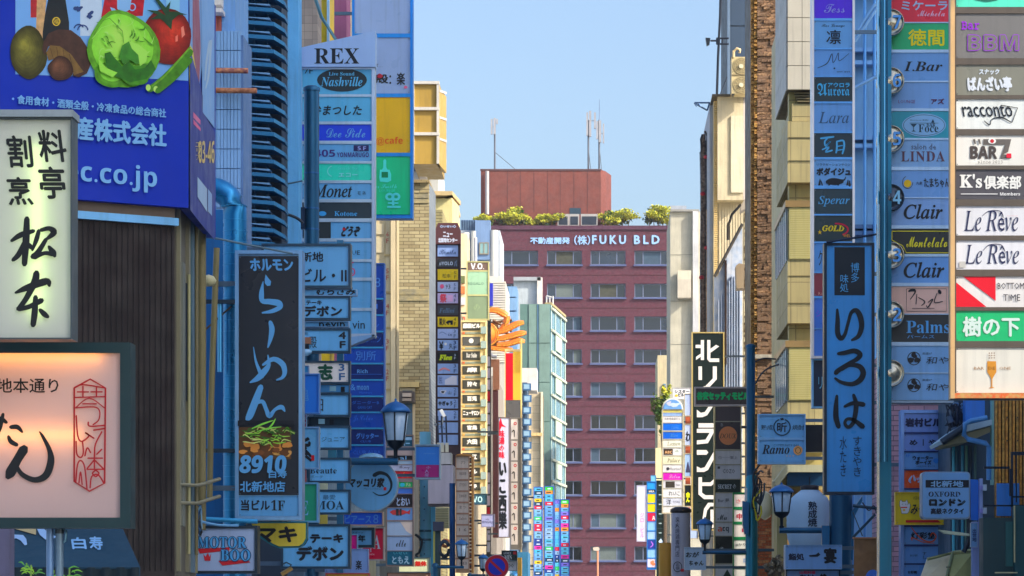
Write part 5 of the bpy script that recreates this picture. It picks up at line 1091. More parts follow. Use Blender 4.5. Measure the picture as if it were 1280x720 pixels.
sign('orange yellow board edge at the bottom left of the street', 407, 716.5, 462, 740, 42.4, (130, 40, 40), 1.2, .15, None, (214, 160, 50), [])
# cluster right of the blue tower
cl = [(545, 558, (14, 66, 84), [('t', 'バー', 501, 551, 512, 557, (170, 200, 220), 'bo.3'), ('r', 506, 546.5, 515, 550, (150, 180, 205))]), (559.5, 568.5, (130, 118, 118), []), (569.5, 575, K1, [('t', 'al', 500, 570, 508, 574.5, W1)]), (576, 580, (150, 165, 180), []),
      (581, 588.5, (190, 180, 200), [('t', 'Re.may', 499, 582, 512, 587, (80, 70, 90), 'S')]), (589, 598, (190, 20, 34), [('t', 'dey', 501, 590.5, 513, 597, (230, 150, 60), 'S')]), (602.5, 609, (30, 150, 74), [('e', 503, 606, 3, 2.5, (60, 200, 220)), ('t', 'Fa', 508, 603.5, 513, 608, (190, 230, 180), 'SB')]), (610.5, 617, (70, 110, 190), []),
      (618, 634, (46, 40, 46), [('t', 'とおい', 496, 622, 512, 632, (190, 195, 220), 'bo.3')]), (635, 650, (130, 170, 222), [('p', [(487, 640), (491, 637.5), (504, 637.5), (509, 639.5), (513, 637), (512, 643), (508, 641.5), (503, 643.5), (491, 643.5)], (200, 60, 60)), ('r', 495, 636, 498.5, 644.5, K2), ('r', 499.5, 636, 502, 644.5, K2)]),
      (652, 669.5, (190, 200, 220), [('p', [(500, 652), (515.5, 652), (515.5, 669), (508, 664)], (214, 200, 190))]), (670.5, 688, (170, 186, 218), [('t', 'elle', 495, 675, 507.5, 683.5, K1, 'S')]), (689, 706, (14, 76, 94), [('t', 'いせい', 492, 690, 509, 693, (80, 150, 160)), ('t', 'ともえ', 490.5, 695.5, 511.5, 704.5, (190, 215, 225), 'bo.3')])]
sign('cluttered narrow tenant tower with a red fish panel and a teal kana panel', 482.5, 543.5, 517, 708, 60, (110, 96, 92), 1.4, .25, cl, cat='sign tower', name='tenant_sign_tower', divider=(120, 110, 110))
sign('cream board with two red kanji on the left near the bottom', 498, 696.5, 537.5, 715.5, 61, (60, 76, 80), 1, .15, None, (216, 220, 176), [('t', '無休', 519, 701.5, 533, 707.5, (200, 40, 30), 'bo.5')])
sign('pale orange board edge under the cream no holiday board', 484, 716, 538, 740, 61.2, (90, 50, 40), .8, .15, None, (230, 178, 150), [])
sign('box sign on the lamp pole, blue above and plum below', 518.5, 555.5, 550.5, 599, 57, (120, 130, 140), 1.6, .3, [(558.5, 581, (50, 130, 215), [('t', '………', 530, 566, 544, 568, (140, 190, 235))]), (581.2, 596.5, (124, 20, 90), [('t', '小', 533, 582.5, 538, 586, (200, 170, 215)), ('t', '人扉', 531, 587, 536, 596, (200, 170, 215), 'v')])], wallx=-5.2)

GAIN[0] = 1.3
# dark brown tower
def m3(*a): return list(a)
BRF = (62, 40, 44)
dp = [(316, 327, (46, 46, 50), []), ]
P_ = [(306.5, 320.5, (150, 176, 228), [('t', 'Bénila', 549, 311.5, 570, 318, (30, 56, 100), 'S')]), (324, 334, (54, 56, 60), [('t', '#YOLO', 549, 327, 566, 332, (190, 205, 225), 'SB'), ('t', 'バ', 568, 325.5, 571, 333, (150, 175, 220))]),
      (336.5, 350, YL, [('t', '松本', 553, 342, 563, 347.5, (90, 80, 40)), ('t', '5F', 567.5, 339, 570.5, 348, (90, 80, 20), 'v')]), (352.5, 364.5, (180, 195, 232), [('e', 552.5, 358, 2.5, 2.8, (220, 90, 130)), ('t', '93', 557, 355.5, 563, 361, K1), ('t', '5F', 567, 354, 570, 363, (70, 90, 140), 'v')]),
      (366.5, 379, (190, 176, 216), [('t', '祭', 550, 367.5, 558, 378, (230, 70, 90), 'bo.4'), ('r', 559, 369, 566, 377, (205, 160, 200)), ('t', '4F', 567, 367.5, 570, 378, (60, 70, 110), 'v')]), (381.5, 393.5, (58, 60, 66), [('t', 'Fellini', 549, 385, 568, 391, (90, 120, 150), 'I')]),
      (396, 408.5, YL, [('t', '炭火', 549, 397.5, 557, 406.5, K1, 'bo.2'), ('p', [(557, 403), (560, 400.5), (566, 400.5), (566, 406), (563, 406), (563, 403.5), (561, 403.5), (561, 406.5)], K1), ('t', '4F', 567, 397, 570, 407, (70, 60, 20), 'v')]), (411, 423, (166, 186, 230), [('s', [[(549, 417, .6), (553, 415, .8), (558, 418, .6)]], (90, 110, 160)), ('t', 'in', 560, 416, 565, 420, (60, 80, 130), 'S'), ('t', '3F', 567, 412, 570, 422, (60, 80, 120), 'v')]),
      (425, 438, (150, 180, 230), [('t', '¥', 549, 427, 554, 437, K1, 'bo.3'), ('e', 557, 430, 1.6, 1.6, WH), ('t', '久', 561, 429, 566, 436.5, K1), ('t', '3F', 567, 426, 570.5, 437, (40, 60, 110), 'v bo.2')]), (440.5, 452.5, (40, 44, 48), [('t', 'Flea', 549, 443.5, 565, 450, (206, 224, 20), 'BI bo.3'), ('t', '3F', 567.5, 442.5, 570, 449, (170, 180, 200), 'v')]),
      (454.5, 467, (150, 180, 230), [('s', [[(549, 463, 1.6), (555, 460.5, 2.4), (562, 463, 1.6)]], (214, 130, 130)), ('t', '3F', 567, 455, 570.5, 466, (40, 60, 110), 'v')]), (469, 481.5, (160, 184, 230), [('t', '医', 548.5, 471, 553, 479, (60, 80, 140)), ('p', [(556, 475), (565, 470), (571, 470), (571, 481), (556, 481)], (214, 214, 228))]),
      (484, 496, (150, 180, 230), [('B', 554, 490, 3, 3, 3, .2, (190, 190, 200)), ('B', 553.5, 490, 1.6, 1.6, 3, .2, K1), ('t', '山', 560, 489, 564, 493, K1), ('t', '2F', 567, 485, 570.5, 495, (40, 60, 110), 'v')]), (498.5, 510.5, (150, 180, 230), [('t', 'やぎゅう', 548, 501.5, 565.5, 507, K1, 'bo.3'), ('t', '2F', 567, 499.5, 570.5, 510, (40, 60, 110), 'v')]),
      (513, 525.5, (150, 180, 230), [('t', '2F', 567, 514, 570.5, 524, (40, 60, 110), 'v')]), (528, 541, (150, 180, 230), [('t', 'れい', 549, 532, 558, 537, K1)]), (543.5, 556, (150, 180, 230), [])]
P_ = [(a, b, c, m, 547, 572.5) for a, b, c, m in P_]
dk2 = sign('dark brown tenant tower with chamfered top and pale blue panels', 544, 290, 575.5, 606, 85, BRF, 1.2, .35, P_, cat='sign tower', name='tenant_sign_tower', fmat=paint(BRF), wallx=-5.2)
hd = G().pprism([(544, 287), (547.5, 278.5), (572, 278.5), (575.5, 287), (575.5, 305), (544, 305)], 84.93, .36).build('header', M((84, 46, 48), .6, .1, .1, 0, .1, 'painted_metal'), dk2)
marks(Flat(84.93), [('t', '◇いせい◇', 550, 281.5, 570, 284.8, (180, 200, 235), 'bo.2'), ('t', 'ニュー', 554, 290, 565.5, 296, (220, 225, 240), 'bo.35'), ('t', '北新地センター', 548, 297.5, 571.5, 303, (220, 225, 240), 'bo.4')], hd)
G().pbox(537.5, 333, 544, 640, 85.3, .5).build('side_box', paint((34, 36, 52)), dk2)
for i in range(16): G().pbox(540, 343.5 + i * 16.2, 543.5, 344.2 + i * 16.2, 85.28, .02, .01).build('side_joint', paint((110, 120, 150)), dk2)
cm = thing('security_camera', 'small white camera on a stalk in front of the dark brown tower', 'camera', (X(556, 80), 80, Z(526, 80)))
G().pprism([(549, 513), (552.5, 511), (557, 519.5), (554, 521.5)], 79.7, .25).build('body', paint((220, 224, 230)), cm)
G().tube([Flat(79.8).w(553, 521), Flat(79.8).w(553, 530), Flat(80).w(540, 531)], .03, 5).build('bracket', metal((150, 160, 170)), cm)

# VO sign + cream framed tower
vo = sign('tall green glass sign with a brown header and white letters', 583, 326.5, 611.5, 400, 101, (196, 188, 130), 1.6, .3, [(328, 338, (104, 84, 74), [('t', 'V.O.', 588.5, 329, 605, 336.5, (225, 225, 230), 'SB bo.2')]), (339.5, 368, (140, 176, 146), [('t', 'REGALO', 585, 352.5, 605, 356, (100, 130, 110))]), (370, 398.5, (116, 134, 106), [('t', 'の', 592, 380, 600, 388, (140, 160, 120))])], wallx=-5.5)
tw_ = [('藤田ビル', 402.5, 413, 'bo.5'), ('●', 421, 432, ''), ('Bar Suite', 439, 450, 'B'), ('麻', 457.5, 468, 'bo.5'), ('狩々', 475, 486, 'bo.3'), ('百兎', 493.5, 504, 'bo.3'), ('ニューサロン', 511.5, 522, 'bo.3'), ('官馬', 530, 540, 'bo.4'), ('大田', 547, 558, 'bo.5'), ('入江', 566, 577, 'bo.4'), ('ビル', 584.5, 595, 'bo.4'), ('椿', 603, 613, 'bo.3')]
tp2 = []
for i, (t, a, b, o) in enumerate(tw_):
    w_ = {0: (579, 600), 1: (586, 592), 2: (583, 596), 6: (579, 599)}.get(i, (584, 596)); tp2.append((a, b, (52, 54, 52) if i != 1 else (70, 72, 74), [('t', t, w_[0], a + 2, w_[1], b - 3, (225, 225, 225), o)], 578, 600))
    if i + 1 < len(tw_): tp2.append((b + 2, b + 4.6, (120, 130, 120), [('r', 578, b + 2.2, 581, b + 4.4, (190, 90, 50) if i % 2 == 0 else (214, 160, 80))], 577, 604))
ct = sign('cream framed tenant tower with square dark grey panels', 574.5, 400.5, 608.5, 618, 98, (226, 198, 140), 2.2, .4, tp2, cat='sign tower', name='tenant_sign_tower', fmat=paint((228, 204, 150)))
for i in range(12): G().pbox(601, 408 + i * 18.2, 608, 417 + i * 18.2, 97.9, .1, .01).build('glass_block', glass((140, 160, 160)), ct)
wl_ = block('cream_wall_strip', 'sunlit cream wall strip between the brown tower and the green sign', 574, 584, 292, 104, 2, wall((226, 206, 168)), cat='wall')
for (y, c) in ((345, (90, 100, 60)), (358, (200, 110, 60)), (372, (190, 190, 200)), (396, (190, 80, 50))): G().pbox(576, y, 581, y + 9, 103.9, .2, .05).build('wall_box', paint(c), wl_)

# white tall narrow tower with gold edge
wp_ = [(571 + i * 14 + (2 if i else 0), 571 + (i + 1) * 14, (222, 206, 196), [('t', ['介', '珈琲', 'STUDIO', '日本料理', 'まつ', 'Salon', '1 6', '雪', '七', '和'][i], 574 if i not in (0, 7) else 576, 576 + i * 14, 583 if i != 0 else 582, 580 + i * 14, (120, 100, 90))]) for i in range(10)]
wtw = sign('slim white tenant tower with arched top and gold right edge', 569.5, 569, 586.5, 716, 82, (190, 150, 120), 1, .3, wp_, cat='sign tower', name='tenant_sign_tower', divider=(170, 130, 110), wallx=-5.3)
G().pprism([(569.5, 569), (573, 567.4), (580, 567), (588, 568), (592, 571), (592, 716), (589.4, 716), (589.4, 572), (586, 569.8)], 81.9, .4).build('gold_edge', metal((226, 160, 90), .4), wtw)
bf = G()
for i in range(33): bf.pbox(586.8, 572 + i * 4.4, 589.3, 574.6 + i * 4.4, 81.97, .1)
tag(bf.build('edge_bolts', paint((120, 60, 44)), wtw), kind='stuff')

# thin dark edge tower, brown sign with orange head
tt = sign('very thin dark tower of tiny white and red panels', 608, 399, 613.5, 720, 110, (54, 50, 48), .8, .3, [(402 + i * 14.5, 414.5 + i * 14.5, [(54, 60, 60), (70, 66, 60), (96, 90, 86), (200, 190, 200), (196, 186, 204), (205, 190, 205), (200, 24, 50), (200, 188, 206), (196, 190, 210), (180, 184, 200)][i % 10], []) for i in range(21)], cat='sign tower', name='tenant_sign_tower')
bn = thing('hanging_sign', 'brown vertical sign with an orange hooked top behind the white kanji sign', 'sign', (X(618, 112), 112, Z(672, 112)))
G().pbox(616, 488, 622.5, 672, 112, .4).build('panel', M((110, 54, 54), .6, 0, .2, 0, .1, 'mottle', (140, 90, 88), 12), bn)
G().pprism([(612, 449), (624, 449), (624, 486), (616, 488), (616, 458), (612, 458)], 111.9, .45).build('orange_head', M((236, 140, 90), .5, 0, .1, 0, .05, 'mottle', (244, 180, 140), 12), bn)
G().tube([Flat(111.8).w(611, 441), Flat(111.8).w(616, 446), Flat(111.8).w(621, 446)], .08, 6).build('white_arm', paint((235, 230, 225)), bn)
RW2 = (190, 196, 226)
sign('white vertical sign with red characters above black brush kanji', 622.8, 521.5, 638, 672, 94, (110, 96, 100), 1, .3, None, RW2, [('p', [(624, 528), (626, 522), (628, 530), (633, 534), (627, 533), (624, 540)], (200, 16, 50)), ('t', '味湯の味', 623.8, 538, 630.5, 573, (210, 30, 60), 'v bo.3'), ('t', 'いこ西樂', 623.6, 578, 633, 661, K1, 'v bo.8')], wallx=-4.0)
sign('small lavender plate in front of the white vertical sign', 601.5, 642.5, 618.5, 659, 88, (150, 140, 160), .8, .15, None, (168, 172, 214), [('t', 'cafe', 607, 648, 611, 649.5, (90, 90, 130)), ('t', 'BENGALI', 602, 651, 616, 654, (90, 90, 130))])
sign('small teal board with a pale letter O below the dark panel tower', 591, 617, 609, 631, 97, (60, 80, 100), .8, .2, None, (32, 70, 96), [('t', 'VO', 591, 620.5, 603, 628, (160, 200, 214), 'SB')])
wr = [(523.5 + i * 26.3 + (1 if i else 0), 523.5 + (i + 1) * 26.3 - .6, (222, 214, 212), [('o', 644, 529.5 + i * 26.2, 1.9, 2, 1, (0, 360), (200, 50, 60)), ('s', [[(640, 540 + i * 26, 1), (642.5, 538 + i * 26, 1.6), (643, 546 + i * 26, 1)]], (70, 66, 66))]) for i in range(6)]
sign('white panel column with a small red mark at each panel corner', 637.6, 522, 652, 687, 100, (190, 168, 110), 1.3, .35, [(a, b, c, m, 638.5, 647) for a, b, c, m in wr], cat='sign tower', name='tenant_sign_tower', fmat=paint((120, 118, 116)), wallx=-3.9)
G_ = thing('sign_edge', 'gold edge strip beside the white panel column', 'trim', (X(652, 100.5), 100.5, Z(690, 100)))
G().pbox(650.7, 424, 652.3, 690, 100.4, .3).build('strip', paint((222, 196, 120)), G_)
rgb = thing('banner_sign', 'tall sign, red and gold side by side above a dark grey half', 'sign', (X(642, 104), 104, Z(560, 104)))
for (a, b, y0, y1, c) in ((632, 641.2, 441.5, 500, (206, 10, 36)), (641.3, 651, 439.5, 500, (222, 178, 60)), (632, 651, 500.3, 552, (84, 84, 86))): G().pbox(a, y0, b, y1, 104, .35).build('panel', acr(c), rgb)
G().pbox(631, 437, 632, 552, 104.1, .3, .12).build('frame', paint((226, 206, 140)), rgb); G().pbox(632, 436.5, 651.2, 439.4, 104.1, .3).build('frame', paint((224, 206, 150)), rgb)
sign('two line annex board above the round no parking sign', 627, 688, 646.5, 700.5, 84, (30, 40, 50), .6, .2, None, (30, 52, 60), [('t', 'ANNEX', 629, 690, 639, 693, (200, 205, 210), 'B'), ('t', 'MIN', 630.5, 694, 640, 699.5, (215, 220, 225), 'B'), ('r', 641.5, 689.5, 645.5, 693, (200, 50, 60))])
sign('white board with script numerals below the annex board', 630, 700.8, 646.3, 713.5, 84.1, (90, 90, 95), .6, .2, None, (205, 205, 210), [('t', '00', 635, 704.5, 642, 709.5, K2, 'I')])
gy = block('yellow_pillar', 'thin yellow pillar beside the script numeral board', 646.8, 652, 697, 86, .4, paint((230, 176, 60)), cat='pillar')
# distant colourful boards
R = random.Random(21)
PAL = [(110, 176, 226), (90, 190, 226), (130, 190, 232), (100, 160, 220), (150, 190, 230), (70, 170, 215), (220, 50, 160), (190, 30, 60), (30, 60, 130), (120, 110, 210), (24, 60, 80), (230, 150, 60), (230, 200, 40), (40, 180, 90)]
def many(lb, x0, x1, y0, y1, Y, n, top, seed, frame=(60, 110, 190)):
    R = random.Random(seed); ps = []; h = (y1 - y0 - 2) / n
    for i in range(n):
        c = top if i == 0 and top else PAL[R.choice((0, 0, 1, 1, 2, 3, 4, 5, 0, 1, 2, 6, 7, 8, 9, 10, 11, 12, 13))]
        ps.append((y0 + 1 + i * h, y0 + 1 + (i + 1) * h - .35, c, [('r', x0 + 2.5 + R.random() * 2, y0 + 1 + (i + .35) * h, x1 - 2.5 - R.random() * 2, y0 + 1 + (i + .65) * h, tuple(int(v * .4) for v in c) if sum(c) > 330 else (190, 200, 220))]))
    sign(lb, x0, y0, x1, y1, Y, frame, 1, .4, ps, cat='sign tower', name='tenant_sign_tower', group='colourful tenant boards at the far left end', wallx=-3.9)
many('leftmost colourful far tenant board, blue with magenta rows', 667, 678.5, 608.5, 720, 150, 24, None, 3, (70, 110, 200))
many('middle colourful far tenant board with a green top row', 680.5, 692.5, 607.5, 722, 151, 24, (60, 200, 60), 5)
many('left half of the lowest topped far tenant board pair', 692.8, 700.2, 624, 724, 152, 20, None, 9)
many('rightmost far tenant board with a green top and navy edge', 700.4, 712, 624, 724, 152.2, 20, (60, 200, 60), 14, (24, 60, 160))
lb_ = block('low_teal_building', 'low teal street building under the colourful far boards', 640, 668, 690, 120, 4, paint((30, 100, 140)), x1w=-3.0)

# ================= RIGHT =================
GAIN[0] = 2.4
# near bronze tower with bright white panels (mostly its left half in view)
BZ = (92, 80, 70); x0b, x1b = 1195, 1300
bp = [(-12, 9, (90, 232, 196), [('B', 1232, -2, 14, 4, 2, .1, (30, 110, 90))]),
      (17, 73, (110, 108, 106), [('t', 'Bar', 1202, 27, 1224, 37, (140, 40, 190), 'M bo.3')] + outlined('BBM', 1210, 44, 1273, 63, (110, 108, 106), (140, 40, 190), 'SB', .9)),
      (81, 119, (120, 120, 108), [('t', 'スナック', 1224, 86.5, 1249, 93, (205, 215, 225), 'bo.35'), ('t', 'ばんざい亭', 1210, 96, 1264, 113.5, (215, 222, 230), 'bo.9 sh-.1')]),
      (124, 161.5, (218, 222, 218), [('t', 'racconto', 1203, 131, 1265, 146, K1, 'bo.15 sh-.2'), ('l', [(1251, 131.5), (1272, 135), (1265, 153), (1259, 150)], 1.1, K1), ('s', [[(1230, 151, .8), (1237, 156, 1.5), (1240, 149, 1), (1252, 147, 2), (1264, 153, .8)]], K1)]),
      (169, 207, (222, 220, 212), [('t', 'BAR', 1213, 183, 1246, 198, (70, 62, 60), 'SB bo.5'), ('p', [(1229, 174), (1264, 174), (1260, 190), (1254, 193), (1264, 194), (1264, 198), (1250, 198), (1256, 181), (1229, 181)], (96, 90, 86)), ('p', [(1216, 174), (1219, 174), (1220, 180), (1218, 180)], (96, 90, 86)), ('p', [(1222, 174), (1225, 174), (1226, 180), (1224, 180)], (96, 90, 86)), ('e', 1240, 176.5, 5, 3.4, (225, 225, 220)), ('e', 1240, 176.5, 2.4, 2.4, RD), ('r', 1258, 192, 1264, 197.5, (220, 30, 60)), ('t', 'since 2013', 1222, 200.5, 1253, 204.5, (110, 104, 100), 'M')]),
      (212, 249.5, (74, 72, 78), [('t', "K's", 1200, 218, 1227, 234.5, (225, 225, 220), 'B bo.5'), ('t', '倶楽部', 1230, 220, 1276, 236, (225, 225, 220), 'bo.6'), ('r', 1201, 242, 1247, 243, (210, 210, 210)), ('t', 'Members', 1250, 240.5, 1275, 244.5, (225, 225, 225), 'SB')]),
      (257.5, 294.5, (222, 222, 226), [('t', 'Le Rêve', 1205, 263.5, 1273, 289, (40, 44, 80), 'I'), ('s', [[(1228, 270, .6), (1236, 264, 1), (1250, 264, 1), (1254, 272, 1)]], (40, 44, 80)), ('t', '………', 1259, 269, 1272, 270.5, (220, 160, 170))]),
      (300.5, 337, (222, 222, 226), [('t', 'Le Rêve', 1206, 306, 1274, 330, (40, 44, 80), 'I'), ('s', [[(1229, 313, .6), (1237, 306, 1), (1251, 306, 1), (1256, 314, 1)]], (40, 44, 80)), ('r', 1199, 327, 1207, 334.5, (180, 178, 172))]),
      (345.5, 384, (222, 218, 214), [('p', [(1204, 345.8), (1244.5, 345.8), (1244.5, 376)], (216, 16, 40)), ('p', [(1195.2, 353), (1233, 383.6), (1195.2, 383.6)], (216, 16, 40)), ('t', 'BOTTOM', 1247, 353.5, 1280, 361.5, (30, 30, 50)), ('t', 'TIME', 1254, 368, 1275, 376, (30, 30, 50))]),
      (388.5, 426.5, (16, 176, 106), [('t', '樹の下', 1204, 396.5, 1274, 420, (215, 235, 225), 'bo.8')]),
      (434.5, 491, (226, 222, 208), [('p', [(1234, 451.5), (1245, 451.5), (1245.5, 465), (1241.5, 471.5), (1240.5, 474), (1240.5, 483.5), (1243.5, 485), (1236, 485), (1239, 483.5), (1239, 474), (1238, 471.5), (1234, 465)], (196, 132, 40)), ('t', 'BAR', 1217.5, 458.5, 1230, 462, (150, 110, 70)), ('t', 'DE', 1235.5, 458.5, 1244, 462, (150, 100, 40)), ('t', 'ONE', 1249, 458.5, 1263.5, 462, (150, 110, 70))] + [('e', 1236.5 + i * 3, 441.5 + j * 3, .8, .8, (140, 110, 90)) for i in range(3) for j in range(3)])]
bt2 = sign('bronze framed tenant tower with bright white and green panels nearest on the right', 1190, -16, 1303, 498, 30, BZ, 5, .3, bp, cat='sign tower', name='tenant_sign_tower', divider=(96, 86, 76), wallx=5.25, gain=1.3)
G().pbox(1188.2, -16, 1193.6, 498, 29.93, .1).build('gold_edge', metal((200, 160, 110), .4), bt2)
G().pbox(1189, 491.3, 1303, 497.6, 29.95, .1).build('rusty_foot', M((150, 116, 66), .8, .1, .3, .2, .1, 'mottle', (190, 84, 40), 5), bt2)
# lounge tower
LB = (104, 148, 200); LB2 = (140, 178, 222)  # white panels with the shade's blue put into their colour
lp = [(-10, 27.5, (204, 24, 56), [('t', 'ミケーラ', 1127, 1.5, 1184, 12.5, (190, 200, 225), 'bo.4'), ('t', 'Michela', 1147, 13, 1181, 20.5, (200, 160, 190), 'S')]), (29, 62, (4, 112, 68), [('t', '徳間', 1135.5, 37, 1180, 57, (226, 214, 20), 'bo.5')]),
      (66, 101, LB, [('t', 'I.Bar', 1130, 77, 1178, 89, K1, 'BI')]), (103, 135.5, (120, 160, 212), [('t', 'LOUNGE', 1123, 125, 1144, 129, (110, 40, 110)), ('t', 'アズ', 1164, 123.5, 1180, 130, (80, 30, 80), 'bo.4')]),
      (139, 172.5, (8, 96, 108), [('e', 1155, 156.5, 27.5, 14.5, (150, 190, 226)), ('o', 1155, 156.5, 26, 13.2, .6, (0, 360), (20, 80, 100)), ('t', 'Foce', 1148, 155.5, 1173, 165.5, (20, 60, 84), 'B'), ('t', 'BAR', 1158, 154, 1169.5, 158.5, (20, 60, 84), 'B'), ('p', [(1138, 155), (1146, 155), (1142.4, 159), (1142.4, 163), (1145, 164.5), (1139, 164.5), (1141.6, 163), (1141.6, 159)], (20, 60, 84)), ('l', [(1137, 154), (1173, 154)], .5, (20, 60, 84)), ('t', 'Enoteca BIRI', 1138, 149.5, 1160, 151, (20, 60, 84)), ('p', [(1164, 153.5), (1166, 149), (1168, 153.5)], (20, 60, 84))]),
      (175, 208.5, LB2, [('t', 'salon de', 1139, 179.5, 1170, 187, (70, 74, 100)), ('t', 'LINDA', 1126.5, 189, 1181, 202, (90, 60, 80), 'B sp1.1')]),
      (213, 246.5, (112, 154, 206), [('e', 1134.5, 229.5, 4.8, 4.8, (226, 186, 20)), ('o', 1134.5, 228, 6.8, 8, .7, (0, 250), (60, 60, 60)), ('t', '大衆', 1145, 227, 1153, 231, K1), ('t', 'たまちゃん', 1155, 223, 1187, 234, K1, 'bo.2 sh-.1')]), (248, 281.5, (140, 172, 222), [('t', 'Clair', 1130, 255.5, 1178, 273.5, K1, 'I bo.45'), ]),
      (286, 317.5, (22, 28, 30), [('l', [(1115, 289), (1186.5, 289), (1186.5, 316), (1133, 316), (1128, 307), (1115, 300), (1115, 289)], 1, (220, 210, 40)), ('t', 'Montelato', 1133, 296, 1184, 309, (220, 210, 40), 'S bo.1')]), (321, 353.5, (110, 160, 220), [('t', 'Clair', 1130, 328, 1180, 347, K1, 'I bo.45')]),
      (358, 392, (172, 140, 130), [('l', [(1133, 361), (1183, 361), (1183, 389), (1133, 389), (1133, 361)], .7, (70, 56, 60)), ('b', [[(1136, 364, 2), (1141, 362.5, 4), (1144, 365, 2), (1138, 374, 1)], [(1146, 368, 1), (1145, 380, 1)], [(1148, 372, 1), (1156, 377, 1.4), (1152, 382, 1)], [(1160, 378, 1), (1166, 374, 1.5), (1160, 384, 1.5), (1158, 382, 1)], [(1171, 367, 1), (1168, 378, 1.2), (1178, 377, 1)], [(1174, 364, 4), (1175, 366, 4)]], K1), ('r', 1140, 385, 1168, 386, (120, 100, 100))]),
      (393.5, 427.5, (26, 32, 38), [('t', 'Palms', 1133, 401, 1187, 416.5, (90, 160, 215), 'B'), ('t', 'パームス', 1134, 418.5, 1168, 423, (90, 150, 205))]),
      (432.5, 465.5, (128, 172, 218), [('o', 1142.5, 448, 8.3, 8.5, 1, (0, 360), K1), ('B', 1142.5, 444, 3.5, 3.5, 2, .12, K1), ('B', 1138.5, 450, 3.5, 3.5, 3, .12, K1), ('B', 1146.5, 450, 3.5, 3.5, 4, .12, K1), ('t', '串揚げ', 1153, 440.5, 1165, 443.5, K1), ('t', '和や', 1158, 446, 1186, 455, K1, 'sh.2')]), (467, 500, (128, 172, 218), [('o', 1142.5, 481.5, 8.3, 8.5, 1, (0, 360), K1), ('B', 1142.5, 477.5, 3.5, 3.5, 2, .12, K1), ('B', 1138.5, 483.5, 3.5, 3.5, 3, .12, K1), ('B', 1146.5, 483.5, 3.5, 3.5, 4, .12, K1), ('t', '串揚げ', 1153, 473.5, 1165, 476.5, K1), ('t', '和や', 1158, 479.5, 1186, 488.5, K1, 'sh.2')])]
lt = sign('blue tenant tower with round chrome floor numbers along its left edge', 1110, -14, 1192, 503.5, 37.4, (90, 96, 108), 2.2, .35, [(a, b, c, m, 1113.5, 1189) for a, b, c, m in lp], cat='sign tower', name='tenant_sign_tower', wallx=5.25)
for i in range(len(lp) - 1): G().pbox(1113.5, lp[i][1] + .1, 1189, lp[i + 1][0] - .1, 37.4, .04, .01).build('divider', metal((120, 130, 146)), lt)
CHR = M((120, 118, 108), .2, 1., .3, .1, 0, 'chrome', spec=.5)
for i, (y, n_, c) in enumerate(((28, '7', None), (101, '6', None), (173.5, '5', None), (247, '4', 1), (319, '3', None), (393, '2', None), (466.5, '', None))):
    Y = 37.15; g = G()
    ck = Flat(Y); vv = []
    rr = [(17.2, .0), (16.6, -.03), (15.6, -.035), (15.2, -.01), (10, -.035), (5, -.05), (.8, -.055)]
    n = 28
    for r, dy in rr: vv += [ck.w(1113.5 + r * math.cos(2 * math.pi * k / n), y + r * math.sin(2 * math.pi * k / n), -dy) for k in range(n)]
    g.add(vv, [(j * n + k, j * n + (k + 1) % n, (j + 1) * n + (k + 1) % n, (j + 1) * n + k) for j in range(len(rr) - 1) for k in range(n)], True); g.add(vv[-n:], [tuple(range(n))])
    d_ = g.build('floor_number_disc', CHR if not c else M((40, 44, 52), .15, .6, .2, 0, 0, 'chrome'), lt)
    G().pprism([(1113.5 + 16.4 * math.cos(2 * math.pi * k / n), y + 16.4 * math.sin(2 * math.pi * k / n)) for k in range(n)], Y + .01, .24).build('disc_barrel', CHR, lt)
    if n_: marks(ck, [('t', n_, 1115.5, y - 8, 1126, y + 9, (70, 120, 170) if not c else (150, 200, 225), 'SB')], d_, .06)
    if n_: marks(ck, [('t', 'FLOOR', 1106, y - 4, 1112, y - 2, (70, 110, 150))], d_, .06)
cp = thing('steel_pillar', 'glossy blue green steel pillar carrying the floor number tower', 'pillar', (X(1104, 37.6), 37.6, .12))
G().box(X(1095.5, 37.5), 37.1, .12, X(1110.5, 37.5), 37.45, Z(-20, 37.5)).build('shaft', M((14, 74, 94), .18, .5, .25, 0, .25, 'painted_metal'), cp)
for x_ in (1097, 1100.5, 1105, 1108.5): G().pbox(x_, -20, x_ + 1.4, 577, 37.06, .05).build('rib', M((84, 140, 168) if x_ in (1097, 1105) else (12, 50, 70), .2, .6, .2, 0, .2, 'painted_metal'), cp)
G().pbox(1109.3, -16, 1112.5, 503, 37.2, .1).build('worn_edge', M((200, 190, 170), .4, .4, .4, 0, .3, 'mottle', (90, 90, 90), 6), cp)
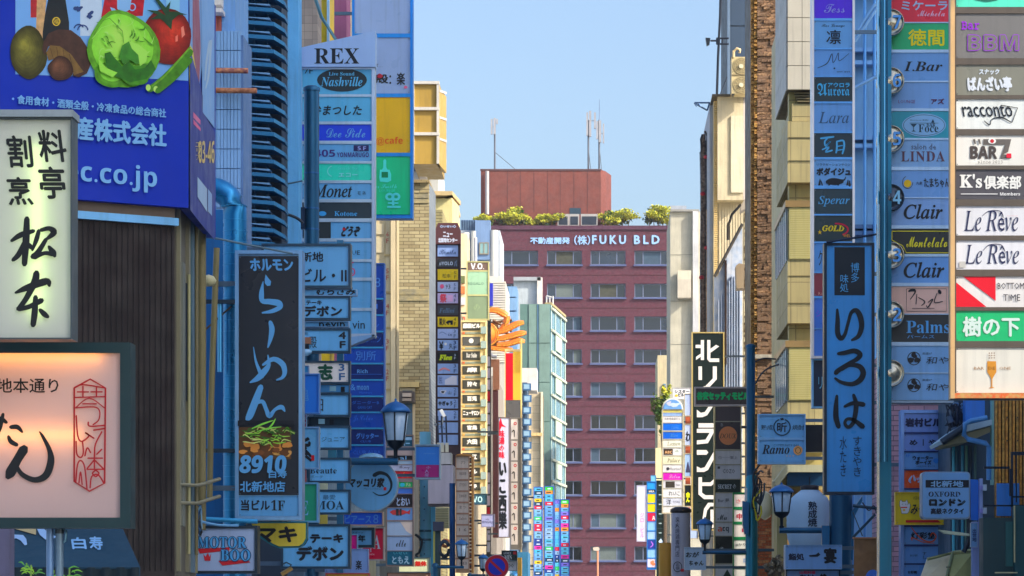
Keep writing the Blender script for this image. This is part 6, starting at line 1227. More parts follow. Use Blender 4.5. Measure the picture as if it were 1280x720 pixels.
# Tess tower
tp3 = [(-14, 23, (70, 20, 170), [('t', 'Tess', 1030, 5, 1056, 16, (150, 140, 215), 'S')]), (26, 59.5, (112, 170, 222), [('t', 'Bar Lounge', 1027, 30, 1056, 35, K1, 'S'), ('t', '凛', 1033, 37.5, 1051, 55, K1, 'bo.15')]), (62, 94.5, (104, 158, 216), [('s', [[(1022, 85, .6), (1034, 79, 1), (1040, 67, .8), (1041, 78, .7), (1044, 75, .6), (1048, 66, .7), (1049, 76, .7), (1061, 67, .5)]], K1), ('t', 'avi avi', 1046, 88.5, 1062, 90.5, K1), ('e', 1043, 85.5, 1, 1, K1)]),
       (96.5, 127, (22, 42, 48), [('t', 'アウロラ', 1035, 103.5, 1062, 109, (80, 190, 235), 'bo.25'), ('t', 'A', 1021.5, 104, 1034, 120, (80, 190, 235), 'F'), ('t', 'urora', 1034.5, 111, 1062, 120, (80, 190, 235), 'F')]), (129.5, 164, (112, 165, 222), [('t', 'Lara', 1023, 140, 1061, 154, (50, 84, 120), 'I')]), (166.5, 196.5, (18, 42, 52), [('b', [[(1026, 173, 2), (1034, 172, 2.6), (1042, 171, 2)], [(1034, 173, 2), (1031, 177, 2), (1032, 182, 2), (1038, 177, 1.6), (1032, 184, 1.6)], [(1028, 187, 1.6), (1036, 184, 2), (1032, 190, 2), (1040, 188, 2)], [(1046, 178, 2), (1046, 186, 2.4), (1045, 191, 2)], [(1046, 177, 2), (1054, 176, 2.4), (1055, 184, 2.4), (1053, 192, 2)], [(1047, 183, 1.4), (1053, 182, 1.4)], [(1047, 188, 1.4), (1053, 187, 1.4)]], (90, 180, 225))]),
       (199.5, 232, (120, 172, 222), [('t', 'リラクゼーションサロン', 1021, 204, 1063, 207.5, K1), ('t', 'ボダイジュ', 1021, 210, 1063, 219, K1, 'bo.6'), ('B', 1043, 227, 10.5, 4.5, 4, .05, K1), ('b', [[(1050, 226, 4), (1055, 225, 2), (1057, 221.5, 1)], [(1037, 229, 3), (1036, 232, 2)], [(1047, 229, 3), (1048, 232, 2)]], K1), ('b', [[(1024, 232, 3), (1025, 224, 1)], [(1028, 232, 2), (1026, 226, 1)], [(1059, 232, 3), (1060, 225, 1)], [(1062, 232, 3), (1062, 226, 1)]], K1)]),
       (236, 267.5, (20, 48, 56), [('t', 'Sperar', 1023, 245, 1062, 258, (90, 170, 215), 'I bo.1')]), (269.5, 302, (20, 42, 46), [('o', 1046, 287, 15, 8.5, 2, (-100, 60), (190, 20, 60)), ('t', 'GOLD', 1028, 282, 1055, 289, (220, 196, 30), 'BI bo.3'), ('t', '★', 1022, 287, 1027.5, 293, (220, 180, 30)), ('t', 'WEL', 1054, 293, 1063, 296.5, (200, 130, 30))]), (304, 339, (90, 150, 210), [('t', 'ク', 1023, 313, 1028, 332, K1)]), (341.5, 370, (96, 30, 40), [('t', 'Ria', 1023, 365, 1030, 369, (180, 120, 110))]), (373, 410, (70, 120, 205), [('t', 'シ', 1020, 388, 1027, 396, (120, 60, 160))]), (411.5, 446.5, (80, 130, 210), [])]
sign('tall pale blue tenant tower with a purple top panel and a golden arc panel', 1014.5, -18, 1068.5, 448, 50, (140, 138, 140), 3, .35, tp3, cat='sign tower', name='tenant_sign_tower', divider=(90, 140, 190), wallx=5.6)
sign('dark navy box with a pale kana under the pale blue tower', 1015, 448.5, 1066, 510, 50.1, (90, 130, 160), 2, .25, None, (24, 40, 60), [('t', 'リ', 1023, 471, 1028, 486, (130, 200, 220))], wallx=5.6)
# iroha
IB = (62, 164, 232)
ir = sign('tall bright blue vertical sign with three large black brush kana', 1030, 303.5, 1093, 618, 45.4, (20, 26, 34), 3.4, .3, None, IB,
     [('r', 1043, 309, 1081, 369, (20, 34, 46)), ('t', '博多', 1063.5, 328.5, 1074, 353, (100, 185, 235), 'v'), ('t', '味処', 1050, 343, 1060.5, 365, (100, 185, 235), 'v'),
      ('b', [[(1046.5, 387, 3), (1047, 400, 5.5), (1047, 416, 6.5), (1051, 423, 6), (1056, 418, 4.5), (1060, 404, 4), (1064, 391, 4.5), (1070, 388, 6), (1075, 395, 7), (1077, 408, 6.5), (1073, 420, 5.5), (1065, 425, 3)],
              [(1048, 442, 4), (1056, 441, 5.5), (1068, 438.5, 6), (1075, 443, 6.5), (1071, 449, 5.5), (1060, 455, 5), (1048, 463, 6), (1045, 466, 6)], [(1052, 462, 4), (1062, 456.5, 4.5), (1074, 458, 6.5), (1079, 466, 7), (1075, 475, 7), (1065, 480, 5.5), (1052, 478, 4.5), (1044, 473, 3)],
              [(1046, 495, 3.5), (1045, 508, 6), (1045, 522, 7), (1048, 533, 6)], [(1056, 508, 3.5), (1066, 504, 5), (1079, 505.5, 6)], [(1067, 494, 4), (1070, 505, 6), (1069, 518, 6), (1066, 529, 5), (1060, 534, 4.5), (1056, 529, 4), (1059, 524, 4), (1067, 525, 4.5), (1078, 533, 6.5)]], (20, 30, 40)),
      ('t', '水たき', 1049.5, 545.5, 1058.5, 595.5, (16, 50, 84), 'v'), ('t', 'すきやき', 1066, 545.5, 1077, 595.5, (16, 50, 84), 'v')], wallx=5.2)
rg_ = thing('stay_rod', 'thin dark rod slanting above the bright blue vertical sign', 'rod', (X(1062, 45.3), 45.3, Z(302, 45.3)))
G().tube([Flat(45.3).w(1033, 303), Flat(45.3).w(1097, 292.5)], .018, 6).build('rod', metal((20, 30, 46)), rg_)
# Ramo
rmz = sign('square pale blue two panel sign with a wreath above and brown coin below', 947.5, 517.5, 1007, 580, 54, (96, 130, 160), 1.8, .25,
   [(520, 547, (120, 182, 226), [('t', '熟成', 951.5, 531, 966, 537.5, K1), ('t', '焼酎', 990.5, 531, 1005, 537.5, K1), ('o', 977.5, 534, 11, 11, 1.6, (-70, 250), (30, 60, 84)), ('t', '昕', 971.5, 528, 983.5, 540, K1, 'bo.2'), ('p', [(975, 523), (979, 522.5), (980, 525), (976, 525)], K1)]),
    (550, 577.5, (120, 182, 226), [('t', 'COMMUNITY BAR', 967, 555, 999, 558, (50, 90, 120)), ('t', 'Ramo', 952.5, 556, 987, 567.5, K1, 'BI'), ('B', 997.5, 563, 5.6, 6, 3, .03, (166, 120, 70)), ('o', 997.5, 563, 3.6, 4, .8, (0, 360), (110, 80, 50)), ('t', '…', 983, 569, 992, 571, (190, 150, 120))])], wallx=4.35)

GAIN[0] = 1.3
# north linden
LD = paint((32, 44, 42)); LK = M((30, 44, 40), .25, .1, .2, 0, .1, 'acrylic'); LW_ = (205, 200, 192)
li = sign('dark tall building name sign with big white katakana and a gold frame', 864.5, 415, 905.5, 663, 86, (206, 180, 110), 1.6, .4, None, (32, 46, 42),
     [('p', [(869.5, 431), (876, 431), (876, 425), (880, 425), (880, 450), (876, 450), (876, 446), (870, 450), (870, 446), (876, 442), (876, 435), (869.5, 435)], LW_), ('p', [(884, 425), (888, 425), (888, 436), (895, 431), (899, 433), (888, 441), (888, 448), (899, 448), (899, 452.5), (887, 452.5), (884, 449)], LW_),
      ('p', [(873, 458), (877.5, 458), (877.5, 475), (873, 475)], LW_), ('p', [(891, 458), (896, 458), (896, 474), (884, 487), (872, 489), (872, 485), (882, 482.5), (891, 473)], LW_),
      ('p', [(871, 512), (876, 516), (881, 515), (890, 502), (894, 504), (884, 519), (878, 521.5), (871, 521.5)], LW_), ('r', 873, 529, 900, 534.5, LW_), ('p', [(871, 536), (900, 536), (900, 541), (892, 541), (885, 554), (871, 555.5), (871, 550.5), (882, 549.5), (887, 541), (871, 541)], LW_),
      ('p', [(871, 562.5), (883, 562.5), (885.5, 565.5), (883, 568.5), (871, 568.5)], LW_), ('p', [(871, 583), (876, 585.5), (881, 584), (893, 563), (897, 565), (885, 587.5), (880, 590), (871, 590)], LW_),
      ('p', [(873, 596.5), (877.5, 596.5), (877.5, 603), (888, 603), (893, 598), (896, 601), (889, 607.5), (877.5, 607.5), (877.5, 616), (882, 619), (898, 619), (898, 624), (880, 624), (873, 618)], LW_),
      ('p', [(885, 628.5), (898, 628.5), (898, 633), (888, 633), (884, 638), (881, 652), (877, 655), (880, 636)], LW_), ('r', 888, 637, 893, 660, LW_)], wallx=5.0)
sign('dark plum board with bold green katakana beside the pole', 868, 483.5, 941, 507.5, 72, (150, 142, 146), 2, .25, None, (66, 56, 60), [('t', '谷安セッティモビル', 871.3, 490, 936, 499.5, (20, 190, 110), 'bo.8')], wallx=4.35)
pt3 = [(508.5, 526.3, (74, 64, 68), []), (527.5, 561.5, (62, 54, 58), [('e', 910, 544.6, 11.4, 11.6, (236, 146, 92)), ('t', 'DOUX', 899.5, 542, 921, 548, (80, 50, 44), 'I'), ('t', 'B', 901, 529, 904, 533, (130, 130, 140))]), (563.5, 580, (196, 192, 192), [('t', '①──軍上', 898, 570, 922, 574, (90, 84, 84))]), (581.5, 598.5, (188, 186, 190), [('t', 'COZO', 903.5, 586.5, 918.5, 591.5, K2), ('r', 897, 583, 900, 586, (60, 60, 70))]),
       (599.5, 615.5, (20, 48, 46), [('t', 'SECRET', 897.5, 605.5, 914.5, 611, (210, 220, 225), 'B'), ('t', 'の', 916, 605, 920, 611, (210, 220, 225))]), (616.5, 633.5, (186, 184, 186), [('t', 'Bar 夢', 897.5, 623, 911.5, 628, (60, 60, 64))]), (635, 652, (190, 188, 190), [('t', 'Mu', 897, 643, 909, 650, K2, 'S')]), (653.5, 669.5, (192, 190, 188), [('t', 'a', 897, 658.5, 902.5, 664.5, (214, 90, 50), 'SB'), ('t', 'cq', 903, 658.5, 911, 666, K2, 'SB')]),
       (670.5, 704, (28, 40, 38), [('t', 'Rosso', 899, 684, 912, 688, (200, 205, 205), 'S')]), (705.5, 730, (196, 194, 190), [('p', [(903, 722), (909, 711.5), (915, 722)], (40, 60, 44)), ('r', 897, 707.5, 900.5, 709.5, (60, 60, 70))])]
sign('mixed tenant tower with an orange circle on a dark panel', 892.5, 507, 927, 730, 78, (170, 160, 120), 1.6, .3, pt3, cat='sign tower', name='tenant_sign_tower', divider=(150, 146, 130), wallx=4.9)
gp2 = [(618, 633.5, (212, 200, 196), [('t', 'さ', 920, 624, 926, 629, (220, 90, 90))]), (637, 652, (210, 200, 196), [('t', '中', 921, 642, 928, 649, (190, 40, 60), 'bo.3')]), (655.5, 671, (214, 204, 196), [('r', 927.5, 660.5, 931, 665, (180, 16, 60))]), (675, 690, (206, 206, 196), [('t', '#かり', 919.5, 679, 932, 683, K2)]), (693, 708, (206, 200, 190), [('t', '花', 929, 698, 933, 704, (60, 130, 190))]), (711, 726, (200, 196, 186), [])]
sign('stack of small cream panels in bright green frames behind the pole', 916, 615.5, 935, 728, 76, (20, 110, 66), 1.4, .25, gp2, divider=(30, 140, 80), cat='sign tower', name='tenant_sign_tower', wallx=4.9)
sign('square white board with two lines of black hiragana', 855.5, 684, 882.5, 712.5, 66, (170, 180, 200), .7, .15, None, (196, 202, 218), [('t', 'おが', 857.5, 690, 873.5, 696.5, K1, 'bo.25 sh.1'), ('t', 'ちゃん', 861.5, 701, 879.5, 707, K1, 'bo.25 sh.1')], wallx=4.0)
# white barrel lantern sign with vertical text
cy = thing('cylinder_sign', 'tall grey white cylinder sign with a dark cap and vertical kanji', 'sign', (X(851, 78), 78.3, Z(740, 78)))
Y = 78.4; r = 12.2 * 78 / F; cxw = X(851.5, 78)
G().tube([(cxw, Y, Z(740, 78)), (cxw, Y, Z(641, 78))], r, 24).build('body', M((178, 178, 196), .45, 0, .15, 0, .15, 'acrylic'), cy)
G().lathe((cxw, Y, Z(640.5, 78)), [(r + .01, 0), (r + .03, .03), (r + .02, .1), (r - .05, .14), (r - .1, .16)], 24).build('cap', metal((50, 46, 50)), cy)
marks(Flat(Y - r - .01), [('t', '炭火焼鶏専門店', 844, 646, 849.5, 696, (70, 70, 90), 'v'), ('o', 847, 708.5, 5.6, 6.6, .9, (0, 360), (30, 40, 50)), ('t', '名物', 844.6, 704, 849.6, 713, K1, 'v'), ('r', 851, 711, 855, 714.5, (200, 50, 60))], cy.children[0] if cy.children else cy, 0)
lg_ = G().tube([(X(833, 79), 79.5, Z(735, 79)), (X(833, 79), 79.5, Z(678, 79))], .2, 12); tag(lg_.build('paper_lantern', M((236, 170, 60), .5, 0, .1, .2, 0, 'paper')), 'orange paper lantern partly behind the cylinder sign', 'lantern')
# rounded white tower
GAIN[0] = 1.3
rp = [(566, 571, (214, 200, 150), []), (572, 578, (130, 160, 205), []), (579, 586, (206, 206, 210), [('t', '北新地会館ビル', 830.5, 581.5, 850, 584, (90, 96, 104))])]
rpn = [(548 - 0, 560, (90, 140, 205), [('s', [[(832, 556, 2), (840, 551, 3), (848, 556, 2)]], (190, 205, 225))]), (561.5, 565.5, (214, 200, 110), []), (566, 571.5, (140, 165, 210), []), (572, 578, (206, 206, 212), [('t', '北新地会館', 831, 522, 850, 525, (90, 96, 104))])]
ry = [(512.5, 515.5, (216, 204, 110), []), (516, 520, (130, 160, 210), []), (520.5, 528, (208, 206, 210), [('t', '北新地会館ビル', 830.5, 522, 850.5, 525, (100, 96, 100))]), (529, 538, (10, 96, 205), [('t', 'Luna', 839, 532, 848, 536, (80, 150, 230), 'I')]), (540, 548.5, (6, 90, 200), [('t', 'Blanc', 838, 542, 848, 546, (80, 150, 230), 'I')]), (550, 559, (205, 206, 196), [('t', 'Lassen', 834, 552, 850, 557, (140, 140, 110), 'I')]),
      (560, 569, (196, 196, 200), [('r', 829.5, 561, 841, 568.5, (60, 46, 36)), ('t', 'ABC', 831, 563.5, 840, 567, (220, 170, 120), 'SB'), ('t', 'ch', 844, 562, 848, 565, (100, 140, 100))]), (570, 580, (216, 214, 186), [('t', 'Palace', 834, 572.5, 850, 578, (110, 104, 70), 'I')]), (581, 590, (200, 200, 204), [('e', 835, 586, 2, 2, (60, 60, 70)), ('t', 'Heartland', 838, 584, 851, 588, (130, 130, 140))]), (591, 600, (196, 20, 170), [('t', 'Salon', 836, 593, 850, 598, (230, 150, 220), 'S')]),
      (601, 610, (190, 190, 200), [('r', 832, 602, 843.5, 609.5, (56, 50, 44)), ('t', 'NIA', 845.5, 605, 850, 607.5, (110, 110, 120))]), (611, 621.5, (196, 198, 204), [('t', 'れいこ', 836, 614, 850, 619.5, K2)]), (622.5, 632, (180, 186, 204), [('t', '洋', 833, 624, 839, 631, K1), ('t', 'TOWA', 841, 626, 850, 629, (110, 110, 130))]), (633, 641, (196, 196, 200), [])]
rt_ = sign('white tenant tower with rounded top, two blue rows and one magenta row', 827.5, 511.5, 854.5, 642, 112, (216, 206, 176), 1.3, .35, ry, cat='sign tower', name='tenant_sign_tower', divider=(190, 186, 170), wallx=5.0)
arc = [(840.8 + 13.4 * math.cos(math.radians(a)), 511.4 - 14 * math.sin(math.radians(a))) for a in range(0, 181, 12)]
G().pprism(arc, 111.98, .38).build('arched_top', paint((206, 204, 196)), rt_)
p_ = G().pprism([(840.8 + 11.6 * math.cos(math.radians(a)), 511.4 - 12 * math.sin(math.radians(a))) for a in range(0, 181, 12)], 111.94, .05).build('arch_panel', acr((100, 150, 210)), rt_)
marks(Flat(111.94), [('B', 842, 506, 6, 3, 3, .2, (190, 210, 230)), ('B', 836, 504, 3, 2, 5, .2, (180, 180, 200))], p_)
sign('small white board with black kana and a yellow moon mark', 841, 484.5, 864, 499, 118, (190, 190, 190), .6, .2, None, (206, 204, 206), [('t', 'シスター', 843.5, 487.5, 861.5, 491.5, K2, 'bo.2'), ('t', 'ビル', 848, 491.5, 855, 495.5, K2, 'bo.2'), ('e', 845.5, 494.5, 2, 1.6, (230, 190, 60))], wallx=6)
for i, (y0, y1, c, t, cc, lb) in enumerate(((492, 520, (170, 186, 222), '', K1, 'plain lavender slip sign left of the dark name sign'), (530, 557, (176, 190, 224), 'わ', K1, 'lavender slip sign with one kana left of the dark name sign'), (567, 596, (150, 180, 222), '▲', (60, 60, 90), 'pale blue slip sign with a dark fin shape'), (606, 633, (26, 40, 44), '金ん', (214, 220, 20), 'black slip sign with bright yellow kanji'), (645, 673.5, (170, 190, 224), '▲', (60, 60, 90), 'lowest pale slip sign with a dark fish shape'))):
    sign(lb, 855.4, y0, 864.2 if i < 4 else 873, y1, 90, (200, 180, 130), .6, .2, None, c, [('t', t, 857.5, y0 + (y1 - y0) * .35, 862.5, y0 + (y1 - y0) * .8, cc, ('v ' if len(t) > 1 else '') + 'bo.4')] if t else [], 'slip signs left of the dark name sign', wallx=5.0)
    if i < 4: tag(G().pbox(857, y1 + 1, 863, [529, 566, 605, 644][i], 90.3, .2).build('spacer_board', paint((176, 84, 50))), 'orange brown spacer board below slip sign %s' % ('one', 'two', 'three', 'four')[i] if False else ['uppermost orange brown spacer between the slip signs', 'second orange brown spacer between the slip signs', 'third orange brown spacer between the slip signs', 'lowest orange brown spacer between the slip signs'][i], 'spacer board', 'spacers between the slip signs')
# far right-side boards
sign('lavender white vertical sign with pink katakana', 795.8, 606.5, 808, 677, 150, (176, 170, 190), .8, .4, None, (196, 200, 226), [('t', 'ジロービル', 800.3, 641, 805, 672, (214, 60, 140), 'v')], wallx=4.0)
fp_ = [(604, 611, (30, 140, 220), []), (612, 616, (26, 40, 50), [('t', 'MEA', 811, 613, 818, 615.5, WH, 'SB')]), (617.5, 628.5, (232, 204, 10), []), (630, 640, (232, 200, 14), []), (641, 651.5, (190, 16, 60), [('t', 'A', 815, 645, 819, 650, WH, 'SB')]), (652.5, 663, (130, 180, 225), []), (664.5, 674, (150, 184, 225), []), (675, 686, (24, 50, 130), [('s', [[(814, 677, 1), (816, 681, 1.4), (813, 684, 1)]], (150, 90, 190))]), (687, 697, (130, 180, 225), []), (698.5, 709, (200, 180, 190), [('B', 816, 704, 3, 3, 2, .2, (230, 120, 80))])]
sign('far blue edged tenant board with two yellow panels', 808.5, 602, 820.4, 712, 140, (20, 110, 190), 1, .4, fp_, cat='sign tower', name='tenant_sign_tower', wallx=4.4)
sign('small cyan board stepping up behind the yellow panel board', 813.5, 594, 820.4, 602, 141, (90, 150, 200), .5, .3, None, (110, 186, 222), [], wallx=4.4)
dkp = [(601.5 + i * 11.9, 612.5 + i * 11.9, (24, 46, 44), [('r', 823.5, 606 + i * 11.9, 827, 607.2 + i * 11.9, (140, 160, 160)) if i != 6 else ('p', [(823, 677), (826, 673), (829, 677), (826, 681)], (170, 190, 210))]) for i in range(10)]
sign('dark green black tenant board with faint marks', 820.6, 600.5, 829.5, 722, 124, (30, 44, 46), .8, .4, dkp, cat='sign tower', name='tenant_sign_tower', wallx=5.2)
ed = block('cream_edge_strip', 'thin cream wall edge above the dark green tenant board', 819.5, 828, 560, 150, .6, paint((216, 200, 150)), cat='wall')
# street tree
tr = thing('street_tree', 'small green street tree in front of the concrete building', 'tree', (X(830, 130), 130, 0))
c = Flat(130).w(825.5, 512)
G().tube([(X(832, 130), 130.5, 0), (X(830, 130), 130.3, c.z - 2.0), (c.x, 130, c.z)], [.14, .1, .04], 8).build('trunk', M((86, 70, 52), .9, 0, .3, .5, .1, 'mottle', (60, 50, 38), 4), tr)
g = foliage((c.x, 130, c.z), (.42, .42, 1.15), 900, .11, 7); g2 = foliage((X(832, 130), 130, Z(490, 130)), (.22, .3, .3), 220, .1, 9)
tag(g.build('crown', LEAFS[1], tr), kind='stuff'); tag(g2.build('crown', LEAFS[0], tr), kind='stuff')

GAIN[0] = 2.4
# ================= RIGHT, LOW NEAR =================
ip = [(517, 540, (120, 140, 196), [('t', '岩村ビル', 1132, 523, 1176, 533, (16, 26, 70), 'bo.7')]), (542.5, 563.5, (110, 132, 190), [('t', 'め｜や', 1137, 549, 1171, 557, (20, 30, 60), 'bo.3')]), (565.5, 586.5, (110, 164, 222), [('t', 'ウォーター', 1141, 570, 1166, 575, (20, 40, 70), 'bo.35'), ('t', 'ボーイズ', 1144.5, 575.5, 1164, 580.5, (20, 40, 70), 'bo.35'), ('t', 'WATER BOYS', 1145, 582, 1169, 583.7, (60, 80, 110)), ('B', 1170, 576, 3, 3.5, 3, .1, (60, 140, 220)), ('t', '3F', 1132, 567, 1138, 571.5, (40, 120, 210), 'I')]),
      (588, 610, (226, 80, 30), [('b', [[(1140, 595, 1.4), (1137, 600, 3), (1138, 603, 2)], [(1142, 594, 1), (1143.5, 600, 3.5)]], (205, 205, 235)), ('t', 'ッハ', 1146, 596, 1162, 603, (205, 205, 235), 'bo.6')]), (612, 656, (120, 160, 210), []), (658.5, 680.5, (120, 168, 222), [('t', '灯彩堂', 1139, 665.5, 1169, 673.5, (20, 30, 50), 'bo.3'), ('s', [[(1139, 658.8, 1), (1145, 667, 1.4), (1155, 675.5, 1.6), (1165, 677, 1.8), (1170, 671, 1.6), (1166, 666, 1.4), (1163, 670, 1.2)], [(1168, 679, .6), (1155, 678, 1), (1145, 674, 1), (1139.5, 672, 1.6), (1140, 675, 1.4)]], (226, 96, 60))]),
      (683, 704, (110, 160, 220), [('t', 'すし', 1153, 690, 1158, 699, (20, 30, 60), 'v'), ('t', '1F', 1133, 685.5, 1137, 689, (60, 130, 210), 'I'), ('t', '料亭', 1137.5, 693, 1147, 696, (40, 60, 100))]), (706, 730, (110, 160, 220), [('t', 'お好焼', 1135, 713.5, 1146, 717, (20, 40, 70), 'bo.2')])]
sign('slim blue white tenant tower with an orange panel at lower right', 1126, 512.5, 1182, 733, 43, (130, 156, 210), 4, .3, ip, cat='sign tower', name='tenant_sign_tower', divider=(24, 34, 70), wallx=5.2)
sign('yellow board with a beckoning cat drawing and red arrow', 1119, 615, 1181.5, 656, 42.3, (200, 170, 30), 1, .15, None, (240, 208, 20),
     [('p', [(1124.5, 627), (1126, 624.5), (1128, 627), (1131.5, 627), (1133.5, 624.5), (1135, 628), (1134.5, 631), (1137, 628.5), (1138, 632), (1136, 640), (1134, 642), (1127, 642), (1126, 636), (1124.5, 632)], (225, 225, 230)), ('l', [(1124.5, 627), (1126, 624.5), (1128, 627), (1131.5, 627), (1133.5, 624.5), (1135, 628), (1134.5, 631), (1137, 628.5), (1138, 632), (1136, 640), (1134, 642), (1127, 642), (1126, 636), (1124.5, 632), (1124.5, 627)], .5, K2), ('r', 1126, 633.5, 1134, 635, (214, 60, 40)), ('l', [(1127, 630.5), (1129, 630)], .5, K1), ('l', [(1131, 630), (1133, 630.5)], .5, K1), ('e', 1130, 637.5, 1.6, 1.4, (226, 190, 40)),
      ('t', '招福', 1141.5, 620.5, 1151, 624.5, (90, 70, 20)), ('t', 'みや', 1139, 630, 1156, 643, K1, 'bo.3 sh.2'), ('p', [(1132, 650), (1172, 650), (1176, 653.3), (1132, 653.3)], (190, 30, 30))], wallx=5.2)
ox = thing('hanging_sign', 'white rounded box sign with black bars and four lines of text', 'sign', (X(1182, 38.2), 38.3, Z(648, 38)))
def rr_(x0, y0, x1, y1, r): return [(cx_ + r * math.cos(math.radians(a)), cy_ + r * math.sin(math.radians(a))) for cx_, cy_, a0 in ((x1 - r, y0 + r, -90), (x1 - r, y1 - r, 0), (x0 + r, y1 - r, 90), (x0 + r, y0 + r, 180)) for a in range(a0, a0 + 91, 18)]
G().pprism(rr_(1152, 589.5, 1212.8, 648.8, 5), 38, .25).build('frame', metal((96, 110, 130)), ox)
p_ = G().pprism(rr_(1153.8, 591, 1211, 647, 4), 37.98, .05).build('panel', acr((128, 176, 224)), ox)
marks(Flat(37.98), [('r', 1157, 600, 1211, 609.5, (14, 26, 40)), ('t', '北新地', 1163.5, 601.2, 1204, 608.6, (150, 190, 225), 'bo.35'), ('t', 'OXFORD', 1160.5, 614.5, 1200.5, 621, (14, 34, 70), 'B'), ('t', 'ロンドン', 1162, 624, 1206, 632, (14, 26, 40), 'bo1.0'), ('t', '高級ネクタイ', 1163.5, 635.5, 1204.5, 642.5, (14, 34, 60), 'bo.35')], p_)
G().pprism([(1212.9, 599), (1222, 599.5), (1224, 604), (1224, 647), (1222, 650.5), (1213.5, 650)], 38.05, .2).build('side_box', M((40, 110, 200), .2, 0, .2, 0, .1, 'acrylic'), ox)
G().tube([Flat(38.2).w(1211, 649), Flat(38.2).w(1211, 672), Flat(38.2).w(1209, 682), Flat(38.2).w(1204, 690)], .035, 8).build('arm', metal((36, 42, 50)), ox)
G().prism([Flat(38.1).w(1174, 662), Flat(38.1).w(1212, 667), Flat(38.1).w(1212, 670), Flat(38.1).w(1182, 667)], (0, .2, 0)).build('arm_plate', paint((150, 160, 140)), ox)
lvp = thing('signal_post', 'lavender painted square post with grey straps at lower right', 'post', (X(1222, 37.9), 37.9, .12))
G().pbox(1215.5, 652, 1228, 760, 37.9, .14).build('post', M((150, 160, 214), .5, .1, .2, 0, .2, 'painted_metal'), lvp); G().pbox(1224.3, 598, 1228.5, 652, 37.95, .1).build('post_top', M((160, 170, 214), .5, .1, .2, 0, .2, 'painted_metal'), lvp)
for y in (607, 636, 665):
    G().pbox(1224.6, y, 1232, y + 5, 37.85, .06).build('strap', paint((120, 110, 160)), lvp); G().pbox(1229, y - 1.5, 1233.5, y + 6, 37.8, .1).build('strap_clip', metal((180, 185, 200)), lvp)
sign('small white vertical plate strapped to the lavender post', 1213, 653.5, 1222, 684, 37.8, (170, 185, 210), .6, .05, None, (130, 176, 224), [('t', '出世地', 1215.5, 661, 1220.5, 677, (30, 60, 120), 'v bo.2')], arms=False)
an = thing('shop_awning', 'beige canvas awning at the lower right', 'awning', (X(1185, 39), 39, Z(730, 39)))
G().prism([Flat(39).w(1191, 690), Flat(38.6).w(1180, 735), Flat(38.6).w(1146, 735), Flat(39).w(1159, 699)], (0, .03, .01)).build('front_slope', M((190, 180, 150), .8, 0, .15, .1, .15, 'fabric'), an)
G().prism([Flat(39).w(1191, 691), Flat(39).w(1219, 688), Flat(39).w(1219, 735), Flat(38.6).w(1181, 735)], (0, .03, 0)).build('side_cheek', M((140, 146, 100), .8, 0, .15, .1, .15, 'fabric'), an)
g = G().tube([Flat(38.9).w(1159, 699), Flat(38.9).w(1191, 691), Flat(38.5).w(1180, 735)], .025, 6); g.tube([Flat(38.9).w(1191, 691), Flat(38.9).w(1219, 688)], .03, 6); g.build('edge_pipe', metal((110, 116, 84)), an)
G().pbox(1183, 708, 1188, 710, 38.6, .05).build('pipe_clip', metal((80, 84, 66)), an)
# eave, drain pipes, timber lattice
ev = thing('low_eave_house', 'low house with a short metal eave and blue drainpipes at right', 'house', (X(1215, 41), 41.3, 0))
G().box(X(1188, 41.5), 41.5, 0, X(1262, 41.5), 43, Z(497, 41.5)).build('wall', paint((44, 60, 72)), ev)
G().prism([Flat(40).w(1176, 551), Flat(40).w(1200, 533), Flat(40).w(1240, 524), Flat(40).w(1240, 531), Flat(40).w(1204, 541), Flat(40).w(1178, 555)], (0, 1.4, 0)).build('eave', M((150, 158, 160), .6, .2, .3, 0, .2, 'painted_metal'), ev)
G().prism([Flat(40.1).w(1180, 555), Flat(40.1).w(1204, 542), Flat(40.1).w(1238, 533), Flat(40.1).w(1238, 540), Flat(40.1).w(1209, 552), Flat(40.1).w(1183, 557)], (0, 1.2, 0)).build('eave_soffit', paint((110, 108, 84)), ev)
G().tube([Flat(39.95).w(1177, 553), Flat(39.95).w(1205, 534)], .05, 8).build('gutter', metal((40, 46, 54)), ev)
G().pprism([(1207, 497), (1231, 497), (1231, 524), (1207, 530)], 40.6, .3).build('blue_panel', M((40, 120, 205), .4, .1, .1, 0, .15, 'painted_metal'), ev)
DP = M((90, 150, 205), .35, .1, .2, 0, .2, 'painted_metal')
G().tube([Flat(39.8).w(1234, 522), Flat(39.8).w(1214, 526), Flat(39.8).w(1206, 530), Flat(39.8).w(1205, 544), Flat(39.8).w(1210, 549), Flat(39.8).w(1232, 554), Flat(39.8).w(1236, 559), Flat(39.8).w(1236, 600)], .036, 10).build('drainpipe', DP, ev)
for (x_, c) in ((1192, (60, 130, 140)), (1196, (40, 70, 80)), (1203, (50, 110, 125)), (1208, (80, 110, 90)), (1213, (26, 40, 50)), (1219, (70, 90, 84))): G().tube([Flat(41.2).w(x_, 557), Flat(41.2).w(x_, 740)], .022, 6).build('service_pipe', paint(c), ev)
G().pbox(1239.5, 498, 1244.5, 606, 40.4, .15).build('corner_post', M((110, 140, 130), .6, .1, .2, 0, .2, 'painted_metal'), ev)
wi = thing('wire_tangle', 'tangle of dark cables and insulators above the low eave', 'cables', (X(1193, 41), 41, Z(560, 41)))
R = random.Random(6); g = G()
for i in range(12):
    p = [Flat(41 + R.uniform(-.1, .1)).w(R.uniform(1182, 1204), R.uniform(500, 548)) for _ in range(4)]
    P3 = smooth([tuple(q) for q in p], 5); g.tube(P3, R.uniform(.008, .018), 5)
g.build('cable', M((26, 32, 44), .6, 0, .2, 0, 0, 'rubber'), wi)
g = G()
